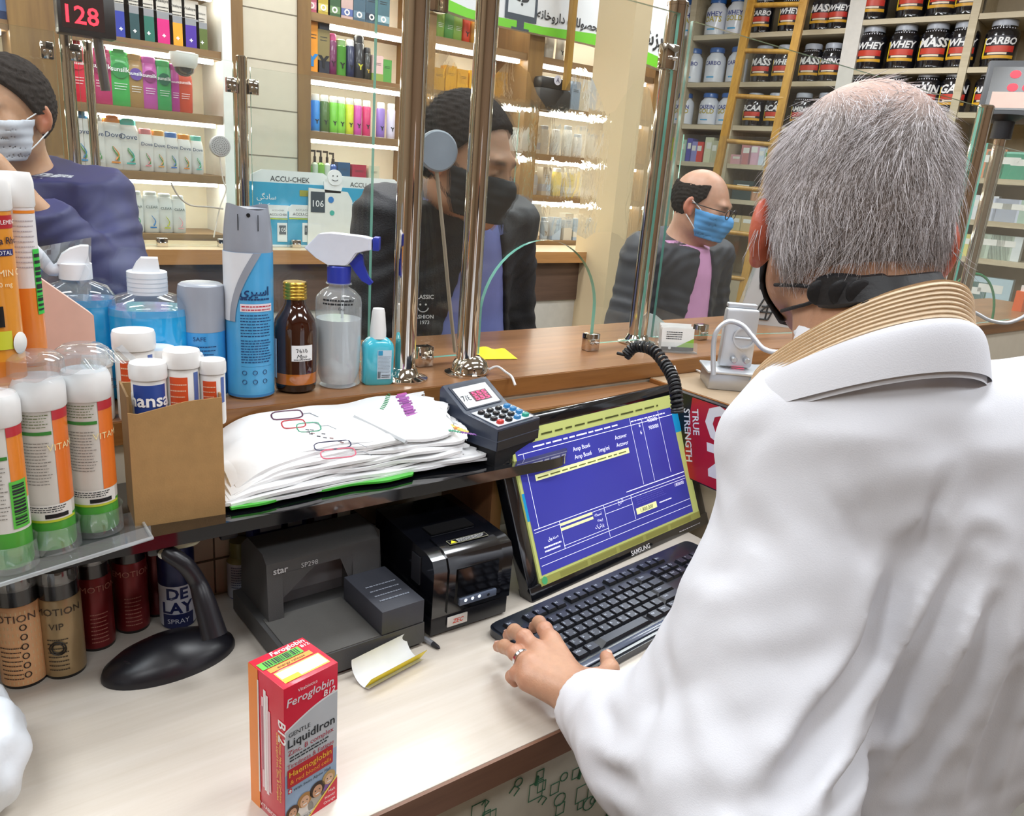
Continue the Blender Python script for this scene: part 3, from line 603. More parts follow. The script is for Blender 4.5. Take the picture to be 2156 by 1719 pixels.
for txts, yy, gaps, ws in rows:
    x_ = .014
    for i, s_ in enumerate(txts.split(' ')):
        x_ += gaps.get(i, 0); w_ = ws.get(i, .0188)
        if kn < 99:
            o = keymesh(w_-.0012, '' if s_ == 'SP' else s_, i).build('key', t); o.location = (x_+w_/2, yy, .0148); kn += 1
        x_ += w_+.0004
m = MB()
for r_ in range(5):
    for c_ in range(4):
        if (r_, c_) in ((4, 1), (2, 3), (4, 3)): continue
        km = keymesh(.0172 if not (r_ == 4 and c_ == 0) else .036, '/*-+7894561230.=5+'[(r_*4+c_) % 17], 0); me_ = km; off = (.378+.0188*c_+(.0094 if (r_ == 4 and c_ == 0) else 0), -.047-.019*r_, .0148)
        for v in me_.v: v += Vector(off)
        nb_ = len(m.v); m.v += me_.v; mp = [m.mi(x) for x in me_.mats]; m.f += [[i+nb_ for i in f] for f in me_.f]; m.m += [mp[i] for i in me_.m]; m.sm += me_.sm
m.build('keypad_keys', t, kind='stuff')
m = MB(); m.b2(.002, .44, -.147, -.137, .0146, .0165, M('#3A4358', .25, coat=.5), bev=.001); m.build('front_bar', t)

# cans and tubes on the desk under the shelf -----------------------------
def face_at(P): return face(P)
def can(px, py, h, r, label, body, cap, text=None, tc='#B98A6A', clearcap=True, pat=False, name='lotion_bottle', extra=0):
    P = onZ(px, py, DZ); P = P+Vector((P.x, P.y, 0)).normalized()*r
    t = thing(name, label, 'bottle', P, face(P, extra)); m = MB(); bm_ = M(body, .3, .35 if not pat else 0, var=.06)
    m.lathe([(r*.96, 0), (r, .004, M('#15110F', .4)), (r, h*.72, bm_), (r*.97, h*.73, bm_)], bm_, n=40)
    if pat:
        for i in range(-7, 8):
            for j in range(11): m.patch(i*r*.19-.0006, i*r*.19+.0006, .006+j*h*.062, .006+j*h*.062+.004, M('#D9B98A', .4), r, .0003)
    if text:
        m.text(text[0], r*.55, M(tc, .4, var=0), T(0, 0, h*.60), wrap=r, lift=.0005)
        if len(text) > 1: m.text(text[1], r*.5, M(tc, .4, var=0), T(0, 0, h*.47), wrap=r, lift=.0005)
        m.fine(-r*.5, r*.5, h*.08, h*.40, 8, M(tc, .5), r, .0005, fill=.25)
    if pat:
        for j in range(6): qa = -PI/2+.62; m.tube([(math.cos(a_)*.0032, 0, math.sin(a_)*.0035) for a_ in [2*PI*k_/10 for k_ in range(10)]], .0006, M('#2E2018', .5), 4, closed=True, X=T(math.cos(qa)*(r+.0006), math.sin(qa)*(r+.0006), h*(.55-.085*j)) @ R(qa+PI/2))
    if text and len(text) > 1:
        for rr__ in (.0085, .006): m.tube([(math.cos(a_)*rr__, 0, math.sin(a_)*rr__) for a_ in [2*PI*k_/20 for k_ in range(20)]], .0008, M('#1E1A16', .5), 4, closed=True, X=T(0, -r-.0008, h*.30))
    m.build('body', t)
    m = MB(); c_ = M(cap, .25, var=0, coat=.6); m.lathe([(r*.96, h*.73), (r*.96, h*.86), (r*.9, h*.87)], c_, n=40); m.build('collar', t)
    if clearcap: m = MB(); m.lathe([(r*.98, h*.86), (r, h*.90), (r*.96, h*.975), (r*.8, h), (0, h*1.0)], glassmat('clear_cap', (.62, .62, .62), .35, veil=.08), n=40, caps=False); m.build('cap', t)
    return t
can(57, 1450, .142, .0235, 'lotion bottle with orange honeycomb label, leftmost under the shelf', '#DDA878', '#171517', ('EMOTION',), '#4A3226', pat=True, extra=-.5)
can(141, 1430, .140, .0225, 'gold lotion bottle with a round seal under the shelf', '#A68E68', '#171517', ('EMOTION', 'VIP'), '#3A2E22', extra=-.25)
can(208, 1372, .135, .0205, 'dark red lotion bottle just right of the gold one', '#7A1F22', '#1A1214', ('EMOTION',), '#B8796A', extra=.2)
can(282, 1335, .135, .0205, 'dark red lotion bottle beside the scanner stand', '#7A1F22', '#1A1214', ('EMOTION',), '#B8796A', extra=.1)
can(335, 1300, .130, .020, 'dark red lotion bottle, rearmost and half hidden by its neighbour', '#6A1A1E', '#1A1214', None)
can(8, 1395, .135, .021, 'dark red lotion bottle at the left frame edge under the shelf', '#5A161A', '#1A1214', None)
# delay spray
P = onZ(385, 1322, DZ)+Vector((0.0, .02, 0)); t = thing('spray_can', 'dark blue and white spray can behind the scanner stand', 'can', P, face(P))
m = MB(); nb = M('#1C2452', .3, .2); m.lathe([(.021, 0), (.0225, .004, nb), (.0225, .062, M('#C9CCD6', .3)), (.0225, .105, nb), (.019, .112, nb)], nb, n=36)
m.text('DE', .022, M('#1C2452', .4, var=0), T(0, 0, .044), wrap=.0225, lift=.0004, bold=.03); m.text('LAY', .022, M('#1C2452', .4, var=0), T(0, 0, .024), wrap=.0225, lift=.0004, bold=.03)
m.patch(-.02, .02, .002, .022, M('#1C2452', .4), .0225, .0003); m.text('SPRAY', .0095, M('#D8DAE4', .4, var=0), T(0, 0, .009), wrap=.0225, lift=.0006); m.build('body', t)
m = MB(); m.lathe([(.019, .112), (.019, .135), (.015, .138)], M('#11152E', .4), n=30); m.build('cap', t)
# small white-blue bottle and boxes at the back
P = Vector((.313, 1.000, DZ)); t = thing('pill_bottle', 'small grey and blue bottle behind the slip printer', 'bottle', P, face(P))
m = MB(); m.lathe([(.015, 0), (.017, .003, M('#3A3F86', .4)), (.017, .014, M('#B9BCC8', .4)), (.017, .055, M('#B9BCC8', .4)), (.012, .062, M('#8A8450', .4))], M('#B9BCC8', .4), n=30); m.fine(-.012, .012, .018, .052, 9, M('#55597A', .5), .017); m.build('body', t)
m = MB(); m.lathe([(.013, .062), (.013, .085)], M('#6E6A3A', .4), n=24); m.build('cap', t)
for i, (px, py, w_, h_, d_, c_, l_) in enumerate(((560, 1150, .05, .06, .03, '#27306E', 'small dark blue box behind the slip printer, under the shelf'), (610, 1140, .035, .062, .03, '#2E3A86', 'blue medicine box standing behind the slip printer head'), (668, 1120, .045, .066, .03, '#54202A', 'dark red box deep under the shelf'))):
    P = onY(px, py, 1.0); m = MB(); m.box((0, 0, .068), (w_, d_, .136), M(c_, .4)); m.patch(-w_*.3, w_*.3, .10, .125, M('#B8BAC8', .4), X=T(0, -d_/2, 0)); m.text('REX', .012, M('#D8DAE8', .4, var=0), T(0, -d_/2-.0006, .118))
    m.build('medicine_box', label=l_, cat='box', loc=(P.x, .995, DZ))
# scanner stand
Pb = onZ(360, 1392, DZ); t = thing('scanner_stand', 'empty black scanner stand with oval base and curved neck', 'stand', Pb)
SK = M('#1B1A20', .33, var=.03)
a_ = math.atan2((onZ(485, 1335, DZ)-onZ(240, 1415, DZ)).y, (onZ(485, 1335, DZ)-onZ(240, 1415, DZ)).x)
m = MB(R(a_)); Lb = .078
m.lathe([(Lb, 0), (Lb*1.0, .004), (Lb*.97, .010), (Lb*.8, .020), (Lb*.5, .030), (Lb*.25, .036), (0, .038)], SK, n=48, ry=.56, caps=False); m.build('base', t)
m = MB(R(a_)); m.lathe([(.009, .020), (.009, .0235), (.007, .024)], M('#2B2A2E', .25, coat=1), T(-.045, -.006, 0), n=20); m.lathe([(.0045, .021), (.004, .024)], M('#0B0B0D', .5), T(.050, .006, -.004), n=16); m.build('screw', t)
n0 = onD(455, 1318, prj(Pb)[2]+.02); n0 = Vector((n0.x, n0.y, DZ+.028)); nt = onZ(352, 1160, 1.10)
pts = [n0, n0+Vector((0, 0, .03))]; 
mid = [onD(430, 1265, .90), onD(415, 1225, .90), onD(390, 1190, .89), onD(355, 1165, .885), onD(340, 1150, .89)]
n0 = onD(452, 1340, .90); PT = [n0]+mid
def smooth(pts, k=5):
    out = []
    pts = [Vector(p) for p in pts]; P = [pts[0]]+pts+[pts[-1]]
    for i in range(1, len(P)-2):
        for j in range(k):
            s = j/k; a, b, c, d = P[i-1], P[i], P[i+1], P[i+2]
            out.append(.5*((2*b)+(c-a)*s+(2*a-5*b+4*c-d)*s*s+(3*b-a-3*c+d)*s**3))
    out.append(Vector(pts[-1])); return out
sm_ = smooth([Vector(p)-Pb for p in PT]); m = MB(); m.tube(sm_, .010, SK, 16, rs=[.0145-.005*min(1, i/10) for i in range(len(sm_))]); m.build('neck', t)
m = MB(); hp = Vector(mid[-1])-Pb; hx_ = T(*hp) @ R(face(mid[-1])); m.lathe([(.026, -.004), (.030, 0), (.026, .003)], M('#C9CFB4', .35), hx_ @ T(.012, .0, .002), n=30, ry=.35); m.box((0, 0, 0), (.03, .02, .016), SK, hx_, bev=.003)
m.lathe([(.0065, 0), (.0065, .004), (.004, .005)], M('#9A9A92', .25, 1), hx_ @ T(.002, -.011, -.003) @ R(PI/2, 'X'), n=16); m.build('cradle', t)
# black power adapter hanging under the shelf
P = onY(480, 1160, .93); m = MB(); m.box((0, 0, 0), (.034, .028, .036), M('#15151A', .5), bev=.004); m.box((.0, 0, -.022), (.022, .018, .012), M('#15151A', .5), bev=.003); m.build('cable_clip', label='small black clip block hanging under the glass shelf', cat='clip', loc=(P.x, P.y, SZ-.0155-.018))
# ------------------------------------------------------------------ things on the counter
def ctop(px, py, r, z=CT):
    P = onZ(px, py, z); v = Vector((P.x, P.y, 0)).normalized(); return P+v*r
def band(m, fl, fr, z0, z1, mat_, R_, lift=.0004, nz=16, nx=6):
    def f(a, b):
        z = z0+(z1-z0)*b; x = fl(z)+(fr(z)-fl(z))*a; q = -PI/2+x/R_; return (math.cos(q)*(R_+lift), math.sin(q)*(R_+lift), z)
    m.grid(f, nx, nz, mat_)
# tall spray can
r = .0325; h = .262; P = ctop(529, 843, r)
t = thing('aerosol_can', 'tall sky blue aerosol can with a grey nozzle cap', 'can', P, face(P))
SKY = M('#4FA9DE', .3, coat=.4); GY_ = M('#9AA0AC', .35, coat=.3); m = MB()
m.lathe([(r*.9, 0), (r, .0035, M('#C8CCD2', .2, 1)), (r, .007, M('#3A86C4', .3)), (r, h*.775, SKY)], SKY, n=48)
wl = lambda z: -PI*r*.5; z0_, z1_ = h*.42, h*.775
band(m, wl, lambda z: (-.021+.036*((z-z0_)/(z1_-z0_))**1.7)*1.0, z0_, z1_, M('#E6EAF0', .3), r, .0008, 20, 24)
band(m, lambda z: (-.028+.034*((z-z0_)/(z1_-z0_))**1.7), lambda z: (-.019+.036*((z-z0_)/(z1_-z0_))**1.7), z0_, z1_, GY_, r, .0012, 20, 12)
IB = M('#1A3A6E', .4, var=0)
m.text(fa('اسپری')[::-1], .016, IB, T(.028, 0, h*.56), al='r', wrap=r, lift=.0006, bold=.02); m.fine(-.012, .03, h*.53, h*.55, 1, IB, r, .0006)
m.patch(-.012, .034, h*.475, h*.515, M('#EDE3EA', .4), r, .0005); m.fine(-.010, .033, h*.478, h*.512, 2, M('#C8384A', .4), r, .0008, fill=.35)
m.fine(-.012, .033, h*.34, h*.465, 8, IB, r, .0006, fill=.3, seed=2); m.fine(-.012, .033, h*.20, h*.33, 9, M('#1A4A7E', .4), r, .0006, fill=.4, seed=6)
m.patch(-.012, .032, h*.182, h*.183, IB, r, .0006)
for i in range(3):
    for j in range(2): 
        q = -PI/2+(-.008+.014*i)/r; Xr = T(math.cos(q)*(r+.0006), math.sin(q)*(r+.0006), h*(.15-.05*j)) @ R(q+PI/2); m.tube([(math.cos(a)*.003, 0, math.sin(a)*.003) for a in [2*PI*k_/14 for k_ in range(14)]], .0004, IB, 4, closed=True, X=Xr)
m.build('body', t)
m = MB(); hc = h*.775
def capf(a, b):
    q = 2*PI*a; rr = r*(.985-.16*b**2.2); top = .0035*math.sin(q*2+.6)*b**6; return (math.cos(q)*rr, math.sin(q)*rr, hc+(h-hc)*b+top)
m.grid(capf, 48, 14, GY_, closeu=True); m.lathe([(r*.83, h-.002), (0, h-.006)], GY_, n=48, caps=False)
for x_ in (-.012, .013): m.patch(x_-.0006, x_+.0006, h*.885, h*.965, DK, r*.93, .0012)
q = -PI/2+.0/r; m.disc((.001, -r*.905, h*.962), .0026, M('#101014', .5)); m.build('nozzle_cap', t)
# low can with grey lid
r = .030; h = .158; P = ctop(432, 845, r); t = thing('aerosol_can', 'shorter blue can with a wide grey lid', 'can', P, face(P))
m = MB(); m.lathe([(r*.9, 0), (r, .004), (r, h*.60)], M('#3E9BDA', .3, coat=.4), n=48); m.text('SAFE', .008, IB, T(-.004, 0, h*.53), wrap=r, lift=.0005); m.fine(-.015, .018, h*.1, h*.5, 12, IB, r, .0006, fill=.25); m.build('body', t)
m = MB(); m.lathe([(r*1.01, h*.60), (r*1.01, h*.93), (r*.96, h*.985), (r*.85, h), (0, h*1.002)], GY_, n=48, caps=False); m.build('lid', t)
# brown glass bottle
r = .0305; P = ctop(622, 832, r); h = .160; t = thing('glass_bottle', 'brown glass medicine bottle with gold screw cap', 'bottle', P, face(P))
AM = M('#35150A', .05, var=.15, scale=18, coat=1); AL = M('#B4651C', .08, var=.25, scale=25, coat=1)
m = MB(); m.lathe([(r*.75, 0), (r*.95, .004, M('#1A0C08', .1, coat=1)), (r, .014, M('#1A0C08', .1, coat=1)), (r, .030, AL), (r, h*.58, AM), (r*.93, h*.66, AM), (r*.62, h*.76, AM), (r*.47, h*.81, AM), (r*.46, h*.86, AM)], AM, n=56); m.build('bottle', t)
m = MB(); GD = M('#CDA949', .25, .9, var=.04); pf = [(r*.52, h*.845)]
for i in range(5): pf += [(r*.55, h*(.85+.03*i)), (r*.55, h*(.867+.03*i)), (r*.53, h*(.872+.03*i))]
pf += [(r*.50, h*1.0), (0, h*1.002)]; m.lathe(pf, GD, n=40, caps=False); m.build('cap', t)
m = MB(); m.patch(-.005, .026, .050, .073, WHITE(), r, .0008, n=12); m.text('7610', .008, DK, T(.010, 0, .0625), wrap=r, lift=.0012, slant=-.3); m.text('Mpo', .008, DK, T(.009, 0, .0545), wrap=r, lift=.0012, slant=.3); m.fine(-.002, .023, .051, .0535, 1, DK, r, .0012); m.build('paper_label', t)
m = MB(); m.patch(-.036, -.029, .022, .080, WHITE(), r, .0008, n=4); m.build('side_label', t)
# trigger spray bottle
r = .034; P = ctop(711, 822, r); hb = .158; t = thing('trigger_spray_bottle', 'clear spray bottle with white and blue trigger head', 'bottle', P, face(P))
m = MB(); shell = [(r*.8, 0), (r*.98, .004), (r*.92, .02), (r*.96, .03), (r, .06), (r, hb*.80), (r*.96, hb*.86), (r*.7, hb*.92), (r*.42, hb*.955), (r*.40, hb*.975), (r*.56, hb*.98), (r*.56, hb*.99), (r*.38, hb)]
m.lathe(shell, glassmat('clear_plastic', (.93, .95, .96), .16, rough=.05, veil=.16), n=56, caps=False); m.lathe([(0, .0005), (r*.8, .0005)], M('#D9DEE2', .2), n=40, caps=False); m.build('bottle', t)
m = MB(); m.lathe([(r*.76, .006), (r*.9, .02), (r*.93, .03), (r*.965, .06), (r*.965, hb*.655)], M('#D3DADF', .12, var=.05, alpha=.78, coat=.6), n=48); m.build('liquid', t)
m = MB(); m.tube([(.004, 0, .01), (.006, 0, hb)], .0022, M('#E8ECEE', .3, alpha=.7), 10); m.build('dip_tube', t)
m = MB(); m.fine(-.024, .026, hb*.80, hb*.87, 2, DK, r*.985, .0006, fill=.45, seed=12); m.text('Exp', .006, DK, T(.004, 0, hb*.765), wrap=r, lift=.0007); m.build('print', t)
BLU = M('#2C3BAA', .4, coat=.2); m = MB(); m.lathe([(r*.50, hb*.985), (r*.52, hb*1.14), (r*.48, hb*1.15)], BLU, n=40); m.build('collar', t)
m = MB(); hd = [(-.046, .205), (-.026, .226), (-.010, .2285), (.038, .2265), (.050, .224), (.050, .209), (.030, .203), (.021, .190), (.015, .184), (-.012, .183), (-.030, .192)]
hx = R(-.15); m.prism([(x-.002, z) for x, z in hd], -.013, .013, M('#E6E9F4', .4, coat=.2), X=hx); m.prism([(x*.93-.003, z) for x, z in hd], -.015, .015, M('#E6E9F4', .4, coat=.2), X=hx); m.build('trigger_head', t)
m = MB(); m.box((.054, 0, .2170), (.009, .026, .019), BLU, hx, bev=.001); m.build('nozzle', t)
m = MB(); m.prism([(.016, .186), (.030, .202), (.034, .200), (.036, .185), (.043, .168), (.050, .160), (.046, .156), (.034, .162), (.024, .174)], -.006, .006, BLU, X=hx); m.build('trigger', t)
# mini sanitizer
P = ctop(793, 812, .016); t = thing('sanitizer_bottle', 'small aqua sanitizer bottle with a white spray cap', 'bottle', P, face(P, .25))
AQ = M('#4CC6DC', .15, var=.04, coat=.8); m = MB(); r = .0245; m.lathe([(r*.9, 0), (r, .003), (r, .058), (r*.94, .064), (r*.7, .071), (r*.45, .075)], AQ, n=48, e=3.6, ry=.66); m.build('bottle', t)
m = MB(); m.lathe([(.0125, .072), (.0125, .084), (.0100, .112), (.0085, .118), (0, .119)], WHITE(), n=36, caps=False); m.build('cap', t)
m = MB(T(0, -r*.66, 0)); m.patch(-.004, .018, .010, .056, M('#C9DCEA', .4), lift=.0006); m.patch(-.003, .004, .048, .055, M('#2A9AC8', .4), lift=.0010); m.fine(-.003, .017, .020, .047, 12, M('#6A7A8A', .4), lift=.0010, fill=.25); m.bars(-.003, .001, .012, .022, DK, lift=.001, n=8); m.fine(.003, .016, .012, .018, 2, DK, lift=.001); m.build('paper_label', t)
# gel pump bottles
BG = M('#1AA0DC', .12, var=.05, coat=1); CLR = glassmat('clear_bottle', (.95, .97, .98), .2, rough=.02, veil=.06)
def pump(px, py, label, w_, h_, cap, rz=0, e=3, ry=.62):
    P = ctop(px, py, w_*.3); t = thing('pump_bottle', label, 'bottle', P, face(P, rz)); m = MB(); r = w_/2
    m.lathe([(r*.92, .001), (r, .006), (r, h_*.62), (r*.97, h_*.66)], BG, n=56, e=e, ry=ry); m.build('gel', t)
    m = MB(); m.lathe([(r*1.01, h_*.62), (r*.98, h_*.68), (r*.8, h_*.735), (r*.42, h_*.765), (r*.36, h_*.78), (r*.36, h_*.80), (r*.42, h_*.805)], CLR, n=56, e=2.4, ry=ry+.12, caps=False); m.build('bottle_shoulder', t)
    return t, r
t, r = pump(182, 850, 'blue hand gel bottle with a white lever pump head', .088, .205, 'a')
m = MB(); hh = .205; m.lathe([(r*.44, hh*.78), (r*.44, hh*.875), (r*.40, hh*.88)], M('#ECEFF4', .4, coat=.3), n=36)
m.prism([(-.020, hh*.872), (-.014, hh*.93), (-.004, hh*.965), (.008, hh*.985), (.017, hh*.985), (.016, hh*.93), (.017, hh*.872)], -.010, .010, M('#ECEFF4', .4, coat=.3)); m.build('pump_head', t)
m = MB(); m.tube(smooth([(-.012, 0, hh*.86), (-.026, 0, hh*.83), (-.040, 0, hh*.93), (-.058, 0, hh*1.02), (-.080, 0, hh*1.0)], 5), .0075, M('#DDE1EA', .4, coat=.3, alpha=.9), 14); m.build('spout', t)
t, r = pump(325, 850, 'rounder blue hand gel bottle with a white flip cap', .098, .190, 'b', e=2.3, ry=.8)
hh = .190; m = MB(); m.lathe([(r*.50, hh*.755), (r*.50, hh*.905), (r*.47, hh*.91)], M('#DFE6EE', .35, coat=.3), n=40)
for i in range(4): m.lathe([(r*.505, hh*(.775+.03*i)), (r*.505, hh*(.78+.03*i))], M('#BFCBD8', .4), n=40, caps=False)
m.prism([(-.018, hh*.905), (-.012, hh*.965), (-.006, hh*1.0), (.014, hh*1.0), (.016, hh*.905)], -.010, .010, M('#EEF1F5', .35, coat=.3)); m.build('flip_cap', t)

# bell, its cable, the round intercom and its stick
P = ctop(988, 797, .03); t = thing('desk_bell', 'shiny chrome dome bell at the foot of the post', 'bell', P)
m = MB(); m.lathe([(.031, .004), (.033, .007), (.032, .013), (.027, .024), (.016, .032), (0, .035)], CH, n=48, caps=False); m.build('dome', t)
m = MB(); m.lathe([(.029, 0), (.029, .005)], M('#2A2A2C', .5), n=40); m.build('base', t)
m = MB(); m.lathe([(.0045, .034), (.0045, .038), (.003, .040), (0, .0405)], CH, n=20, caps=False); m.build('plunger', t)
a = P+Vector((.03, -.01, .006)); MB().tube(smooth([a, a+Vector((.012, -.01, .008)), a+Vector((.018, -.028, .002)), a+Vector((.016, -.048, -.001)), a+Vector((.014, -.062, -.012))], 5), .0022, WHITE(), 8).build('bell_cable', label='short white cable running from the chrome bell over the edge', cat='cable')
Pd = onY(921, 318, 1.125); t = thing('intercom_speaker', 'round pale grey intercom speaker on the glass between two posts', 'speaker', Pd, face(Pd)*.6)
mx_ = R(PI/2, 'X'); m = MB(mx_); m.lathe([(.031, -.010), (.032, .0), (.0315, .006), (.029, .008)], M('#B9C4CC', .4), n=56); m.build('housing', t)
m = MB(mx_); m.lathe([(.0305, .0078), (.029, .0095), (0, .0102)], M('#A9B8C4', .45), n=56, caps=False); m.build('cover', t)
b = onY(958, 742, 1.13); tt = [Vector((0, .0, -.030)), (onY(934, 500, 1.128)-Pd), (onY(945, 620, 1.128)-Pd), (b-Pd)]
cab = bpy.data.objects
m = MB(R(-face(Pd)*.6)); m.tube(smooth(tt, 6), .0032, M('#B9AE98', .5), 10); m.build('stem', t)

# black coiled cable over the corner
pts = [onD(1318, 748, 1.33), onD(1340, 730, 1.32), onD(1375, 738, 1.29), onD(1402, 770, 1.25), onD(1418, 800, 1.22), onD(1424, 835, 1.20), onD(1426, 868, 1.20)]
pts[0].z = max(pts[0].z, CT+.006); sp_ = smooth(pts, 20); co = []
acc = 0
for i in range(len(sp_)-1):
    tdir = (sp_[i+1]-sp_[i]); acc += tdir.length; a_ = tdir.cross(Vector((0, 0, 1))).normalized(); b_ = tdir.cross(a_).normalized()
    for k_ in range(4):
        ph = (i*4+k_)*2*PI/17.0; p_ = sp_[i]+tdir*(k_/4); co.append(p_+(a_*math.cos(ph)+b_*math.sin(ph))*.0075)
CK = M('#17181C', .4, var=0); t = thing('coiled_cable', 'thick black coiled cable hanging over the counter corner', 'cable', sp_[0])
m = MB(); m.tube([p-sp_[0] for p in co], .0029, CK, 6); m.build('coil', t)
m = MB(); m.tube([p-sp_[0] for p in (onD(1300, 744, 1.34), onD(1318, 748, 1.33), onD(1340, 738, 1.32))], .003, CK, 8); m.build('lead', t)

# yellow note in the hatch
a = onZ(1003, 745, CT+.001); m = MB(); ps = [onZ(*q_, CT+.0012) for q_ in ((1003, 732), (1062, 738), (1090, 756), (1006, 757))]
m.grid(lambda u_, v_: (ps[0]*(1-u_)+ps[1]*u_)*(1-v_)+(ps[3]*(1-u_)+ps[2]*u_)*v_-a+Vector((0, 0, .004*math.sin(u_*5)**2*(1-v_))), 10, 5, M('#F4D81E', .5)); m.build('yellow_note', label='bright yellow paper lying on the counter in the hatch', cat='paper', loc=a)

# ------------------------------------------------------------------ things on the glass shelf
# calculator / card terminal on its black base
cq = [onZ(1052, 897, 1.199), onZ(1150, 880, 1.199), onZ(1022, 798, 1.238), onZ(905, 812, 1.238)]
for p in cq: pass
ccx = frame(cq[0]*1, (cq[1]-cq[0])*1, Vector((0, 1, 0)))
fx = Vector((cq[1].x-cq[0].x, cq[1].y-cq[0].y, 0)); fw_ = .098; fx.normalize(); ang = math.atan2(fx.y, fx.x)+.20
bk = ((cq[2]+cq[3])/2-(cq[0]+cq[1])/2); ctr = (cq[0]+cq[1]+cq[2]+cq[3])/4; L_ = .118
t = thing('number_keypad', 'dark blue keypad terminal with red digits beside the bag stack', 'keypad', (ctr.x, ctr.y, SZ), ang)
NV = M('#333B4E', .35, coat=.3); NB = M('#17181E', .35, coat=.3); hw = fw_/2; y0, y1 = -L_/2, L_/2
zf, zm, zb = .059, .067, .098
m = MB(); m.prism([(y0, .026), (y0, zf), (y0+.066, zm), (y1-.004, zb), (y1, zb-.006), (y1, .026)], -hw, hw, NV, plane='yz'); m.b2(-hw+.001, hw-.001, y0-.0008, y0+.02, .027, zf-.003, NB); m.b2(-hw-.0006, hw+.0006, y0-.001, y1+.0005, .040, .0412, M('#4A5264', .4)); m.build('housing', t)
m = MB(); m.b2(-hw+.004, hw-.002, y0+.004, y1-.006, .0, .0255, M('#121318', .5)); m.build('base_block', t)
sl = math.atan2(zm-zf, .066); KXx = T(0, y0, zf+.0006) @ R(sl, 'X'); m = MB(); m.b2(-hw+.008, hw-.008, .006, .060, 0, .0012, M('#D9DEE6', .4), X=KXx); m.build('keypad_plate', t)
cols = ['#16171B']*3+['#2E7FB8']
for r_ in range(4):
    for c_ in range(4):
        col_ = '#C8342E' if (r_ == 0 and c_ == 0) else '#1FA08C' if (r_ == 0 and c_ == 3) else '#2E7FB8' if c_ == 3 or (r_ == 0 and c_ == 2) else '#16171B'
        mk = MB(KXx @ T(-.0295+.0195*c_, .013+.0125*r_, .0012)); mk.lathe([(.0060, 0), (.0060, .003), (.0052, .0045), (0, .0042)], M(col_, .35, coat=.3), n=20, e=3, ry=.72, caps=False); mk.text('×0±='[c_] if r_ == 0 else str((r_-1)*3+c_+1) if c_ < 3 else 'C+-'[r_-1], .006, M('#E8ECF2', .4, var=0), T(0, -.002, .0047) @ R(-PI/2, 'X')); mk.build('key', t)
sb = math.atan2(zb-zm, L_-.004-.066); DX = T(0, y0+.066, zm+.0006) @ R(sb, 'X') @ R(-PI/2, 'X') ; dl = math.hypot(zb-zm, L_-.07)
m = MB(DX); m.patch(-hw+.008, hw-.008, .004, dl-.005, M('#2A3040', .35), lift=.0003); m.patch(-hw+.012, hw-.012, .006, dl-.011, M('#E3E6EA', .4), lift=.0007); m.patch(-.012, .026, .014, .034, M('#3A1222', .3), lift=.0011)
m.text('555', .0105, M('#FF3A6A', .4, var=0, em=1.6), T(.007, 0, .0250), lift=.0015, w=-.032, bold=.02); m.text('555', .0105, M('#FF3A6A', .4, var=0, em=1.6), T(.007, 0, .0158), lift=.0015, w=-.032, bold=.02); m.text('7/٤', .011, DK, T(-.025, 0, .019), lift=.0012, w=.018); m.build('display', t)

# stack of bags ---------------------------------------------------------
A0 = onZ(497, 1078, SZ+.003); B0 = onZ(1100, 972, SZ+.003)
WB = M('#F2F3F4', .38, var=.02, bump=.35, bscale=40, spec=.6)
def bag(x0, x1, y0, y1, z, droopL, seed, mat_=None, th=.0028, jag=0):
    rg = random.Random(seed); ph = [rg.uniform(0, 6) for _ in range(6)]; nu, nv = 44, 18
    def top(u, v, dz=0):
        ex_ = .006*math.sin(v*9+ph[0])+.004*math.sin(v*23+ph[1]); x = x0+(x1-x0)*u+(ex_*(u > .97))+(rg.uniform(-jag, jag) if u > .985 else 0)
        y = y0+(y1-y0)*v+.004*math.sin(u*7+ph[2])+.002*math.sin(u*19+ph[3])
        zz = z+.0022*math.sin(u*8+ph[4])*math.sin(v*5+ph[5])+.001*math.sin(u*21+ph[1])
        zz -= droopL*(max(0, 1-u/.30)**2.0*.75+max(0, 1-v/.55)**1.6*.55)
        return (x, y, max(zz, SZ+.001+dz)+dz)
    m = MB(); mm = mat_ or WB
    m.grid(lambda u, v: top(u, v, th), nu, nv, mm)
    side = []
    for k_, (fu, fv) in enumerate(((lambda s: s, lambda s: 0), (lambda s: 1, lambda s: s), (lambda s: 1-s, lambda s: 1), (lambda s: 0, lambda s: 1-s))):
        N_ = nu if k_ % 2 == 0 else nv; pts = []
        for i in range(N_):
            s = i/(N_-1); p1 = top(fu(s), fv(s), th); p0 = (p1[0]+.0006*math.sin(i), p1[1], p1[2]-th*.95); pts += [p1, p0]
        m.add(pts, [(2*i, 2*i+1, 2*i+3, 2*i+2) for i in range(N_-1)], mm, True)
    return m, top
mg, _ = bag(A0.x-.004, A0.x+.24, A0.y+.006, .985, SZ+.0012, 0, 1, M('#4BBE3C', .25, coat=.6), .003)
mg.build('plastic_bag', label='bright green plastic bag at the bottom of the stack', cat='bag', group=None)
NBAG = 15; zt = SZ+.0045
for i in range(NBAG):
    f_ = i/(NBAG-1); x0_ = A0.x-.012+.020*f_+.003*((i*7) % 3); x1_ = B0.x-.012-.13*min(1, f_*1.5)**.8 if i < 4 else .602-.010*math.sin(i*1.7)-.012*(f_ > .8)
    y0_ = A0.y+.010+.024*f_+.004*math.sin(i*2.3); zz = zt+i*.0048
    m, tf = bag(x0_, x1_, y0_, 1.008, zz, (zz-zt)*.62, 10+i, None, .0042, .003)
    if i < NBAG-1: m.build('plastic_bag', label='white plastic bag in the flat stack, under the printed one', cat='bag', group='white bags stacked on the glass shelf')
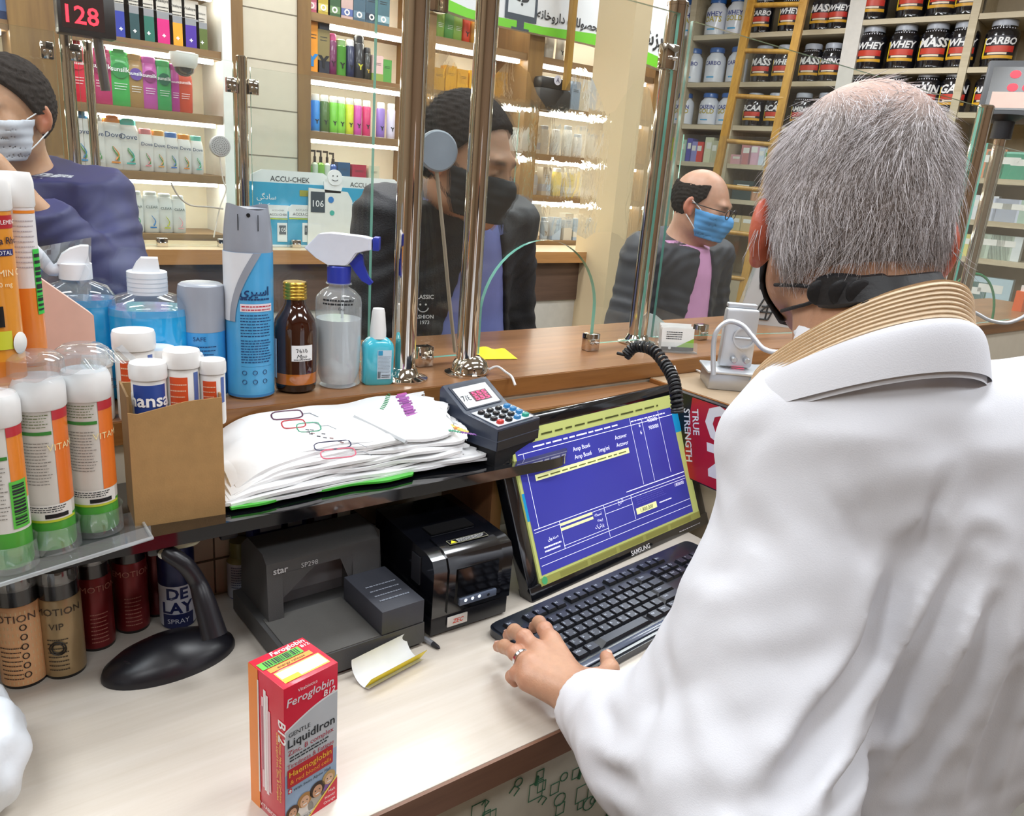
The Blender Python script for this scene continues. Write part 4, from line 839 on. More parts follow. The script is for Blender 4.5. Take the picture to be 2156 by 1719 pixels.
# printed top bag: outlines of glasses, plants and bars lie on the sheet
def tfp(px, py):
    z_ = 1.21
    for _ in range(30):
        q_ = onZ(px, py, z_); u_ = min(1, max(0, (q_.x-x0_)/(x1_-x0_))); v_ = min(1, max(0, (q_.y-y0_)/(1.008-y0_))); z_ += .25*(tf(u_, v_, .0049)[2]-z_)
    return Vector((q_.x, q_.y, z_))
def ink(P2, c_, w_=.0011, closed=False):
    m.tube([tfp(*p_) for p_ in P2], w_, M(c_, .45, var=0), 4, closed=closed)
def pxr(cx_, cy_2, a, b, sh, n=16): return [(cx_+a*math.copysign(abs(math.cos(q))**.55, math.cos(q))+sh*b*math.sin(q), cy_2+b*math.copysign(abs(math.sin(q))**.55, math.sin(q))-.15*a*math.cos(q)) for q in [2*PI*i/n for i in range(n)]]
for cx_, cy_2, a_, b_, c_ in ((604, 874, 32, 8, '#5A2A4A'), (618, 893, 24, 8, '#C03A44'), (650, 900, 24, 9, '#5AA88A'), (700, 938, 38, 8, '#3A3A5A'), (712, 955, 36, 9, '#D86A80')):
    ink(pxr(cx_, cy_2, a_, b_, .8), c_, .0010, True); ink([(cx_+a_, cy_2-2), (cx_+a_+16, cy_2-4), (cx_+a_+34, cy_2+4)], '#8A9098', .0005)
rg = random.Random(9)
for i in range(11): x_ = rg.uniform(640, 720); y_ = 905+(x_-640)*.25+rg.uniform(-6, 8); ink([(x_, y_), (x_+8, y_+1)], rg.choice(['#6A6A72', '#9A7A7A', '#3A3A44']), .0009)
ink([(745+11*i, 878+5.4*i) for i in range(11)], '#B9BCBF', .0030); ink([(747+11*i, 876+5.4*i) for i in range(11)], '#9FA6A4', .0006)
for i in range(10): ink([(800+2.6*i-.12*i*i, 860-3.4*i), (808+2.6*i-.12*i*i, 862-3.4*i)], '#4A9A6A', .0008)
for i in range(22): f__ = i/21; x_ = 842+26*f__+rg.uniform(-4, 4); y_ = 830+44*f__; ink([(x_-9, y_+2), (x_+10, y_-2)], rg.choice(['#A04AA0', '#8A3A90', '#C04A9A', '#B86AB8']), .0013)
for i in range(10): x_ = 918+6.5*i; y_ = 886+2.6*i; ink([(x_, y_), (x_+10, y_+1)], rg.choice(['#F0C04A', '#E8903A', '#F0D870']), .0022)
for i in range(14): x_ = 925+5.5*i; y_ = 902+.9*i; ink([(x_, y_), (x_+6, y_+3)], '#5AAA8A' if i < 8 else rg.choice(['#7A4A9A', '#9A6AB0']), .0011)
for i in range(9): x_ = 876+7*i; ink([(x_, 870+2.2*i), (x_+16, 868+3.2*i)], rg.choice(['#A8B890', '#8ABA80', '#C8C8A0']), .0007)
m.build('plastic_bag', label='white bag printed with glasses and flowers, top of the stack', cat='bag')

# cardboard box with tubs
a = onZ(285, 1112, SZ); b = onZ(475, 1083, SZ); u = (b-a); bw_ = u.length; ang = math.atan2(u.y, u.x)
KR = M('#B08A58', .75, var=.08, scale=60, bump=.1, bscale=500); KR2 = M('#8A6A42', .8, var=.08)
t = thing('cardboard_box', 'open brown cardboard box holding white tubs on the shelf', 'box', a, ang); BH = .140; BD = .070; th2_ = .0022
m = MB(); m.prism([(0, 0), (bw_, 0), (bw_, BH+.004), (bw_*.6, BH+.002), (bw_*.1, BH-.008), (0, BH-.006)], 0, th2_, KR); m.build('front_panel', t)
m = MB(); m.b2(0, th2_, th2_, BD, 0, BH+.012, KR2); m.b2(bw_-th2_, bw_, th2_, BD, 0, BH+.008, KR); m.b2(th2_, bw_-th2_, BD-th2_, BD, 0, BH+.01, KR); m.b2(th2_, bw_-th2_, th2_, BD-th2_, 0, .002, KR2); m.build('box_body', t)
OG = M('#E2572A', .4); WL = M('#F0EFEC', .4, coat=.2)
def tub(P, r, h, label, front='orange', yellow=True, extra=0, blue=False):
    t = thing('tablet_tub', label, 'tub', P, face(P, extra)); m = MB(); m.lathe([(r*.88, 0), (r*.92, .003), (r*.92, h*.80), (r*.90, h*.81)], WL, n=40)
    if front == 'orange':
        m.patch(-r*.75, r*.25, h*.25, h*.70, OG, r*.92, .0004); m.fine(-r*.70, r*.20, h*.28, h*.66, 5, M('#F6C9A8', .4), r*.92, .0008, fill=.2)
        m.patch(r*.62, r*.95, h*.35, h*.75, M('#5A74B8', .4), r*.92, .0004, n=3)
    if front == 'blue':
        m.patch(-r*.95, r*.95, h*.12, h*.74, M('#2C4A9A', .4), r*.92, .0004, n=14); m.text('hansa', h*.24, WT, T(0, 0, h*.46), wrap=r*.92, lift=.0009, bold=.02); m.text('by sanotact', h*.11, WT, T(0, 0, h*.30), wrap=r*.92, lift=.0009); m.patch(-r*.95, r*.95, h*.10, h*.13, OG, r*.92, .0006, n=14)
    if yellow: m.patch(r*.25, r*.50, h*.08, h*.25, M('#E8DA3A', .4), r*.92, .0009, n=3); m.bars(r*.50, r*.85, h*.08, h*.25, DK, r*.92, .0009, n=8)
    m.build('body', t); m = MB(); m.lathe([(r, h*.80), (r*1.02, h*.82), (r*1.02, h*.955), (r*.96, h), (r*.90, h*.995), (0, h*.99)], M('#F4F4F3', .35, coat=.3), n=40, caps=False); m.build('lid', t); return t
def inbox(px, ytop, v, r, h, label, **k_):
    X_ = T(*a) @ R(ang); q_ = onN(px, ytop, X_ @ Vector((0, v, 0)), X_.to_3x3() @ Vector((0, 1, 0))); return tub(Vector((q_.x, q_.y, q_.z-h+.003)), r, h, label, **k_)
inbox(311, 768, .022, .0195, .085, 'white tub with a blue wrap label, front left in the box', front='blue', yellow=False)
inbox(382, 742, .026, .0195, .092, 'white tub with orange label and yellow sticker, front middle in the box')
inbox(446, 762, .022, .0150, .075, 'smaller white tub with orange label, front right in the box', yellow=False)
# tubs on the counter behind the box
tub(ctop(292, 878, .02, CT)+Vector((-.004, -.020, 0)), .0245, .112, 'tallest white tub with orange label, standing behind the box')
for px, py, r_, h_, l_ in ((222, 900, .020, .085, 'plain white tub lid between the pink box and the tallest tub'), (365, 900, .024, .085, 'white tub behind the box, right of the tallest tub'), (438, 905, .024, .074, 'white tub in front of the grey lidded can')):
    pp = onZ(px, py, CT); pp.y = max(pp.y, 1.036+0*r_); tub(Vector((pp.x, max(pp.y, 1.022+r_), CT)), r_, h_, l_, front='none', yellow=False)

# effervescent tube racks
TP = glassmat('clear_tray', (.90, .94, .97), .30, rough=.04, veil=.07)
ta = onZ(-60, 1232, SZ+.001); tb = onZ(300, 1152, SZ+.001); tray_y = ta.y
def tube_item(P, r, h, label, kind='green', extra=0, parent_group=None):
    t = thing('tablet_tube', label, 'tube', P, face(P, extra)); m = MB()
    if kind == 'green':
        g_ = M('#4FA83A', .3, coat=.4); m.lathe([(r*.96, 0), (r, .003, g_), (r, h*.20, g_), (r, h*.83, M('#D8D4CC', .3, coat=.4))], g_, n=44)
        m.patch(r*.42, r*1.45, h*.28, h*.83, M('#EE7A28', .3, coat=.4), r, .0003, n=10); m.patch(r*.42, r*1.45, h*.775, h*.83, M('#C42E3A', .3), r, .0006, n=10)
        m.patch(-r*1.3, r*.35, h*.695, h*.715, M('#3E8A3A', .4), r, .0004, n=10); m.fine(-r*1.2, r*.3, h*.735, h*.82, 5, M('#6A7A4A', .4), r, .0004, fill=.25); m.fine(-r*1.1, r*.25, h*.40, h*.66, 14, M('#8A8680', .4), r, .0004, fill=.25, seed=4)
        m.patch(-r*1.0, r*1.0, h*.19, h*.28, M('#EDEAE4', .4), r, .0007, n=12); m.fine(-r*.9, r*.7, h*.235, h*.275, 3, DK, r, .0011, fill=.4); m.patch(-r*.2, r*.75, h*.20, h*.225, M('#101014', .4), r, .0011)
        m.text('VITAMIN', h*.055, M('#F8E8B0', .4, var=0), T(r*.95, 0, h*.60), wrap=r, lift=.0008); m.patch(-r*1.2, r*1.2, h*.175, h*.19, M('#C9D23A', .4), r, .0006, n=12)
    if kind == 'bar': 
        g_ = M('#4FA83A', .3, coat=.4); m.lathe([(r*.96, 0), (r, .003, g_), (r, h*.22, g_), (r, h*.83, M('#E4E2DC', .3, coat=.4))], g_, n=44)
        m.patch(r*.35, r*1.35, h*.40, h*.83, M('#EE8A28', .3, coat=.4), r, .0003, n=10); m.patch(r*.35, r*1.35, h*.775, h*.83, M('#C42E3A', .3), r, .0006, n=10); m.patch(r*.25, r*1.1, h*.24, h*.52, M('#5FC84A', .4), r, .0006, n=8); m.bars(r*.35, r*.95, h*.26, h*.50, DK, r, .001, n=22, vert=False)
        m.patch(-r*1.3, r*.3, h*.65, h*.67, M('#3E8A3A', .4), r, .0004, n=10); m.fine(-r*1.2, r*.2, h*.30, h*.62, 14, M('#8A8680', .4), r, .0004, fill=.25, seed=4)
    if kind == 'amber':
        am = M('#E8962A', .3, coat=.5); m.lathe([(r*.96, 0), (r, .003, am), (r, h*.12, M('#DC7A22', .3)), (r, h*.86, am)], am, n=44)
        m.patch(-r*1.2, r*1.3, h*.75, h*.81, M('#B8242E', .3), r, .0004, n=12); m.text('FOOD SUPPLEMENT', h*.028, WT, T(r*.3, 0, h*.77), wrap=r, lift=.0009); m.text('Alpha Rho', h*.045, M('#3A2A3A', .4, var=0), T(r*.45, 0, h*.68), wrap=r, lift=.0009, bold=.02); m.patch(r*.0, r*1.0, h*.625, h*.655, M('#2A2E6E', .4), r, .0007); m.text('TOTAL', h*.028, WT, T(r*.5, 0, h*.63), wrap=r, lift=.0011)
        m.text('VITAMIN C', h*.045, M('#FBE9C0', .4, var=0), T(r*.3, 0, h*.53), wrap=r, lift=.0009); m.text('1000 mg', h*.032, M('#FBE9C0', .4, var=0), T(r*.3, 0, h*.48), wrap=r, lift=.0009); m.patch(-r*.2, r*.28, h*.29, h*.39, M('#141212', .4), r, .0009); m.patch(-r*.1, r*.5, h*.18, h*.27, M('#D8D83A', .4), r, .0009)
        q_ = -PI/2+.9; m.lathe([(0, .0012), (r*.42, .0006), (r*.45, 0)], M('#EDEBE6', .4), T(math.cos(q_)*r, math.sin(q_)*r, h*.20) @ R(q_+PI/2) @ R(PI/2, 'X'), n=28, caps=False)
    if kind == 'white':
        m.lathe([(r*.96, 0), (r, .003, M('#F08A2E', .3)), (r, h*.42, M('#F08A2E', .3, coat=.3)), (r, h*.90, M('#EDE9EA', .3, coat=.3))], OG, n=44); m.patch(-r*.2, r*1.2, h*.80, h*.815, M('#E88A2A', .4), r, .0004); m.fine(-r*.3, r*.9, h*.52, h*.78, 10, M('#B8B0B8', .4), r, .0005, fill=.2)
        m.patch(r*.62, r*1.25, h*.28, h*.62, M('#3EC84A', .4), r, .0006, n=5); m.bars(r*.66, r*1.15, h*.30, h*.60, DK, r, .001, n=18, vert=False)
    m.build('body', t)
    m = MB(); m.lathe([(r*1.03, h*.83), (r*1.08, h*.84), (r*1.08, h*.955), (r*1.0, h*.985), (r*.94, h), (r*.9, h*.994), (0, h*.99)], M('#F2F2F1', .35, coat=.3), n=44, caps=False); m.build('lid', t); return t
trl = [(205, 1116, .0225, .176, 'vitamin tube beside the cardboard box, right end of its rack', 'green', .0), (113, 1152, .0225, .178, 'vitamin tube in the middle of the lower rack', 'green', .0), (25, 1192, .0205, .172, 'vitamin tube with a green barcode at the left frame edge', 'bar', -.0)]
TPs = []
for px, py, r_, h_, l_, k_, ex_ in trl:
    P = onZ(px, py, SZ+.012); v = Vector((P.x, P.y, 0)).normalized(); P = P+v*r_; P.z = SZ+.008; TPs.append((P, r_)); tube_item(P, r_, h_, l_, k_, ex_)
t = thing('plastic_tray', 'clear plastic rack with round cups for the vitamin tubes', 'tray', (0, 0, SZ))
xs0, xs1 = TPs[2][0].x-.06, TPs[0][0].x+.045; y0 = min(p.y for p, _ in TPs)-.038; y1 = max(p.y for p, _ in TPs)+.03
sk = (TPs[0][0].y-TPs[2][0].y)/(TPs[0][0].x-TPs[2][0].x); yf = lambda x: TPs[2][0].y-.036+sk*.45*(x-TPs[2][0].x)
m = MB(); m.add([(xs0, yf(xs0), .002), (xs1, yf(xs1), .002), (xs1, y1, .002), (xs0, y1, .002)], [(0, 1, 2, 3)], TP); m.tube([(xs0, yf(xs0), .004), (xs1, yf(xs1), .004), (xs1, y1, .004)], .0022, glassmat('tray_rim', (.85, .9, .95), .5, veil=.25), 8)
m.add([(xs0, yf(xs0), .002), (xs1, yf(xs1), .002), (xs1, yf(xs1)+.006, .016), (xs0, yf(xs0)+.006, .016)], [(0, 1, 2, 3)], TP); m.build('tray', t)
for P, r_ in TPs: m = MB(T(P.x, P.y, 0)); m.lathe([(r_*1.18, .004), (r_*1.14, .030), (r_*1.2, .032)], glassmat('cup', (.9, .95, .95), .35, veil=.12), n=40, caps=False); m.build('cup', t)
_q = onD(0, 800, prj(TPs[2][0])[2]-.01); Pa = Vector((_q.x, _q.y, TPs[2][0].z+.172)); tube_item(Pa, .0235, .196, 'amber orange vitamin tube stacked highest at the left edge', 'amber', .1)
_q = onD(66, 780, prj(TPs[2][0])[2]+.035); Pb_ = Vector((_q.x, _q.y, TPs[2][0].z+.178)); tube_item(Pb_, .0165, .190, 'white and orange tube just behind the amber orange one', 'white', .1)
t = thing('plastic_tray', 'upper clear plastic rack laid over the vitamin tube lids', 'tray', (0, 0, SZ+.187))
m = MB(); yz = lambda x, o: TPs[2][0].y+sk*(x-TPs[2][0].x)+o
m.grid(lambda u, v: (TPs[2][0].x-.05+(TPs[0][0].x+.05-TPs[2][0].x+.05)*u, yz(TPs[2][0].x-.05+(TPs[0][0].x+.05-TPs[2][0].x+.05)*u, -.028+.07*v), .001+.004*math.sin(u*20)**2), 40, 8, TP); m.build('sheet', t)
for P, r_ in TPs[:2]: m = MB(T(P.x, P.y, 0)); m.lathe([(r_*1.15, .003), (r_*1.10, .018), (r_*.8, .023), (0, .024)], TP, n=40, caps=False); m.build('cup', t)
# pink display carton
pk = [onD(97, 592, 1.02), onD(198, 665, 1.02), onD(198, 735, 1.02), onD(95, 735, 1.02)]
P = Vector((pk[2].x, 1.040, CT)); X_ = T(pk[3].x, 1.03, CT); zl = onY(97, 590, 1.03).z-CT; zr = onY(198, 665, 1.03).z-CT; xl = onY(80, 590, 1.03).x-pk[3].x; xr = onY(200, 700, 1.03).x-pk[3].x
m = MB(); m.prism([(xl, 0), (xr, 0), (xr, zr), (xl, zl+.004)], 0, .03, M('#E6B9A9', .6)); m.text('2', .012, DK, T(.030, -.0006, .050)); m.text('Pieces', .008, DK, T(.040, -.0006, .050), al='l'); m.text('Effervescent Tablets', .0062, DK, T(.020, -.0006, .041), al='l')
m.build('display_carton', label='pink cardboard display box with a slanted top at the left', cat='box', loc=(pk[3].x, 1.03, CT))
m = MB(); m.grid(lambda u_, v_: onD(82+110*u_, 520+80*v_+40*u_-60*u_*(1-v_), 1.0-.03*math.sin(u_*6+v_*3)), 14, 10, glassmat('film', (.93, .95, .97), .35, rough=.1, veil=.10)); m.build('plastic_film', label='torn clear plastic film sticking up above the pink box', cat='film')
# white fluffy bag at the lower left frame edge
m = MB(); rg = random.Random(3); c0 = onZ(-75, 1580, DZ+.05)
def lump(u, v):
    a_ = u*2*PI; b_ = v*PI; d_ = 1+.06*math.sin(5*a_+3*b_)+.03*math.sin(9*a_-5*b_)+.02*math.sin(11*b_+a_*4); return (math.cos(a_)*math.sin(b_)*.052*d_, math.sin(a_)*math.sin(b_)*.075*d_, max(-.048, math.cos(b_)*.055*d_))
m.grid(lump, 60, 36, M('#DEE4EA', .4, bump=.6, bscale=60, alpha=.96), closeu=True); m.build('crumpled_bag', label='crumpled white plastic bag at the lower left frame edge', cat='bag', loc=(c0.x, c0.y, DZ+.0485))
# ------------------------------------------------------------------ lit cosmetics shelves along the back wall
SY = 3.20; SB_ = 3.46
ZS = [1.235, 1.457, 1.675, 1.900, 2.115]
LED = M('#FFFDF2', .5, var=0, em=20); BACKLIT = M('#FBF1DA', .5, var=.02)
FRAMES = [(-.20, -.13), (.315, .47), (1.02, 1.065), (1.278, 1.33), (1.845, 1.895), (2.40, 2.49), (3.25, 3.32)]
u_ = thing('display_shelving', 'wooden wall shelving with glowing shelves full of cosmetics', 'shelving', (0, 0, 0))
for i, (a, b) in enumerate(FRAMES): m = MB(); m.b2(a, b, SY-.01, SB_, 1.225, CEIL if i in (2, 3) else 2.62, SHW); m.build('upright', u_)
m = MB(); m.b2(.985, 1.02, SY-.012, SB_, 1.225, 2.6, M('#F3F1EA', .4)); m.build('white_panel', u_)
BAYS = [(-.13, .315), (.47, .985), (1.33, 1.845), (1.895, 2.40), (2.49, 3.25)]
for bi, (a, b) in enumerate(BAYS):
    for zi, z in enumerate(ZS+[2.33]):
        z = z+(0 if bi < 2 else -.02 if zi > 1 else 0)
        m = MB(); m.b2(a+.001, b-.001, SY, SB_-.012, z-.030, z, SHX); m.build('shelf_board', u_)
        if zi > 0: m = MB(); m.b2(a+.02, b-.02, SY+.03, SY+.055, z-.044, z-.031, LED); m.build('light_strip', u_)
    m = MB(); m.b2(a, b, SB_-.012, SB_, 1.225, 2.62, BACKLIT); m.build('back_panel', u_)
def sz(bi, zi): return ZS[zi]+(0 if bi < 2 else -.02 if zi > 1 else 0)
# beige wall strip between two uprights with horizontal grooves
m = MB(); m.b2(1.066, 1.277, SY+.0, SB_, 1.225, CEIL, M('#CFC3AE', .35, var=.04))
for z in (1.37, 1.545, 1.72, 1.895, 2.07): m.b2(1.066, 1.277, SY-.001, SY+.003, z-.0018, z+.0018, M('#6E6454', .7))
m.build('wall_panel', kind='structure')
m = MB(); m.b2(-1.5, 3.32, SB_+.005, 3.515, 1.1, 2.7, M('#8A6E48', .6)); m.build('wall_trim', kind='structure')

def carton(w_, h_, d_, segs, text=None, tc='#3A3A3A', ts=.02, mark=None):
    """segs: (z0,z1,colour) as fractions"""
    m = MB(); m.box((0, d_/2, h_/2), (w_, d_, h_), M(segs[0][2], .45))
    for z0, z1, c_ in segs[1:]:
        m.b2(-w_/2-.0004, w_/2+.0004, -.0005, d_, z0*h_, z1*h_, M(c_, .45))
    if text: m.text(text, ts, M(tc, .5, var=0), T(0, -.001, h_*.80), w=min(w_*.8, 1), bold=.01)
    if mark: m.text(mark[0], mark[2], M(mark[1], .5, var=0), T(0, -.0015, h_*.12), bold=.05)
    m.fine(-w_*.3, w_*.3, h_*.62, h_*.74, 2, M(tc, .5), lift=.001, fill=.3)
    return m
def flask(t, w_, h_, d_, body, cap, text=None, tc='#FFFFFF', badge=None, e=3, swirl=None, capfrac=.14, base=None):
    r = w_/2; m = MB(); b_ = M(body, .35, coat=.3)
    m.lathe([(r*.85, 0), (r*.93, .004), (r*.95, h_*.25), (r, h_*.55), (r*.97, h_*.72), (r*.78, h_*(1-capfrac)), (r*.7, h_*(1-capfrac+.01))], b_, n=22, e=e, ry=d_/w_, X=T(0, d_/2, 0))
    F_ = T(0, d_*.0, 0)
    if badge: m.disc((0, -.0025, h_*.62), r*.62, M(badge, .4), n=18, rx=1)
    if text: m.text(text, r*.5, M(tc, .5, var=0), T(0, -.0040, h_*.60), w=w_*.7, bold=.01)
    if swirl: 
        for k_, c_ in enumerate(swirl): m.tube([(math.sin(j*.8+k_)*r*.25+r*.1, -.003, h_*(.18+.05*j)) for j in range(6)], r*.06, M(c_, .4), 4, rs=[r*.09*(1-j/7) for j in range(6)])
        m.patch(-r*.3, r*.45, h_*.12, h_*.15, M(swirl[0], .4), lift=.003)
    m.fine(-r*.5, r*.5, h_*.28, h_*.42, 3, M(tc, .5), lift=.004, fill=.25) if not swirl else None
    m.build('bottle', t)
    m = MB(); m.lathe([(r*.74, h_*(1-capfrac)), (r*.74, h_*.98), (r*.62, h_)], M(cap, .35, coat=.3), n=20, e=e, ry=d_/w_, X=T(0, d_/2, 0)); m.build('cap', t)
def spraycan(t, r, h_, body, cap, mark='Y', mc='#202020', low='#F2F2F2'):
    m = MB(T(0, r, 0)); m.lathe([(r*.9, 0), (r, .003, M(low, .4)), (r, h_*.16, M(body, .35, coat=.3)), (r, h_*.80), (r*.8, h_*.84)], M(body, .35, coat=.3), n=22); m.text(mark, r*1.2, M(mc, .5, var=0), T(0, 0, h_*.22), wrap=r, lift=.001, bold=.05); m.build('can', t)
    m = MB(T(0, r, 0)); m.lathe([(r*.86, h_*.82), (r*.86, h_*.97), (r*.7, h_)], M(cap, .4), n=20); m.build('cap', t)
def pumpbottle(t, r, h_, body, top, mark=None):
    m = MB(T(0, r, 0)); m.lathe([(r*.9, 0), (r, .003), (r, h_*.55), (r*.5, h_*.62)], M(body, .2, coat=.6), n=18); 
    if mark: m.text(mark, r*1.2, M('#202020', .5, var=0), T(0, 0, h_*.15), wrap=r, lift=.001, bold=.04)
    m.build('bottle', t); m = MB(T(0, r, 0)); m.lathe([(r*.4, h_*.62), (r*.4, h_*.8), (r*.22, h_*.82), (r*.22, h_)], M(top, .4), n=14); m.box((-.008, 0, h_*.97), (.02, .009, .008), M(top, .4)); m.build('pump', t)
def rowitems(bi, zi, group, items, row):
    """items: (pxcentre, builder) standing on shelf zi of bay bi; row: words for the label"""
    z = sz(bi, zi); n = len(items)
    for i, (px, py, nm, cat, desc, fn) in enumerate(items):
        x = onY(px, py, SY+.02).x; t = thing(nm, f'{desc}, {place(i, n)} {row}', cat, (x, SY+.022, z+.0005), 0, group); fn(t)
def ctn(*a, **k_):
    def f(t): carton(*a, **k_).build('box', t)
    return f
def flk(*a, **k_): return lambda t: flask(t, *a, **k_)
def spc(*a, **k_): return lambda t: spraycan(t, *a, **k_)
def pmp(*a, **k_): return lambda t: pumpbottle(t, *a, **k_)
# bay 2, top rows
def two(c): return [(0, 1, '#CFC7BC'), (0, .48, c), (.48, .62, '#8E8E92')]
rowitems(1, 3, 'two-tone cartons on the shelf with the red digits', [(px, 60, 'carton', 'box', d, ctn(w, h, .07, two(c), 'Vitalayer', mark=('+', '#FFFFFF', .02))) for px, w, h, c, d in
  ((103, .065, .165, '#7CBB2A', 'grey and lime green carton'), (255, .058, .175, '#2B3AA0', 'grey and blue carton'), (284, .062, .175, '#24494E', 'grey and slate carton'), (313, .058, .172, '#1F6A5A', 'grey and dark green carton'), (345, .062, .170, '#D41C7A', 'grey and magenta carton'), (374, .054, .160, '#F0A020', 'grey and yellow carton'), (402, .058, .158, '#4A2A9A', 'grey and purple carton'), (425, .038, .148, '#5A6A2E', 'grey and olive carton'))], 'on the top shelf with red digits')
rowitems(1, 2, 'shampoo bottles on the second lit shelf', [(px, 165, 'shampoo_bottle', 'bottle', d, flk(w, h, .05, c, c2, 'sunsilk', badge=b)) for px, w, h, c, c2, b, d in
  ((165, .07, .20, '#E0203E', '#E0203E', '#E0203E', 'bright red bottle'), (216, .085, .195, '#C22C6A', '#C22C6A', '#8E1A50', 'deep pink shampoo bottle'), (254, .085, .19, '#3FAF52', '#49B85A', '#2A8A44', 'green shampoo bottle'), (287, .066, .18, '#A8834E', '#A8834E', '#6A4AA0', 'tan shampoo bottle with a purple badge'), (316, .066, .178, '#C252A8', '#C252A8', '#8A2A70', 'violet pink shampoo bottle'), (346, .066, .172, '#35A85A', '#35A85A', '#1F6A50', 'smaller green shampoo bottle'), (369, .04, .165, '#B02A8A', '#B02A8A', None, 'slim magenta bottle'), (390, .06, .165, '#C2401E', '#C2401E', None, 'orange red bottle'))], 'on the second lit shelf')
rowitems(1, 1, 'white wash bottles on the third lit shelf', [(px, 300, 'wash_bottle', 'bottle', d, flk(w, h, .045, '#DDDAD6', c2, 'Dove', tc='#3A4A6A', swirl=[c2, '#5AA05A'])) for px, w, h, c2, d in
  ((112, .066, .175, '#D8D8D8', 'white bottle with pale cap'), (172, .072, .19, '#4A90C8', 'white bottle with blue cap'), (204, .066, .185, '#C8C8C8', 'white bottle with grey cap'), (240, .078, .185, '#E08A30', 'large white bottle with orange cap'), (272, .078, .18, '#4AB0A8', 'large white bottle with teal cap'), (309, .054, .15, '#E08A90', 'white bottle with rose cap'), (336, .054, .148, '#E0A050', 'white bottle with amber cap'), (363, .054, .145, '#4A78C0', 'white bottle with royal blue cap'), (390, .054, .142, '#E08A30', 'white bottle with small orange cap'), (416, .05, .14, '#6AC0B0', 'white bottle with mint cap'))], 'on the third lit shelf')
rowitems(1, 0, 'pale grey bottles on the lowest lit shelf', [(px, 440, 'shampoo_bottle', 'bottle', d, flk(w, h, .045, '#CFD2D2', '#C8CCCC', 'CLEAR', tc='#4A5A5A', swirl=[c2], capfrac=.1)) for px, w, h, c2, d in
  ((228, .05, .15, '#3A5AA0', 'dark label bottle'), (258, .056, .15, '#C84A6A', 'pale grey bottle with a pink mark'), (288, .056, .15, '#2A9A6A', 'pale grey bottle with a green mark'), (320, .060, .15, '#2A7AC0', 'pale grey bottle with a blue mark'), (350, .056, .145, '#B8C02A', 'pale grey bottle with a lime mark'), (378, .054, .14, '#E0A0A8', 'pale grey bottle with a rose ring mark'))], 'on the lowest lit shelf')
# bay 1
rowitems(0, 3, 'items on the top shelf at the left edge', [(12, 20, 'wipes_pack', 'pack', 'dark blue wipes pack', ctn(.09, .13, .06, [(0, 1, '#2A3F6A'), (.2, .5, '#5A7AB0')])), (48, 20, 'white_bottle', 'bottle', 'plain white bottle', flk(.07, .15, .06, '#E2DFDA', '#E2DFDA'))], 'on the top shelf at the left edge')
rowitems(0, 2, 'small boxes behind the man at the left edge', [(15, 130, 'carton', 'box', 'green and white box', ctn(.04, .06, .05, [(0, 1, '#9AC08A')], 'A')), (40, 130, 'carton', 'box', 'pale blue box', ctn(.06, .06, .05, [(0, 1, '#7AA8C0')], 'DUREX', tc='#FFFFFF'))], 'above the dark-haired man at the left')
# bay 3
rowitems(2, 4, 'wipes packs high on the shelf beside the tiles', [(px, 25, 'wipes_pack', 'pack', d, ctn(.056, .13, .05, [(0, 1, c), (.1, .3, c2)], 'CLIN', mark=('O', '#EDE8E0', .03))) for px, c, c2, d in ((656, '#B8586A', '#D890A0', 'rose pack'), (681, '#B8A03A', '#D8C870', 'mustard pack'), (705, '#3A5A3A', '#6A8A5A', 'dark green pack'), (731, '#C8A8A0', '#5A6AA0', 'pale pink pack'), (757, '#4A6272', '#6A8292', 'slate pack'), (783, '#3E5868', '#2A3A4A', 'dark slate pack'), (808, '#4A6A72', '#8AAAB0', 'teal grey pack'))], 'on the high shelf right of the tile strip')
rowitems(2, 3, 'products on the second shelf right of the tiles', [
  (658, 100, 'carton', 'box', 'tall orange carton with a blue letter', ctn(.058, .195, .07, [(0, 1, '#F09A28')], mark=('Y', '#2A8AD0', .06))),
  (682, 100, 'carton', 'box', 'tall black and gold carton', ctn(.05, .19, .07, [(0, 1, '#2A2E3A'), (.25, .85, '#8A7A4E')], mark=('Y', '#1A1A1E', .06))),
  (703, 130, 'spray_can', 'can', 'plum can with a pink cap', spc(.021, .155, '#6A1E4E', '#C0407A', mc='#3A0E2A', low='#6A1E4E')),
  (722, 130, 'spray_can', 'can', 'green can', spc(.024, .14, '#4A8A2E', '#8AB070', low='#4A8A2E')),
  (741, 130, 'spray_can', 'can', 'navy can with a white cap', spc(.018, .145, '#222A4A', '#D8D8D8', low='#222A4A')),
  (760, 130, 'spray_can', 'can', 'tallest black can', spc(.024, .165, '#1E1E22', '#16161A', mc='#C8C23A', low='#1E1E22')),
  (777, 130, 'spray_can', 'can', 'black can with a gold letter', spc(.016, .125, '#2A2A24', '#16161A', mc='#C8A23A', low='#2A2A24')),
  (796, 150, 'carton', 'box', 'pink and white carton', ctn(.05, .10, .05, [(0, 1, '#D8B8B0'), (0, .3, '#8AA050')])), (816, 150, 'carton', 'box', 'green carton', ctn(.04, .09, .05, [(0, 1, '#5A9A4A')]))], 'on the shelf right of the tiles')
rowitems(2, 2, 'deodorant cans on the third shelf right of the tiles', [(px, 240, 'spray_can', 'can', d, spc(.0185, .145, c, '#E8E6E0')) for px, c, d in ((650, '#2A8AD8', 'blue can'), (668, '#2A8AD8', 'second blue can'), (687, '#4A6A2A', 'dark green can'), (706, '#7AC83A', 'bright green can'), (722, '#8AD040', 'lime can'), (740, '#D8D82A', 'yellow can'), (757, '#D048A8', 'orchid can'), (776, '#D82A6A', 'crimson pink can'), (806, '#8A6AB8', 'lavender can'), (828, '#D8D0E0', 'pale can'))], 'on the third shelf right of the tile strip')
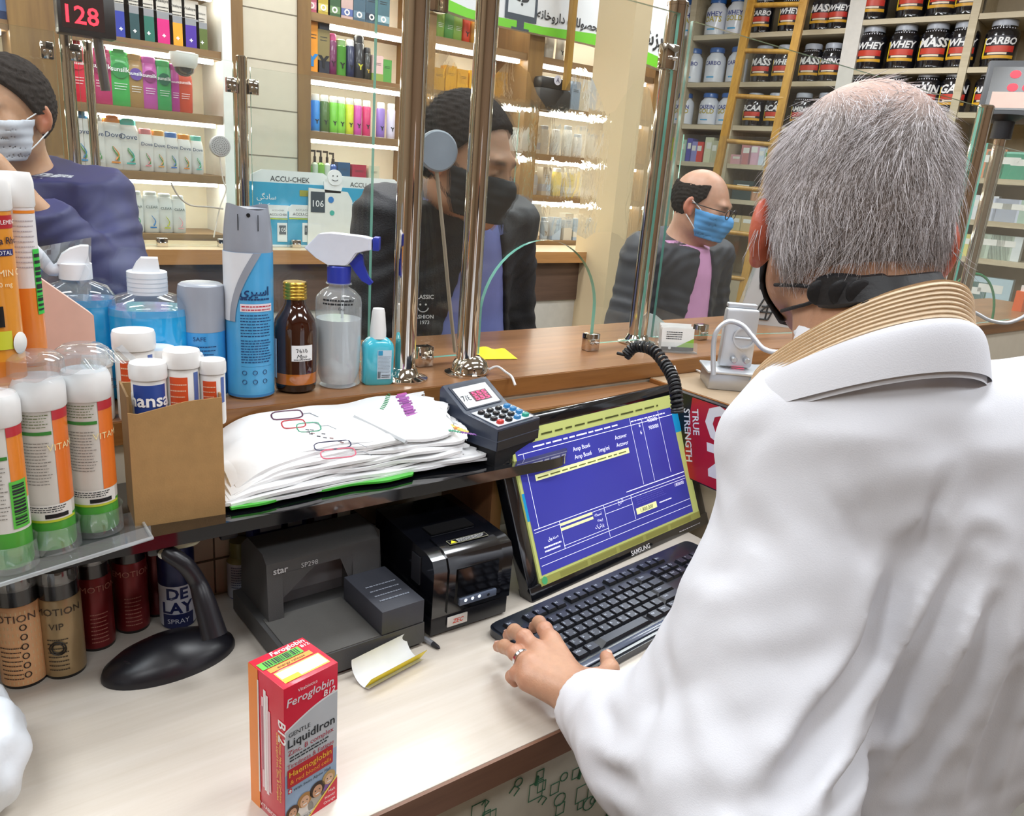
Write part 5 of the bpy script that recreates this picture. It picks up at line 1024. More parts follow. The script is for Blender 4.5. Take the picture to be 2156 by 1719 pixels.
rowitems(2, 1, 'bottles on the shelf above the leaflet boxes', [(653, 345, 'pump_bottle', 'bottle', 'small green bottle with black pump', pmp(.016, .105, '#5A9A3A', '#1E1A1A', 'Y')), (666, 340, 'pump_bottle', 'bottle', 'clear bottle with dark pump', pmp(.014, .125, '#C8D0B8', '#2A2018')), (679, 340, 'pump_bottle', 'bottle', 'green bottle with dark pump', pmp(.016, .125, '#7AB03A', '#2A2018', 'Y')), (692, 340, 'pump_bottle', 'bottle', 'pale bottle with brown pump', pmp(.014, .125, '#D8D8C8', '#3A2818')), (705, 345, 'pump_bottle', 'bottle', 'blue bottle with brown pump', pmp(.016, .120, '#3A5AA0', '#3A2818', 'Y')),
  (725, 350, 'carton', 'box', 'dark blue flat box', ctn(.055, .085, .07, [(0, 1, '#1F4A6E')], mark=None)), (757, 355, 'carton', 'box', 'crimson flat box', ctn(.066, .080, .07, [(0, 1, '#A8203A')])), (788, 360, 'carton', 'box', 'patterned pale box', ctn(.05, .08, .05, [(0, 1, '#C8BCA0')]))], 'above the blue leaflet boxes')
# bays 4 and 5 seen through the filmed glass
def mix(bi, zi, pxs, py, group, words, seed, kinds='fcs', hmax=.15, pal=('#D8D4C8', '#C8C0B0', '#E8E4DC', '#B8C8B0', '#D8B8A8', '#A8B8C8')):
    rg = random.Random(seed); cn = {'#D8D4C8': 'cream', '#C8C0B0': 'beige', '#E8E4DC': 'white', '#B8C8B0': 'pale green', '#D8B8A8': 'peach', '#A8B8C8': 'grey blue', '#5A9A4A': 'green', '#E0401E': 'bright red', '#D8A02A': 'golden', '#C8902A': 'ochre', '#8AB04A': 'leaf green', '#3A6AA0': 'blue', '#E0703A': 'orange', '#D04A8A': 'pink', '#8A9AC8': 'lilac', '#4AB0A0': 'teal', '#F0D030': 'yellow', '#6A4A8A': 'purple', '#2A2A2E': 'black'}
    its = []
    for px in pxs:
        k_ = rg.choice(kinds); c = rg.choice(pal); h = hmax*rg.uniform(.75, 1); nm = cn.get(c, 'coloured')
        if k_ == 'f': its.append((px, py, 'wash_bottle', 'bottle', nm+' bottle', flk(.055, h, .04, c, rg.choice(pal))))
        elif k_ == 'c': its.append((px, py, 'carton', 'box', nm+' carton', ctn(.055, h, .05, [(0, 1, c), (.15, .4, rg.choice(pal))])))
        else: its.append((px, py, 'spray_can', 'can', nm+' can', spc(.021, h, c, rg.choice(pal), mark='Y')))
    rowitems(bi, zi, group, its, words)
mix(3, 4, (908, 928, 948, 966), 60, 'bottles on the second shelf behind the filmed glass', 'left of the slim post, below the green sign edge', 5, 'f', .16, ('#8AB04A', '#5A9A4A'))
mix(3, 4, (985, 1004, 1022, 1043), 75, 'red bottles under the sign edge', 'just left of the slim post, under the sign', 7, 'fs', .14, ('#E0401E', '#E0703A', '#C8902A'))
mix(3, 3, (900, 925, 950, 975, 1000, 1025), 170, 'golden packs behind the customer in black', 'above the customer in the black mask', 8, 'c', .12, ('#D8A02A', '#C8902A'))
mix(4, 4, (1140, 1160, 1185), 110, 'bottles on the top shelf behind the hatch', 'high behind the hatch glass', 9, 'fs', .16, ('#E0401E', '#E8E4DC', '#D8D4C8'))
mix(4, 3, (1190, 1212), 210, 'pale items behind the black bag', 'right of the hanging black pouch', 10, 'c', .14, ('#E8E4DC', '#A8B8C8'))
mix(4, 2, (1130, 1150, 1175, 1200, 1222), 290, 'pale packs behind the hatch glass', 'on the fourth shelf behind the hatch glass', 11, 'fc', .15, ('#E8E4DC', '#A8B8C8', '#D04A8A', '#D8D4C8'))
mix(4, 1, (1112, 1125, 1150, 1175, 1200), 400, 'packs low down behind the hatch glass', 'low down behind the hatch glass', 12, 'fc', .15, ('#F0D030', '#E8E4DC', '#C8C0B0', '#A8B8C8'))
mix(3, 2, (1075, 1090), 290, 'packs beside the customer face', 'just right of the customer in the black mask', 14, 'f', .12, ('#E8E4DC', '#D8D4C8'))
mix(4, 0, (1108, 1130, 1152, 1174, 1198, 1218), 470, 'clutter on the bottom shelf behind the hatch glass', 'on the bottom shelf behind the hatch glass', 15, 'fcs', .14, ('#E8E4DC', '#C8C0B0', '#A8B8C8', '#D8D4C8'))
mix(4, 2, (1385, 1400), 250, 'items right of the column', 'right of the beige column', 17, 'f', .15, ('#8AB04A', '#D8A02A'))
mix(4, 1, (1372, 1388), 340, 'pale items right of the column', 'low to the right of the beige column', 18, 'c', .15, ('#E8E4DC', '#D8D4C8'))
# hanging black pouch
Pq = onY(1165, 190, SY-.06); t = thing('shoulder_bag', 'black pouch bag with a white round badge on the shelf front', 'bag', (Pq.x, SY-.075, sz(4, 3)-.02))
m = MB(); m.box((0, .03, .045), (.20, .08, .10), M('#24211F', .5, bump=.3), bev=.02); m.build('body', t); m = MB(); m.box((0, .03, .115), (.18, .07, .055), M('#1C1A1A', .4), bev=.015); m.build('flap', t)
m = MB(); m.disc((0, -.012, .13), .022, M('#D8D8E8', .4)); m.text('A', .03, M('#3A3A5A', .5, var=0), T(0, -.014, .12)); m.build('badge', t)

# sign above the shelves
SGY = SY-.05; a = onY(890, -60, SGY); zc0 = onY(930, 18, SGY)
t = thing('shop_sign', 'white wall sign with a green curve above the cosmetics shelves', 'sign', (0, SGY, 0))
lowp = [(880, 5), (929, 18), (985, 38), (1040, 52), (1090, 62), (1140, 73), (1200, 84), (1250, 95), (1290, 108), (1330, 122), (1364, 136), (1400, 150)]
upp = [(880, -26), (929, -8), (985, 18), (1040, 34), (1090, 44), (1140, 56), (1200, 64), (1250, 71), (1290, 82), (1330, 96), (1364, 110), (1400, 126)]
L3 = [onY(*p_, SGY) for p_ in lowp]; U3 = [onY(*p_, SGY) for p_ in upp]
m = MB(); bm_ = M('#DADADD', .5, var=.02); n = len(L3); zt = 2.9
m.add([(p_.x, 0, p_.z) for p_ in L3]+[(p_.x, 0, zt) for p_ in L3], [(i, i+1, n+i+1, n+i) for i in range(n-1)], bm_); m.add([(p_.x, 0, p_.z) for p_ in L3]+[(p_.x, .04, p_.z) for p_ in L3], [(i, i+1, n+i+1, n+i) for i in range(n-1)], bm_); m.build('board', t)
m = MB(); m.add([(p_.x, -.002, p_.z) for p_ in L3]+[(p_.x, -.002, p_.z) for p_ in U3], [(i, i+1, n+i+1, n+i) for i in range(n-1)], M('#6FC22A', .45)); m.build('green_curve', t)
m = MB(); q_ = onY(1200, 55, SGY); m.text(fa('محصولات داروخانه')[::-1], .13, M('#2A2A2E', .5, var=0), T(onY(1268, 40, SGY).x, -.003, onY(1195, 52, SGY).z), al='r', w=onY(1268, 40, SGY).x-onY(1130, 30, SGY).x, bold=.02)
m.text(fa('پزشک')[::-1], .10, M('#2A2A2E', .5, var=0), T(onY(1395, 90, SGY).x, -.003, onY(1385, 98, SGY).z), al='r', bold=.02); m.build('lettering', t)
m = MB(); q_ = onY(1098, 8, SGY); dk = M('#3A4450', .5); m.patch(-.09, .09, -.07, .14, dk, lift=.003, X=T(q_.x, 0, q_.z)); m.patch(-.075, .075, -.045, .125, M('#D0D4D8', .4), lift=.004, X=T(q_.x, 0, q_.z)); m.patch(-.02, .02, -.10, -.07, dk, lift=.003, X=T(q_.x, 0, q_.z)); m.patch(-.05, .05, -.11, -.10, dk, lift=.003, X=T(q_.x, 0, q_.z)); m.text(fa('ب')[::-1], .08, DK, T(q_.x, -.005, q_.z+.01), bold=.03); m.build('screen_icon', t)
q_ = onY(1203, 60, SGY-.05); MB().b2(-.014, .014, -.014, .014, 0, CEIL-1.95, wood('pole_wood', '#8A6226', '#B08A3E', 'Z', 8, .4)).build('wooden_pole', label='slim wooden pole hanging in front of the sign lettering', cat='pole', loc=(q_.x, SGY-.05, 1.95))
# number display, camera, far intercom
P = onY(172, 30, 2.75); t = thing('number_display', 'black box display showing red digits 128', 'display', (P.x-.02, 2.72, P.z+.002))
m = MB(); m.box((.03, .04, -.0), (.15, .06, .12), M('#1E1A1C', .35), X=T(0, 0, 0), bev=.004); m.build('case', t); m = MB(); m.patch(-.035, .075, -.045, .050, M('#2A1214', .2), lift=-.0094); m.text('128', .08, M('#FF2030', .4, var=0, em=4), T(.018, .0088, -.030), bold=.012, w=.085); m.build('screen', t)
m = MB(); m.tube([(.06, .05, -.055), (.075, .06, -.20)], .014, M('#8A8A8E', .3, 1), 12); m.build('stem', t)
P = onY(396, 128, 3.05); t = thing('dome_camera', 'white dome security camera under the second lit shelf', 'camera', (P.x, 3.10, sz(1, 3)-.031-.002))
m = MB(); m.lathe([(.048, 0), (.048, -.010), (.043, -.035), (.034, -.048)], M('#ECEAE4', .4), n=36); m.build('housing', t); m = MB(); m.b2(-.03, .03, -.03, .115, -.003, .003, M('#ECEAE4', .4)); m.build('mount', t); m = MB(); m.lathe([(.034, -.046), (.030, -.062), (.016, -.074), (0, -.077)], M('#2A2420', .1, coat=1), n=32, caps=False); m.build('dome', t)
q_ = onY(463, 308, FY-.012); t = thing('intercom_speaker', 'small round perforated intercom on the far glass screen', 'speaker', (q_.x, FY-.006, q_.z))
m = MB(R(PI/2, 'X')); m.lathe([(.036, 0), (.037, .006), (.034, .013), (0, .014)], M('#B8B8B6', .35, .3), n=36, caps=False); m.build('housing', t)
m = MB()
for r_ in range(1, 5):
    for k_ in range(r_*7): a_ = 2*PI*k_/(r_*7); m.disc((math.cos(a_)*r_*.007, -.0146, math.sin(a_)*r_*.007), .0016, M('#55524E', .6), n=6)
m.build('grille', t)
wv = [Vector(onY(*p_, FY-.014))-Vector((q_.x, FY-.006, q_.z)) for p_ in ((462, 330), (470, 380), (476, 400), (462, 440), (450, 500))]
m = MB(); m.tube(smooth(wv, 5), .0025, M('#C8C4B8', .5), 6); m.build('wire', t)
wv = [onY(*p_, FY-.02) for p_ in ((360, 385), (375, 412), (400, 432), (440, 436), (470, 440))]; MB().tube(smooth(wv, 5), .003, M('#9A948A', .5), 6).build('loose_wire', label='thin grey wire curling across the lowest lit shelf', cat='cable')

# blue leaflet boxes on the far ledge
def leaflet(px0, px1, ptop, pbot, y, label, small=False, mascot=False):
    a = onY(px0, pbot, y); b = onY(px1, pbot, y); top = onY((px0+px1)/2, ptop, y).z; w_ = b.x-a.x; h_ = max(.05, top-CT); t = thing('leaflet_box', label, 'box', (a.x, y, CT-.004))
    m = MB(); BLc = M('#2FA4CC', .4); m.box((w_/2, .03, h_*.42), (w_, .06, h_*.84), BLc); m.prism([(0, h_*.80), (w_, h_*.80), (w_, h_*.95), (w_*.93, h_), (w_*.15, h_), (w_*.02, h_*.93)], .0, .008, WHITE())
    m.b2(0, w_, -.001, .0, h_*.0, h_*.84, BLc); m.patch(0, w_, 0, h_*.05, WHITE(), lift=.0015); m.text('ACCU-CHEK', h_*.085, DK, T(w_*.5, -.002, h_*.86), w=w_*.5); m.build('carton', t)
    m = MB()
    if small: m.patch(w_*.04, w_*.96, h_*.70, h_*.90, WHITE(), lift=.002); m.patch(w_*.04, w_*.96, h_*.66, h_*.69, M('#C8D83A', .4), lift=.0025); m.text('ACCU-CHEK', h_*.12, DK, T(w_*.5, -.003, h_*.75), w=w_*.7); m.patch(w_*.45, w_*.85, h_*.12, h_*.58, WHITE(), lift=.003); m.patch(w_*.52, w_*.80, h_*.30, h_*.52, M('#4A5258', .4), lift=.004); m.text('105', h_*.14, WT, T(w_*.66, -.005, h_*.37))
    else: m.text(fa('سادگی')[::-1], h_*.10, WT, T(w_*.20, -.002, h_*.62), al='c'); m.text(fa('در کمال')[::-1], h_*.10, WT, T(w_*.20, -.002, h_*.50), al='c'); m.fine(w_*.35, w_*.62, h_*.30, h_*.46, 2, WT, lift=.002, fill=.3); m.patch(w_*.62, w_*.82, h_*.68, h_*.76, M('#A8A23A', .4), lift=.002)
    m.build('print', t); return t
leaflet(528, 690, 358, 512, 2.985, 'large blue and white leaflet box, leftmost on the far ledge')
leaflet(700, 835, 372, 512, 3.0, 'large blue and white leaflet box behind the spray trigger')
leaflet(560, 612, 430, 514, 2.975, 'small blue leaflet box right of the grey aerosol cap', True)
leaflet(606, 672, 430, 516, 2.972, 'small blue leaflet box in the middle, in front of the large one', True)
leaflet(672, 738, 430, 518, 2.972, 'small blue leaflet box just above the spray trigger', True)
P = onY(702, 430, 2.95); t = thing('counter_sign', 'white stand-up card with a small figure above the meters', 'sign', (P.x, 2.962, CT-.004)); hh_ = P.z
m = MB(); zt_ = onY(680, 400, 2.95).z-CT; m.prism([(-.10, 0), (.085, 0), (.085, zt_*.85), (.065, zt_*1.0), (-.095, zt_*1.04)], 0, .006, M('#E4E4DE', .45)); m.patch(-.088, -.03, zt_*.62, zt_*.98, M('#3A4650', .4), lift=.001); m.text('106', .035, WT, T(-.058, -.002, zt_*.72)); m.disc((-.005, -.001, zt_*.85), .012, M('#2A7AC0', .4)); m.disc((.0, -.001, zt_*.62), .010, M('#4AB0A0', .4)); m.build('card', t)
m = MB(); zz_ = onY(705, 372, 2.95).z-CT; m.lathe([(.030, 0), (.030, .006)], WHITE(), T(.01, .003, zz_) @ R(PI/2, 'X'), n=28); m.prism([(-.03, zt_*.97), (.035, zt_*.97), (.045, zt_*1.12), (.015, zz_-.02), (.0, zz_-.02), (-.035, zt_*1.16)], 0, .006, WHITE())
for s_ in (-1, 1): m.disc((.01+s_*.009, -.004, zz_+.006), .0028, DK, n=10)
m.tube([(.01+math.sin(a_)*.014, -.004, zz_-.004-math.cos(a_)*.008) for a_ in [-1.1+.22*i for i in range(11)]], .0009, DK, 4); m.build('figure', t)

# ------------------------------------------------------------------ jar shelving on the right wall
MW = wood('pale_shelf', '#B8A888', '#D2C6AA', 'X', 6, .45)
t = thing('jar_shelving', 'pale wooden wall shelving full of black and white jars', 'shelving', RP, RZ)
def rx(px, py): return toR(onR(px, py)).x
def rzz(px, py): return onR(px, py).z
JZ = {}
VER = [rx(1437, 200), rx(1565, 60), rx(1797, 60), rx(2030, 130), rx(2030, 130)+.75, rx(2030, 130)+1.5]
levels_r = [rzz(1990, 236), rzz(1950, 143), rzz(1810, 42), rzz(1810, 42)+.28]
levels_l = [1.955, 2.215, 2.50, 2.80]
for i, x in enumerate(VER):
    m = MB(); m.b2(x-(.045 if i == 2 else .02), x+(.045 if i == 2 else .02), 0, .38, 1.0, CEIL, M('#DAD6CE', .45) if i == 2 else MW); m.build('upright', t)
for bi in range(len(VER)-1):
    lv = levels_l if bi < 2 else levels_r
    for z in lv: m = MB(); m.b2(VER[bi]+.022, VER[bi+1]-.022, .004, .38, z-.028, z, MW); m.build('shelf_board', t)
    for z in (1.30, 1.50, 1.72): m = MB(); m.b2(VER[bi]+.022, VER[bi+1]-.022, .004, .38, z-.028, z, MW); m.build('shelf_board', t)
m = MB(); m.b2(VER[0], VER[-1], .381, .395, 1.0, CEIL, M('#B9A98C', .5)); m.b2(VER[0], VER[-1], .02, .38, 0, 1.0, M('#B9A98C', .5)); m.build('back_panel', t)
JB = M('#17161B', .12, var=.05, coat=1); LIDG = M('#A9AEB8', .35)
def jar(w_, h_, style, txt):
    o = []
    r = w_/2; m = MB()
    if style == 'black':
        m.lathe([(r*.85, 0), (r*.98, .006), (r*.96, h_*.1), (r, h_*.13), (r, h_*.70), (r*.90, h_*.78), (r*.72, h_*.83), (r*.72, h_*.86)], JB, n=28)
        m.patch(-r*.95, r*.95, h_*.16, h_*.64, M('#26222A', .35), r, .001, n=10); m.text(txt, h_*.17, M('#EDEDED', .4, var=0), T(0, 0, h_*.46), wrap=r, lift=.0035, bold=.035, w=w_*.95, slant=.2)
        m.patch(-r*.8, r*.9, h_*.30, h_*.43, M('#C8402A', .4), r, .002, n=10); m.patch(-r*.95, r*.95, h_*.17, h_*.235, M('#D8A22A', .4), r, .0025, n=10); m.patch(-r*1.0, -r*.85, h_*.2, h_*.6, M('#E8C82A', .4), r, .0025, n=3); m.patch(-r*.6, r*.5, h_*.25, h_*.29, M('#EBD9C0', .4), r, .003, n=8)
        q_ = -PI/2+.7; m.lathe([(0, .003), (r*.18, .001)], M('#C8302A', .4), T(math.cos(q_)*(r+.002), math.sin(q_)*(r+.002), h_*.36) @ R(q_+PI/2) @ R(PI/2, 'X'), n=14, caps=False)
        rg = random.Random(2)
        for i in range(9): m.patch(-r*.7+i*r*.17, -r*.7+i*r*.17+r*.06, h_*.79, h_*.81, M('#E8E8F0', .3, var=0), r*.86, .002, n=1)
        cap = LIDG
    else:
        wj = M('#DDE1E8', .35, coat=.3); m.lathe([(r*.88, 0), (r, .006), (r, h_*.62), (r*.92, h_*.74), (r*.68, h_*.82), (r*.66, h_*.86)], wj, n=28)
        ws = txt.split(' ')
        for i, s_ in enumerate(ws): m.text(s_, h_*.15, M('#2E3E8A', .4, var=0) if i == 0 else M('#B8A83A', .4, var=0), T(0, 0, h_*(.50-.14*i)), wrap=r, lift=.001, bold=.02, w=w_*.85)
        m.patch(-r*.5, r*.3, h_*.14, h_*.18, M('#4AA8D8', .4), r, .001, n=4); cap = M('#2E62A8', .35, coat=.3)
    m1 = m.mesh('jar_body'); m = MB(); m.lathe([(r*.74, h_*.86), (r*.74, h_*.97), (r*.68, h_), (0, h_*.995)], cap, n=28, caps=False)
    return m1, m.mesh('lid')
JM = {}
def putjar(px, py, z, w_, h_, style, txt, label, dy=.08, group=None):
    k_ = (style, txt, round(w_, 3), round(h_, 3))
    if k_ not in JM: JM[k_] = jar(w_, h_, style, txt)
    q_ = toR(onR(px, py, -.08)); P = XR @ Vector((q_.x, dy, 0)); t = thing('supplement_jar', label, 'jar', (P.x, P.y, z+.0005), RZ+rad(6), group)
    for nm, me in zip(('body', 'lid'), JM[k_]): o = bpy.data.objects.new(nm, me); COL.objects.link(o); o.parent = t
def jrow(pxs, py, z, w_, h_, style, txts, words, group):
    for i, px in enumerate(pxs): putjar(px, py, z, w_, h_, style, txts[i % len(txts)], f'{"grey-lidded black jar" if style=="black" else "blue-lidded white jar"}, {place(i, len(pxs))} {words}', group=group)
G1 = 'black jars on the right wall shelves'; G2 = 'white jars on the right wall shelves'
jrow((1842, 1920, 1985, 2042), 10, levels_r[2], .155, .235, 'black', ('MASS', 'MUSCLE', 'WHEY', 'GAIN'), 'on the top shelf right of the white upright', G1)
jrow((1837, 1903, 1968, 2028), 95, levels_r[1], .155, .235, 'black', ('WHEY', 'WHEY', 'MASS', 'WHEY'), 'on the second shelf right of the white upright', G1)
jrow((1810, 1882, 1950, 2010), 190, levels_r[0], .150, .215, 'black', ('BCAA', 'GAIN', 'GAIN', 'GAIN'), 'on the shelf just above the grey head', G1)
jrow((2113,), 70, levels_r[1], .165, .235, 'black', ('CARBO',), 'of the upper shelf in the far right bay', G1)
jrow((2083,), 190, levels_r[0], .150, .215, 'black', ('AMINO',), 'of the lower shelf in the far right bay', G1)
jrow((1610, 1668, 1735, 1770), 15, 2.50, .135, .215, 'black', ('CARBO', 'WHEY', 'MASS', 'WHEY'), 'on the top shelf behind the ladder', G1)
jrow((1612, 1657, 1714, 1757), 100, 2.215, .135, .215, 'black', ('MASS', 'WHEY', 'MASS', 'AMINO'), 'on the middle shelf behind the ladder', G1)
jrow((1592, 1637, 1694, 1742), 205, 1.955, .130, .200, 'black', ('BCAA', 'BCAA', 'AMINO', 'AMINO'), 'on the lower shelf behind the ladder', G1)
jrow((1458, 1510, 1553), 30, 2.50, .135, .225, 'white', ('WHEY OATS', 'WHEY OATS', 'WHEY GOLD'), 'on the top shelf beside the capped post', G2)
jrow((1462, 1510, 1556), 115, 2.215, .130, .215, 'white', ('CARBO', 'CARBO', 'CARBO'), 'on the middle shelf beside the capped post', G2)
jrow((1443, 1496, 1535), 210, 1.955, .130, .200, 'white', ('CASEIN GOLD', 'CASEIN GOLD', 'CASEIN GOLD'), 'on the lower shelf beside the capped post', G2)
def smallbox(px, py, z, w_, h_, c_, label, group, c2=None):
    q_ = toR(onR(px, py, -.06)); P = XR @ Vector((q_.x, .05, 0)); m = MB(); m.box((0, .04, h_/2), (w_, .08, h_), M(c_, .5)); m.patch(-w_*.3, w_*.3, h_*.55, h_*.8, M(c2 or '#E8E8E0', .5), lift=.0008)
    m.build('medicine_box', label=label, cat='box', group=group, loc=(P.x, P.y, z+.0005), rz=RZ)
for px, c_, nm, h_, w_ in ((1420, '#C8D84A', 'lime', .15, .05), (1436, '#A8CCB8', 'mint', .14, .05), (1450, '#4A4AA8', 'indigo', .15, .04), (1460, '#8A8AC8', 'lilac', .13, .05), (1472, '#D83A2E', 'red', .13, .05), (1491, '#D8DAB8', 'cream', .16, .06), (1503, '#B8B898', 'khaki', .14, .05), (1552, '#D8A8B0', 'pale rose', .06, .08), (1571, '#C88888', 'dusty rose', .13, .07), (1588, '#D8AFC0', 'pink', .14, .07), (1604, '#D0DCE8', 'pale blue', .11, .05), (1618, '#DDE8E0', 'white and green', .10, .05)):
    smallbox(px, 330, 1.72, w_, h_, c_, f'{nm} box on the shelf below the white jars', 'coloured boxes below the white jars', '#3A8A3A' if 'green' in nm else None)
for px, c_, nm, z, h_, w_ in ((1425, '#5A7A9A', 'blue grey', 1.50, .10, .09), (1478, '#5ACB7A', 'bright green', 1.50, .12, .09), (1560, '#3A4A48', 'dark green', 1.50, .12, .14), (1590, '#C8987A', 'tan', 1.50, .09, .07), (1612, '#CFCBA0', 'straw', 1.50, .11, .07), (1556, '#C8B88A', 'sand', 1.30, .10, .08), (1580, '#C8B080', 'wheat', 1.30, .10, .09), (1606, '#BFB48A', 'dull yellow', 1.30, .11, .08), (2068, '#D8906A', 'orange', 1.72, .15, .12), (2100, '#8AD0B8', 'aqua green', 1.72, .14, .2), (2135, '#5AC8A0', 'sea green', 1.72, .13, .2), (2070, '#D8DCE0', 'white', 1.50, .13, .14), (2105, '#C8D0E0', 'pale lilac', 1.50, .12, .2), (2140, '#A8C0B0', 'grey green', 1.50, .12, .2), (2065, '#D8D080', 'pale yellow', 1.30, .12, .15), (2110, '#B8C8B8', 'light sage', 1.30, .13, .2), (2140, '#D8E0E0', 'off white', 1.30, .13, .15), (2090, '#4A8A5A', 'deep green', 1.02, .15, .15), (2130, '#B8D0D8', 'ice blue', 1.02, .18, .2)):
    smallbox(px, 430, z, w_, h_, c_, f'{nm} box low on the right wall shelving', 'boxes on the lower right wall shelves')
# ladder
lt = [onR(1584, 0, .35), onR(1509, 368, .6)]; lr = [onR(1694, 0, .35), onR(1582, 526, .6)]
d1 = (lt[1]-lt[0]); d2 = (lr[1]-lr[0]); LW = wood('ladder_wood', '#8A6220', '#B58A36', 'Z', 10, .4)
t = thing('ladder', 'brown wooden ladder leaning against the jar shelving', 'ladder', (0, 0, 0))
def rail(p, q_): 
    d = (q_-p).normalized(); top = p-d*.35; k_ = (top.z-0)/(-d.z); return top, top+d*k_
for p, q_ in (lt, lr):
    a, b = rail(p, q_); m = MB(); X_ = frame(a, (b-a), (XR.to_3x3() @ Vector((1, 0, 0)))); L_ = (b-a).length; m.box((L_/2, 0, 0), (L_, .045, .025), LW, X_); m.build('rail', t)
a1, b1 = rail(*lt); a2, b2_ = rail(*lr); L1 = (b1-a1).length
for k_ in range(12):
    f_ = .04+.085*k_; p = a1+(b1-a1)*f_; q2_ = a2+(b2_-a2)*f_
    m = MB(); m.tube([p, q2_], .014, LW, 10); m.build('rung', t)
# far low glass screen edge in front of the boxes
g0 = onD(1440, 283, 3.05); g1 = onD(1700, 284, 3.2); pane('glass_screen', (g0.x, g0.y), (g1.x+.3, g1.y-.05), .001, .001, g0.z, g1.z, 'low far glass screen behind the man in the blue mask', GB)
# ------------------------------------------------------------------ people: smooth bodies from distance fields
def V3(*a): return np.array(a, float)
def rc(P, a, b, ra, rb):
    a = np.asarray(a, float); b = np.asarray(b, float); ab = b-a; t = np.clip(((P-a)@ab)/max(1e-9, ab@ab), 0, 1)
    return np.linalg.norm(P-(a+t[:, None]*ab), axis=1)-(ra+(rb-ra)*t)
def el(P, c, r, Rm=None):
    p = P-np.asarray(c, float)
    if Rm is not None: p = p@Rm
    r = np.asarray(r, float); k0 = np.linalg.norm(p/r, axis=1); k1 = np.linalg.norm(p/(r*r), axis=1)+1e-9
    return k0*(k0-1)/k1
def smin(a, b, k): h = np.clip(.5+.5*(b-a)/k, 0, 1); return b*(1-h)+a*h-k*h*(1-h)
def smax(a, b, k): return -smin(-a, -b, k)
def chain(P, pts, rs, k=.02):
    d = None
    for i in range(len(pts)-1):
        e = rc(P, pts[i], pts[i+1], rs[i], rs[i+1]); d = e if d is None else smin(d, e, k)
    return d
def surf(f, lo, hi, h, B=8):
    lo = np.array(lo, float); n = (np.ceil((np.array(hi)-lo)/h/B).astype(int)*B+1); A = np.full(n, 1.0, np.float32)
    nb = (n-1)//B; I = np.stack(np.meshgrid(*[np.arange(k) for k in nb], indexing='ij'), -1).reshape(-1, 3)
    C_ = lo+(I*B+B/2)*h; d = f(C_); keep = np.abs(d) < B*h*1.0+.004; sign = d < 0
    for i in I[~keep & sign]: A[i[0]*B:i[0]*B+B+1, i[1]*B:i[1]*B+B+1, i[2]*B:i[2]*B+B+1] = -1
    loc = np.stack(np.meshgrid(*[np.arange(B+1)]*3, indexing='ij'), -1).reshape(-1, 3); K = I[keep]
    for s in range(0, len(K), 400):
        kk = K[s:s+400]; idx = (kk[:, None, :]*B+loc[None]).reshape(-1, 3); v = f(lo+idx*h); A[idx[:, 0], idx[:, 1], idx[:, 2]] = v
    S = A < 0; cells = np.zeros(tuple(n-1), np.int8)
    for dx in (0, 1):
        for dy in (0, 1):
            for dz in (0, 1): cells += S[dx:n[0]-1+dx, dy:n[1]-1+dy, dz:n[2]-1+dz]
    act = np.argwhere((cells > 0) & (cells < 8)); vid = np.full(tuple(n-1), -1, np.int64); vid[tuple(act.T)] = np.arange(len(act))
    acc = np.zeros((len(act), 3)); cnt = np.zeros(len(act)); cor = np.array([(x, y, z) for x in (0, 1) for y in (0, 1) for z in (0, 1)])
    for a in range(8):
        for b in range(a+1, 8):
            if abs(cor[a]-cor[b]).sum() != 1: continue
            pa, pb = act+cor[a], act+cor[b]; va, vb = A[tuple(pa.T)], A[tuple(pb.T)]; cr = (va < 0) != (vb < 0)
            t = np.where(cr, va/np.where(cr, va-vb, 1), 0); q = cor[a]+t[:, None]*(cor[b]-cor[a]); acc += np.where(cr[:, None], q, 0); cnt += cr
    V_ = lo+(act+acc/cnt[:, None])*h; F = []
    for ax in range(3):
        o1, o2 = [(1, 2), (2, 0), (0, 1)][ax]; sl0 = [slice(1, -1)]*3; sl0[ax] = slice(0, -1); sl1 = [slice(1, -1)]*3; sl1[ax] = slice(1, None)
        s0, s1 = S[tuple(sl0)], S[tuple(sl1)]; ed = np.argwhere(s0 != s1); off = np.array([1, 1, 1]); off[ax] = 0; e = ed+off; neg = s0[tuple(ed.T)]
        u1 = np.zeros(3, int); u1[o1] = 1; u2 = np.zeros(3, int); u2[o2] = 1
        ok = np.all(e < (n-1), axis=1); e = e[ok]; neg = neg[ok]
        q = [vid[tuple((e-u1-u2).T)], vid[tuple((e-u2).T)], vid[tuple(e.T)], vid[tuple((e-u1).T)]]; Q = np.stack(q, 1); Q[~neg] = Q[~neg][:, ::-1]; F.append(Q[(Q >= 0).all(1)])
    return V_, np.concatenate(F)
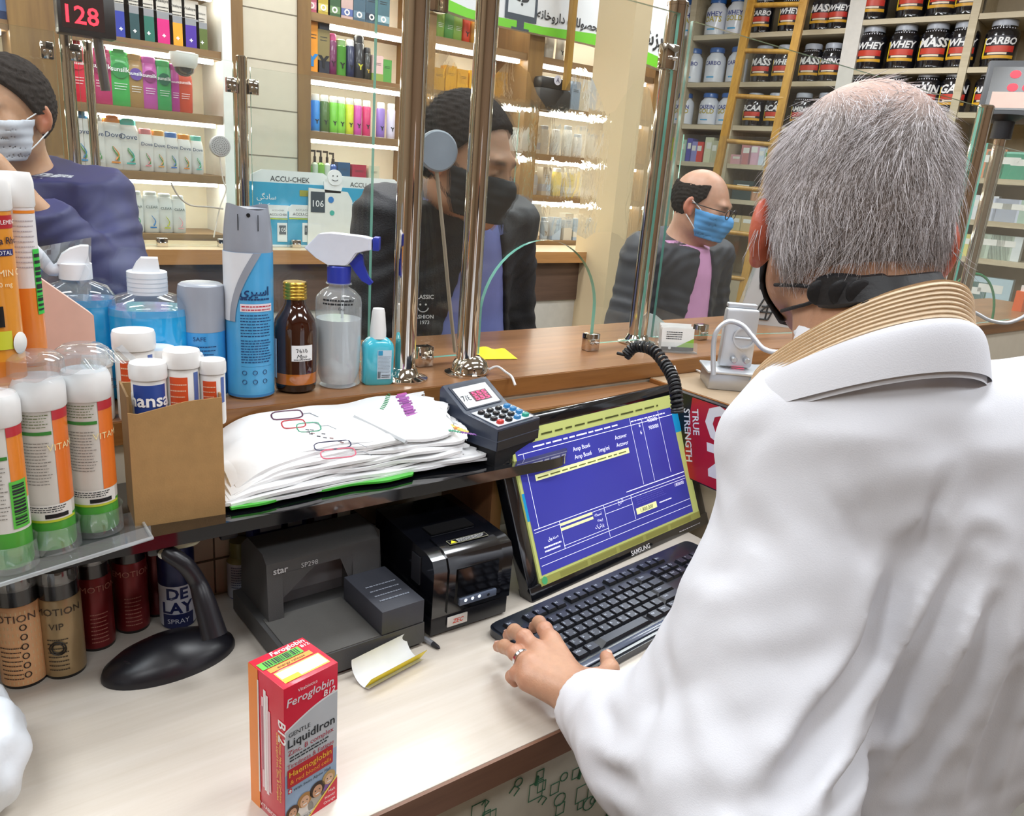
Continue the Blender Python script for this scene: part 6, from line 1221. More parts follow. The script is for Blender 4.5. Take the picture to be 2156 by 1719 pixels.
def npmesh(name, V_, F, mats, parent=None, X=None, smooth=2, fac=None, midx=None, col=None, snap=None, **k_):
    me = bpy.data.meshes.new(name); me.vertices.add(len(V_)); me.vertices.foreach_set('co', np.asarray(V_, np.float32).ravel())
    me.loops.add(len(F)*4); me.loops.foreach_set('vertex_index', np.asarray(F, np.int32).ravel()); me.polygons.add(len(F)); me.polygons.foreach_set('loop_start', np.arange(len(F), dtype=np.int32)*4)
    me.polygons.foreach_set('use_smooth', np.ones(len(F), bool)); me.update(calc_edges=True)
    for m in (mats if isinstance(mats, (list, tuple)) else [mats]): me.materials.append(m)
    if midx is not None: me.polygons.foreach_set('material_index', np.asarray(midx, np.int32))
    if col is not None: at = me.color_attributes.new('Col', 'FLOAT_COLOR', 'POINT'); at.data.foreach_set('color', np.concatenate([col, np.ones((len(col), 1))], 1).astype(np.float32).ravel())
    o = bpy.data.objects.new(name, me); COL.objects.link(o)
    if parent: o.parent = parent
    if smooth: md = o.modifiers.new('smooth', 'SMOOTH'); md.factor = .5; md.iterations = smooth
    return tag(o, **k_)
def vcolmat(name, rough=.5, sss=0, bump=0, bscale=300, var=0):
    m = bpy.data.materials.new(name); m.use_nodes = True; N = m.node_tree.nodes; L = m.node_tree.links; b = N['Principled BSDF']; b.inputs['Roughness'].default_value = rough
    at = N.new('ShaderNodeVertexColor'); at.layer_name = 'Col'; n = N.new('ShaderNodeTexNoise'); n.inputs['Scale'].default_value = 90; tc = N.new('ShaderNodeTexCoord'); L.new(tc.outputs['Object'], n.inputs[0])
    mx = N.new('ShaderNodeMixRGB'); mx.blend_type = 'MULTIPLY'; mx.inputs[0].default_value = .25; L.new(at.outputs[0], mx.inputs[1]); L.new(n.outputs[0], mx.inputs[2]); L.new(mx.outputs[0], b.inputs['Base Color'])
    g = N.new('ShaderNodeGamma'); 
    if sss: b.inputs['Subsurface Weight'].default_value = sss; b.inputs['Subsurface Radius'].default_value = (1, .35, .2); b.inputs['Subsurface Scale'].default_value = .006
    if bump:
        n2 = N.new('ShaderNodeTexNoise'); n2.inputs['Scale'].default_value = bscale; L.new(tc.outputs['Object'], n2.inputs[0]); bp = N.new('ShaderNodeBump'); bp.inputs['Strength'].default_value = bump; bp.inputs['Distance'].default_value = .001; L.new(n2.outputs[0], bp.inputs['Height']); L.new(bp.outputs[0], b.inputs['Normal'])
    return m
def rot3(yaw=0, pitch=0, roll=0):
    """columns: local x (person's left-to-right in view), y (back), z (up); face looks to local -y"""
    return np.array((R(yaw) @ R(pitch, 'X') @ R(roll, 'Y')).to_3x3())
def headsdf(P, c, Rm, s=1.0, ears=True, nose=True, ez=0):
    """adult head, centre of the skull at c; face towards local -y"""
    q = (P-c)@Rm/s
    d = el(q, (0, .012, .018), (.076, .094, .090)); d = smin(d, el(q, (0, -.030, -.030), (.062, .068, .080)), .03)
    d = smin(d, rc(q, (-.035, -.02, -.075), (0, -.072, -.098), .026, .022), .03); d = smin(d, rc(q, (.035, -.02, -.075), (0, -.072, -.098), .026, .022), .03)
    d = smin(d, rc(q, (-.045, -.062, -.028), (-.03, -.070, -.045), .020, .018), .02); d = smin(d, rc(q, (.045, -.062, -.028), (.03, -.070, -.045), .020, .018), .02)
    d = smin(d, rc(q, (-.035, -.084, .012), (.035, -.084, .012), .010, .010), .02)
    for sx in (-1, 1): d = smax(d, -el(q, (sx*.031, -.100, -.008), (.017, .016, .011)), .012); d = smin(d, el(q, (sx*.031, -.080, -.008), (.013, .012, .010)), .004)
    if nose: d = smin(d, rc(q, (0, -.088, -.002), (0, -.108, -.036), .008, .012), .012); d = smin(d, rc(q, (-.012, -.098, -.040), (.012, -.098, -.040), .008, .008), .008)
    d = smin(d, rc(q, (-.018, -.090, -.066), (.018, -.090, -.066), .008, .008), .008); d = smax(d, -rc(q, (-.022, -.101, -.066), (.022, -.101, -.066), .0025, .0025), .004)
    if ears:
        for sx in (-1, 1):
            t = q*np.array([sx, 1, 1])-np.array([0, 0, ez]); e = el(t-np.array([.083, .012, -.012]), (0, 0, 0), (.010, .019, .031), np.array(R(-.45) .to_3x3())); e = smax(e, -el(t, (.094, .004, -.006), (.010, .010, .018)), .005); e = smin(e, rc(t, (.079, .004, -.034), (.081, .002, -.040), .008, .007), .008); d = smin(d, e, .007)
    return d*s
SKIN = vcolmat('skin', .45, .25, .12)
def skincol(V_, c, Rm, base, s=1, red=.12, hairline=None):
    q = (V_-c)@Rm/s; col = np.tile(np.array(base), (len(V_), 1)); e = np.exp(-((np.abs(q[:, 0])-.086)/.012)**2-((q[:, 2]+.015)/.04)**2-((q[:, 1]-.014)/.03)**2)
    col = col*(1-e[:, None]*np.array([0, .45, .5])); lips = np.exp(-(q[:, 0]/.024)**2-((q[:, 2]+.066)/.009)**2-((q[:, 1]+.098)/.02)**2); col = col*(1-lips[:, None]*np.array([.1, .4, .35]))
    for sx in (-1, 1): b_ = np.exp(-((q[:, 0]-sx*.031)/.019)**4-((q[:, 2]-.012-.0*q[:, 0])/.0055)**2)*(q[:, 1] < -.06); col = col*(1-.8*b_[:, None])
    return np.clip(col, 0, 1)
def person(label, P, yaw, head=(0, 0, 0), hoff=(0, -.03, 0), s=1.0, skin=(.50, .27, .16), hair=(.02, .016, .014), bald=False, jacket='#1A1B22', shirt='#7F8FD0', mask='#17181C', hand=None, openf=.06, collar=None, lhand=None, jbump=.1, group=None, hairfn=None, res=.0045):
    t = thing('person', label, 'person', P, yaw)
    H = np.array([0, 0, 1.585])+np.array(hoff); H = H*np.array([1, 1, s]); Rm = rot3(*head)
    nb = np.array([0, .02, 1.40*s]); sh = [np.array([sx*.175, .02, 1.365*s]) for sx in (-1, 1)]
    el_ = [np.array([sx*.235, .03, 1.08*s]) for sx in (-1, 1)]; wr = [np.array([sx*.22, -.06, .86*s]) for sx in (-1, 1)]
    if hand: wr[0 if hand[0] == 'r' else 1] = np.array(hand[1]); el_[0 if hand[0] == 'r' else 1] = np.array(hand[2])
    hd = []
    for i in (0, 1):
        v = wr[i]-el_[i]; v = v/np.linalg.norm(v); hd.append(v)
    def skin_f(Q, clothes=0):
        d = headsdf(Q, H, Rm, s*.98); d = smin(d, rc(Q, H+Rm@V3(0, .02, -.07), nb, .054, .062), .03)
        d = smin(d, el(Q, nb+V3(0, 0, -.14), (.13, .09, .18)), .04)
        for i in (0, 1):
            a = chain(Q, [sh[i], el_[i], wr[i]], [.048, .036, .026]); d = smin(d, a, .03)
            v = hd[i]; sd = np.cross(v, [0, 0, 1.0]); sd = sd/(np.linalg.norm(sd)+1e-6)
            if i == 0: sd = -sd
            pm = wr[i]+v*.05; h_ = rc(Q, wr[i], pm+v*.02, .026, .030); cu = np.array([0, 0, -1.0]) if abs(v[2]) < .8 else np.array([0, -1.0, 0])
            for k_ in range(4): o = sd*(.024-.016*k_); L_ = (.062, .072, .068, .052)[k_]; p0 = pm+o+v*.02; p1 = p0+v*L_*.55; p2 = p1+v*L_*.35+cu*L_*.35; h_ = smin(h_, chain(Q, [p0, p1, p2], [.0095, .0085, .007], .004), .008)
            h_ = smin(h_, chain(Q, [wr[i]+sd*.02+v*.02, pm+sd*.045, pm+sd*.05+v*.035], [.013, .011, .008], .006), .012); d = smin(d, h_, .012)
        return d
    B_ = .006
    V_, F = surf(skin_f, (-.42, -.50, .60*s), (.42, .22, 1.80*s), res); npmesh('body', V_, F, SKIN, t, col=skincol(V_, H, Rm, skin, s), smooth=1)
    def torso(Q, g=0):
        z = Q[:, 2]/s; q = Q.copy(); q[:, 1] *= 1.5
        d = chain(q, [V3(0, .03, 1.30*s), V3(0, .03, 1.10*s), V3(0, .02, .80*s)], [.165, .160, .175]); d = smin(d, rc(Q, sh[0], sh[1], .062, .062), .06); d = smin(d, rc(Q, nb+V3(0, .01, -.02), nb+V3(0, .01, .015), .075, .066), .05)
        for i in (0, 1): d = smin(d, chain(Q, [sh[i], el_[i], wr[i]-hd[i]*.02], [.066, .058, .046]), .035)
        return d-g
    def cut(Q, d):     # sleeves end before the hand, open neck
        for i in (0, 1): d = np.maximum(d, -(.045-((wr[i]-Q)@hd[i])-.03)*1.0 if False else (((Q-wr[i])@hd[i])-.0)*(np.linalg.norm(Q-wr[i], axis=1) < .13)-1.0*(np.linalg.norm(Q-wr[i], axis=1) >= .13))
        d = np.maximum(d, (Q[:, 2]-(nb[2]+.022)-.35*(Q[:, 1])*1.0)); return np.maximum(d, .62*s-Q[:, 2])
    def jack(Q):
        n_ = .004*np.sin(Q[:, 0]*55+6*np.sin(Q[:, 2]*21))*np.sin(Q[:, 2]*48+4*np.sin(Q[:, 0]*17)); d = cut(Q, torso(Q, .012)+n_)
        z = Q[:, 2]/s; wv = openf*np.clip((1.42-z)/.5+.15, .1, 1.2)+.01; gap = np.maximum(np.abs(Q[:, 0])-wv, Q[:, 1]+.02); return smax(d, -gap, .008)
    V_, F = surf(jack, (-.42, -.42, .60*s), (.42, .26, 1.50*s), .0065); npmesh('jacket', V_, F, M(jacket, .6, var=.15, scale=25, bump=jbump, bscale=300), t, smooth=2)
    def shrt(Q): d = cut(Q, torso(Q, .002)); return np.maximum(d, np.maximum(np.abs(Q[:, 0])-.15, Q[:, 1]-.0))
    V_, F = surf(shrt, (-.25, -.25, .60*s), (.25, .1, 1.50*s), .006); npmesh('shirt', V_, F, M(shirt, .6, var=.05, bump=.1), t, smooth=1)
    if collar:
        m = MB(); CM = M(collar, .6)
        for o in (0, 1): m.grid(lambda u, v: tuple(nb+V3(math.sin((u-.5)*5.2)*(.086+.026*v+.002*o), .012+math.cos((u-.5)*5.2)*(.080+.026*v+.002*o), .050-.065*v-.05*(1-math.cos((u-.5)*5.2))*.5)), 28, 6, CM)
        m.build('collar', t)
    # legs
    def legs(Q):
        d = None
        for sx in (-1, 1): e = chain(Q, [V3(sx*.09, .02, .86*s), V3(sx*.10, 0, .48*s), V3(sx*.10, .02, .06)], [.095, .075, .06]); d = e if d is None else smin(d, e, .04)
        return np.maximum(d, .045-Q[:, 2])
    V_, F = surf(legs, (-.25, -.2, .02), (.25, .2, .98*s), .012); npmesh('trousers', V_, F, M('#22242C', .7), t, smooth=1)
    for sx in (-1, 1): m = MB(); m.lathe([(.045, 0), (.048, .02), (.04, .06), (.03, .075)], M('#1A1614', .4), T(sx*.10, -.04, 0), n=20, ry=2.3); m.build('shoe', t)
    # mask
    if mask:
        def mk(Q):
            q = (Q-H)@Rm/s; d = headsdf(Q, H, Rm, s*.98, ears=False)-.006; d = smin(d, el(q, (0, -.092, -.050), (.030, .026, .034)), .025)
            fold = .0006*np.sin(q[:, 2]*330); d = d+fold; return np.maximum(np.maximum(d, -(headsdf(Q, H, Rm, s*.98, ears=False)-.0015)), np.maximum(np.maximum(np.abs(q[:, 2]+.058)-.044, q[:, 1]+.018-.25*(q[:, 2]+.058)), -1))
        V_, F = surf(mk, H-.16, H+.16, .003); npmesh('face_mask', V_, F, M(mask, .7, var=.04), t, smooth=1)
        m = MB(); lc = M('#EDEFF2' if mask != '#17181C' else '#1A1A1E', .6)
        for sx in (-1, 1):
            for z0, z1 in ((-.022, .010), (-.088, -.040)):
                pts = [H+Rm@V3(sx*x_, y_, z_)*s for x_, y_, z_ in ((.060, -.035, z0), (.077, -.015, (z0+z1)/2), (.086, .012, z1))]; m.tube([tuple(p) for p in pts], .0016, lc, 6)
        m.build('ear_loop', t)
    # hair cap
    def hr(Q):
        q = (Q-H)@Rm/s; nz_ = .0018*np.sin(q[:, 0]*260+5*np.sin(q[:, 2]*110))*np.sin(q[:, 1]*230+4*np.sin(q[:, 0]*130))+.001*np.sin(q[:, 2]*500+q[:, 0]*300); g = .011 if not bald else .006
        d = el(q, (0, .012, .018), (.076+g, .094+g, .090+g))+nz_
        line = (q[:, 1]*.95+.030)*-1+.00-(q[:, 2]-.028)*.75       # behind the forehead line
        cutp = np.maximum(line, -.062-q[:, 2]); e = np.maximum(d, np.minimum(cutp, 9))
        if bald: e = np.maximum(e, -(q[:, 1]+.030)); e = np.maximum(e, -(np.linalg.norm(q-np.array([0, .03, .11]), axis=1)-.093))
        e = np.maximum(e, -(np.maximum(-(q[:, 1]-.035), -.010-(-q[:, 2]-.0)) ) if False else e)
        side = np.maximum(np.maximum(q[:, 1]-.040, q[:, 2]+.004), .062-np.abs(q[:, 0]))*-1; e = np.maximum(e, np.minimum(side, .05)); return e*s
    V_, F = surf(hr, H-.16, H+.16, .003); 
    if len(F): npmesh('hair', V_, F, M('#%02X%02X%02X' % tuple(int(255*min(1, c)**(1/2.2)) for c in hair), .9, var=.4, scale=150, bump=1, bscale=320, stretch=(1, 1, .35), spec=.12), t, smooth=0)
    global LASTJ; LASTJ = jack
    return t, H, Rm
def march(f, px, py, t0=.2, t1=1.6):
    D_ = ray(px, py); s = t0; L_ = np.linalg.norm(D_)
    for _ in range(160):
        v = f((CAM+D_*s)[None])[0]
        if v < .0006: return CAM+D_*s
        s += v*.8/L_
        if s > t1: return None
    return None
# ------------------------------------------------------------------ customers
def headat(px, py, dep, yaw, s, hoff):
    q = onD(px, py, dep); o = R(yaw) @ Vector(hoff); return Vector((q.x-o.x, q.y-o.y, 0)), (q.z/ (1.585) if False else q.z)
def viewyaw(px, dep, a):
    """yaw so that the person's face turns by a from 'towards the camera' to image right"""
    q = onD(px, 400, dep); return math.atan2(-q.y, -q.x)+PI/2+a
# man in black jacket and black mask
s_ = .99; yw = viewyaw(970, 1.62, .78); P, z = headat(980, 328, 1.60, yw, s_, (-.09, -.10, 0)); s_ = z/1.500
tm, Hm, Rmm = person('person in a black jacket and black face mask behind the hatch glass', P, yw, head=(.25, .24, 0), hoff=(-.09, -.10, z/s_-1.585), s=s_, skin=(.62, .33, .20), jacket='#16171D', shirt='#7C86C8', mask='#17181C', openf=.13, jbump=.5); print('MIDDLE', P, s_)
def world_f(f, P, yaw):
    Rm_ = np.array(R(yaw).to_3x3()); P_ = np.array(P); return lambda Q: f((Q-P_)@Rm_)
fw_j = world_f(LASTJ, P, yw)
h0, h1, h2 = [march(fw_j, *p_, 1.0, 2.6) for p_ in ((872, 645), (908, 645), (890, 610))]
if h0 is not None and h1 is not None and h2 is not None:
    Xj = (R(-yw) @ T(-P.x, -P.y, -P.z)) @ frame(Vector((h0+h1)/2), Vector(h1-h0), Vector(h2-(h0+h1)/2)) @ R(-PI/2, 'X'); m = MB(Xj); WJ = M('#E8E8EA', .6, var=0)
    m.text('CLASSIC', .011, WJ, T(0, -.004, .016), bold=.02, w=.046); m.text('FASHION', .011, WJ, T(0, -.004, -.026), bold=.02, w=.046); m.text('1973', .011, WJ, T(.004, -.004, -.038), bold=.02)
    m.tube([(math.sin(a_)*.012, -.004, .0-math.cos(a_)*.012) for a_ in [-1.3+.26*i for i in range(11)]], .0012, WJ, 4); m.disc((-.006, -.004, .004), .0022, WJ, n=10); m.disc((.006, -.004, .004), .0022, WJ, n=10); m.build('chest_print', tm)
s_ = 1.0; yw = viewyaw(20, 1.75, -.55); P, z = headat(12, 232, 1.80, yw, s_, (0, -.03, 0)); s_ = z/1.545
wristp = np.array([.06, -.25, 1.50]); 
tl, Hl, Rml = person('person in a navy jacket holding a hand to a white mask at the left', P, yw, head=(-.15, .10, .0), hoff=(0, -.03, z/s_-1.585), s=s_, skin=(.50, .27, .15), jacket='#161A52', shirt='#D8DCE4', mask='#C9CED8', hand=('l', tuple(np.array([.12, -.21, z-.17])), (.29, -.13, z-.40)), collar='#E4E8EE', openf=.05)
s_ = .97; yw = viewyaw(1475, 2.5, .95); P, z = headat(1478, 428, 2.55, yw, s_, (0, -.04, 0)); s_ = z/1.545
tr_, Hr_, Rmr = person('bald person in a grey jacket and pink shirt with a blue mask', P, yw, head=(.30, .22, 0), hoff=(0, -.04, z/s_-1.585), s=s_, skin=(.55, .30, .20), hair=(.015, .012, .011), bald=True, jacket='#34363C', shirt='#D9A0CC', mask='#5AA0DC', openf=.085)
m = MB(); GLk = M('#1E1A18', .3)
for sx in (-1, 1): m.tube([tuple(Hr_+Rmr@V3(sx*.033+math.cos(a)*.022, -.104, -.006+math.sin(a)*.015)) for a in [2*PI*i/16 for i in range(16)]], .0016, GLk, 6, closed=True); m.tube([tuple(Hr_+Rmr@V3(*p)) for p in ((sx*.055, -.10, .0), (sx*.078, -.06, .0), (sx*.084, .005, .0))], .0018, GLk, 6)
m.tube([tuple(Hr_+Rmr@V3(*p)) for p in ((-.011, -.106, -.002), (.011, -.106, -.002))], .0016, GLk, 6); m.build('eyeglasses', tr_)
# ------------------------------------------------------------------ the pharmacist
def A3(v): return np.array(v, float)
t = thing('person', 'grey-haired person in a white coat typing at the keyboard, seen from behind', 'person', (0, 0, 0))
HC = A3(onD(1792, 438, .665)); hyaw = rad(46)-(-PI/2)       # face direction 46 deg in plan -> local -y
HR = rot3(hyaw, .20, -.02); HS = .88
NB = A3(onD(1836, 700, .64)); NBm = A3(onD(1836, 640, .655))
# joints
SL = A3(onD(1700, 1100, .665)); ER = None
EL = A3(onD(1565, 1685, .64)); WL_ = A3(onZ(1236, 1478, .998))
tf_ = rad(50); right = np.array([math.sin(tf_), -math.cos(tf_), 0]); fwd = np.array([math.cos(tf_), math.sin(tf_), 0])
SRt = NB+right*.19+np.array([0, 0, -.080])-fwd*.01
ERt = SRt+np.array([.04, .02, -.28]); WRt = np.array([.90, .50, .985])
hip = NB+fwd*.035+right*.07+np.array([.0, .0, -.55]); chest = NB-fwd*.012+right*.06+np.array([0, 0, -.22])
# hand joints (left hand, palm down)
HJ = {'index': [(1160, 1352, 1.004), (1147, 1326, 1.009), (1135, 1312, .996), (1124, 1322, .982)], 'middle': [(1133, 1374, 1.006), (1104, 1343, 1.012), (1083, 1330, .998), (1070, 1338, .984)],
 'ring': [(1114, 1402, 1.003), (1085, 1375, 1.004), (1062, 1362, .992), (1049, 1362, .982)], 'little': [(1112, 1432, .995), (1088, 1418, .992), (1078, 1425, .980), (1084, 1437, .973)],
 'thumb': [(1212, 1428, .990), (1262, 1432, .982), (1284, 1408, .978), (1277, 1384, .975)]}
J = {k: [A3(onZ(*p)) for p in v] for k, v in HJ.items()}
FR = {'index': (.0105, .0092, .0085, .0074), 'middle': (.0108, .0095, .0086, .0075), 'ring': (.0102, .0088, .0080, .0070), 'little': (.0098, .0080, .0072, .0062), 'thumb': (.0140, .0115, .0108, .0088)}
wr0 = WL_+np.array([.0, .0, -.004])
def hand(Q):
    d = None
    for k in ('index', 'middle', 'ring', 'little'):
        e = rc(Q, wr0+(J[k][0]-wr0)*.15, J[k][0], .0165, .0135); d = e if d is None else smin(d, e, .014)
    d = smin(d, rc(Q, wr0+(J['thumb'][0]-wr0)*.2, J['thumb'][1], .015, .0125), .016)
    for k in J:
        f = chain(Q, J[k], FR[k], .003)
        for j in (1, 2): f = smin(f, el(Q, J[k][j], (FR[k][j]*1.08,)*3), .003)
        d = smin(d, f, .0055 if k != 'thumb' else .009)
    d = smin(d, rc(Q, wr0, wr0+(EL-wr0)*.35, .0235, .030), .02)
    for k in ('index', 'middle', 'ring'): d = d-.0012*np.exp(-(np.linalg.norm(Q-(J[k][0]+np.array([0, 0, .012])), axis=1)/.008)**2)
    return d
# second hand, resting further right, hidden behind the body
wr2 = WRt
def hand2(Q):
    v = np.array([-.10, .99, -.1]); v /= np.linalg.norm(v); sd = np.array([.99, .1, 0]); d = rc(Q, wr2, wr2+v*.07, .026, .030)
    for k in range(4): p0 = wr2+v*.075+sd*(-.026+.017*k); d = smin(d, chain(Q, [p0, p0+v*.04, p0+v*.06+np.array([0, 0, -.02])], [.0095, .0085, .007], .004), .008)
    return smin(d, chain(Q, [wr2-sd*.02, wr2-sd*.045+v*.04, wr2-sd*.04+v*.07], [.013, .011, .009], .005), .012)
def head(Q):
    q = (Q-HC)@HR/HS; d = headsdf(Q, HC, HR, HS, ez=-.020)
    d = smin(d, el(q, (0, .045, -.035), (.064, .050, .055))*HS, .03)           # back of the skull
    return d
def neck(Q): return smin(rc(Q, HC+HR@A3((0, .030, -.055)), NB, .046, .053), rc(Q, NB, NB+np.array([0, 0, -.06])-fwd*.0, .053, .056), .03)
def body(Q): 
    d = smin(head(Q), neck(Q), .018); d = smin(d, smin(rc(Q, NB+np.array([0, 0, -.10]), chest, .05, .055), rc(Q, SL, SRt, .030, .030), .03), .03)
    d = smin(d, chain(Q, [SL, EL, wr0], [.034, .032, .026], .02), .02); d = smin(d, chain(Q, [SRt, ERt, WRt], [.034, .032, .026], .02), .02); return smin(smin(d, hand(Q), .012), hand2(Q), .012)
lo, hi = np.array([.30, .02, .93]), np.array([1.02, .86, 1.72])
V_, F = surf(body, lo, hi, .0023, 10)
col = skincol(V_, HC, HR, (.60, .33, .205), HS); q = (V_-HC)@HR/HS
ear = (np.abs(q[:, 0]) > .072) & (np.abs(q[:, 2]+.032) < .05) & (np.abs(q[:, 1]-.012) < .045)
col[ear] = col[ear]*np.array([.98, .52, .45])
st = np.clip((-.045-q[:, 2])/.03, 0, 1)*np.clip((.02-q[:, 1])/.02, 0, 1)*(V_[:, 2] > 1.40); col = col*(1-.16*st[:, None])
hp = np.linalg.norm(V_-J['middle'][0], axis=1); hm = (V_[:, 2] < 1.05) & (hp < .12); 
for k in J:
    for j in (0, 1, 3): g = np.exp(-(np.linalg.norm(V_-J[k][j], axis=1)/.012)**2); col = col*(1-g[:, None]*np.array([.0, .16, .14]))
npmesh('body', V_, F, vcolmat('skin_close', .42, .2, .25, 420), t, col=col, smooth=1)
# fingernails, ring
for k in ('index', 'middle', 'ring', 'little', 'thumb'):
    a, b = J[k][2], J[k][3]; v = (b-a)/np.linalg.norm(b-a); u = np.array([0, 0, 1.0]) if k != 'thumb' else np.array([.3, -.2, .9]); n_ = u-v*(u@v); n_ /= np.linalg.norm(n_); s_ = np.cross(v, n_); c_ = b+v*.001+n_*(FR[k][3]-.0004)
    m = MB(); m.lathe([(0, .0009), (.0032, .0005), (.0042, -.0006)], M('#E3B5A2', .25, coat=.4), Matrix([[s_[0], v[0], n_[0], c_[0]], [s_[1], v[1], n_[1], c_[1]], [s_[2], v[2], n_[2], c_[2]], [0, 0, 0, 1]]), n=14, ry=1.25, caps=False); m.build('fingernail', t)
rp = J['ring'][0]*.42+J['ring'][1]*.58; rv = (J['ring'][1]-J['ring'][0]); rv /= np.linalg.norm(rv); ra = np.cross(rv, [0, 0, 1.0]); ra /= np.linalg.norm(ra); rb = np.cross(rv, ra)
m = MB()
for o in (-.0010, 0, .0010): m.tube([tuple(rp+rv*o+(ra*math.cos(a)+rb*math.sin(a))*.0106) for a in [2*PI*i/36 for i in range(36)]], .0011, M('#D9DDE2', .15, 1), 8, closed=True)
tag(m.build('finger_ring', t), 'silver ring on the ring finger')

# ---- the white coat: one surface with folds pressed in along creases
FM = wr0+(EL-wr0)*.50+np.array([0, 0, -.002])
WB1 = A3(onD(1448, 1462, .72)); WB2 = A3(onD(1590, 1300, .68))
def coat0(Q):
    q = Q-NB; ax = np.array([0, 0, 1.0]); d = None
    def ec(a, b, ra, rb, k=.62):      # flattened rounded cone, thinner front to back
        Qs = Q+np.outer((Q-a)@fwd, fwd)*(1/k-1); bs = np.array(b)+fwd*((np.array(b)-a)@fwd)*(1/k-1); return rc(Qs, a, bs, ra, rb)
    d = ec(chest, hip, .146, .160, .66); d = smin(d, rc(Q, NB+right*-.05+np.array([0, 0, -.105]), SL, .060, .074), .04)
    d = smin(d, rc(Q, NB+right*.06+np.array([0, 0, -.082]), SRt, .062, .074), .06); d = smin(d, rc(Q, NB+np.array([0, 0, -.08])-fwd*.012, NB+np.array([0, 0, -.025])-fwd*.0, .085, .066), .04)
    arm = smin(rc(Q, SL, EL, .076, .074), smin(rc(Q, EL, FM, .078, .070), rc(Q, FM, wr0+(EL-wr0)*.05, .070, .043), .02), .04); arm = smin(arm, rc(Q, WB1, WB2, .050, .066), .03); d = smin(d, arm, .009)
    arm2 = smin(rc(Q, SRt, ERt, .080, .066), rc(Q, ERt, WRt, .066, .048), .04); d = smin(d, arm2, .03)
    return d
CR = [([(1994, 1000), (1962, 1080), (1948, 1142), (1940, 1200)], .014, .006), ([(1936, 1155), (1905, 1215), (1860, 1293), (1835, 1376), (1800, 1440), (1764, 1494), (1700, 1600), (1651, 1678), (1600, 1719)], .036, .011),
 ([(2065, 1155), (1998, 1272), (1927, 1397), (1852, 1523), (1756, 1686)], .034, .010), ([(2107, 1234), (2073, 1356), (2019, 1473), (1944, 1586), (1873, 1700)], .032, .0095), ([(2156, 1390), (2111, 1523), (2070, 1628), (2050, 1719)], .028, .010),
 ([(1718, 1000), (1775, 1085), (1818, 1167), (1850, 1250)], .003, .005), ([(1830, 1010), (1822, 1080), (1818, 1150)], .006, .009), ([(1590, 1170), (1530, 1200), (1463, 1236)], .007, .012), ([(1640, 1090), (1560, 1120), (1500, 1180)], .005, .012), ([(1700, 1310), (1640, 1400), (1560, 1480)], .006, .018),
 ([(1185, 1577), (1235, 1610), (1290, 1646), (1350, 1652)], .012, .009), ([(1260, 1460), (1290, 1530), (1300, 1560)], .006, .009), ([(1215, 1500), (1195, 1560)], .004, .006), ([(1400, 1420), (1380, 1480), (1340, 1530)], .007, .013), ([(1500, 1380), (1440, 1460), (1420, 1540)], .006, .014), ([(1620, 1640), (1520, 1690), (1420, 1719)], .008, .012), ([(1640, 830), (1600, 900), (1540, 1000)], .004, .010), ([(2010, 780), (2060, 830), (2110, 850)], .003, .008), ([(1900, 900), (1990, 930), (2080, 1000)], .004, .014), ([(2030, 1010), (2080, 1050), (2140, 1060)], .005, .013)]
SEG = []
for pts, dep, wd in CR:
    H3 = [march(coat0, *p) for p in pts]; H3 = [h for h in H3 if h is not None]
    if len(H3) > 1: SEG.append((H3, dep, wd))
def coat(Q):
    d = coat0(Q); near = np.abs(d) < .05; Qn = Q[near]; add = np.zeros(len(Qn))
    for H3, dep, wd in SEG:
        dd = np.full(len(Qn), 9.0); n_ = len(H3)-1
        for i in range(n_): dd = np.minimum(dd, rc(Qn, H3[i], H3[i+1], 0, 0))
        tt = np.exp(-(dd/wd)**2)-.18*np.exp(-((dd-wd*2.0)/wd)**2); ends = np.minimum(np.linalg.norm(Qn-H3[0], axis=1), np.linalg.norm(Qn-H3[-1], axis=1)); add += dep*tt*np.clip(ends/.05, 0, 1)
    add += .0016*np.sin(Qn[:, 0]*38+3*np.sin(Qn[:, 2]*19))*np.sin(Qn[:, 2]*31+2*np.sin(Qn[:, 1]*23))+.0008*np.sin(Qn[:, 1]*80+4*np.sin(Qn[:, 2]*41))
    d[near] += add
    dn = rc(Q, NB+np.array([0, 0, -.05])+fwd*.028, NB+np.array([0, 0, .14])+fwd*.22-right*.04, .076, .14); d = np.maximum(d, -dn)     # neck opening
    for w_, e_, r_ in ((wr0, EL, .0415), (WRt, ERt, .04)):
        v = (w_-e_)/np.linalg.norm(w_-e_); p = w_-v*.002; g = np.where(np.linalg.norm(Q-p, axis=1) < .14, (Q-p)@v, -1); d = np.maximum(d, g); bore = np.maximum(rc(Q, w_+v*.05, w_-v*.045, r_*.86, r_*.80), -9); d = np.maximum(d, -bore)
    return np.maximum(d, .72-Q[:, 2])
COATM = M('#E6E8EF', .62, var=.015, scale=8, bump=.12, bscale=900)
V_, F = surf(coat, (.16, -.18, .70), (1.12, .72, 1.50), .0048, 10); npmesh('coat', V_, F, COATM, t, smooth=2)
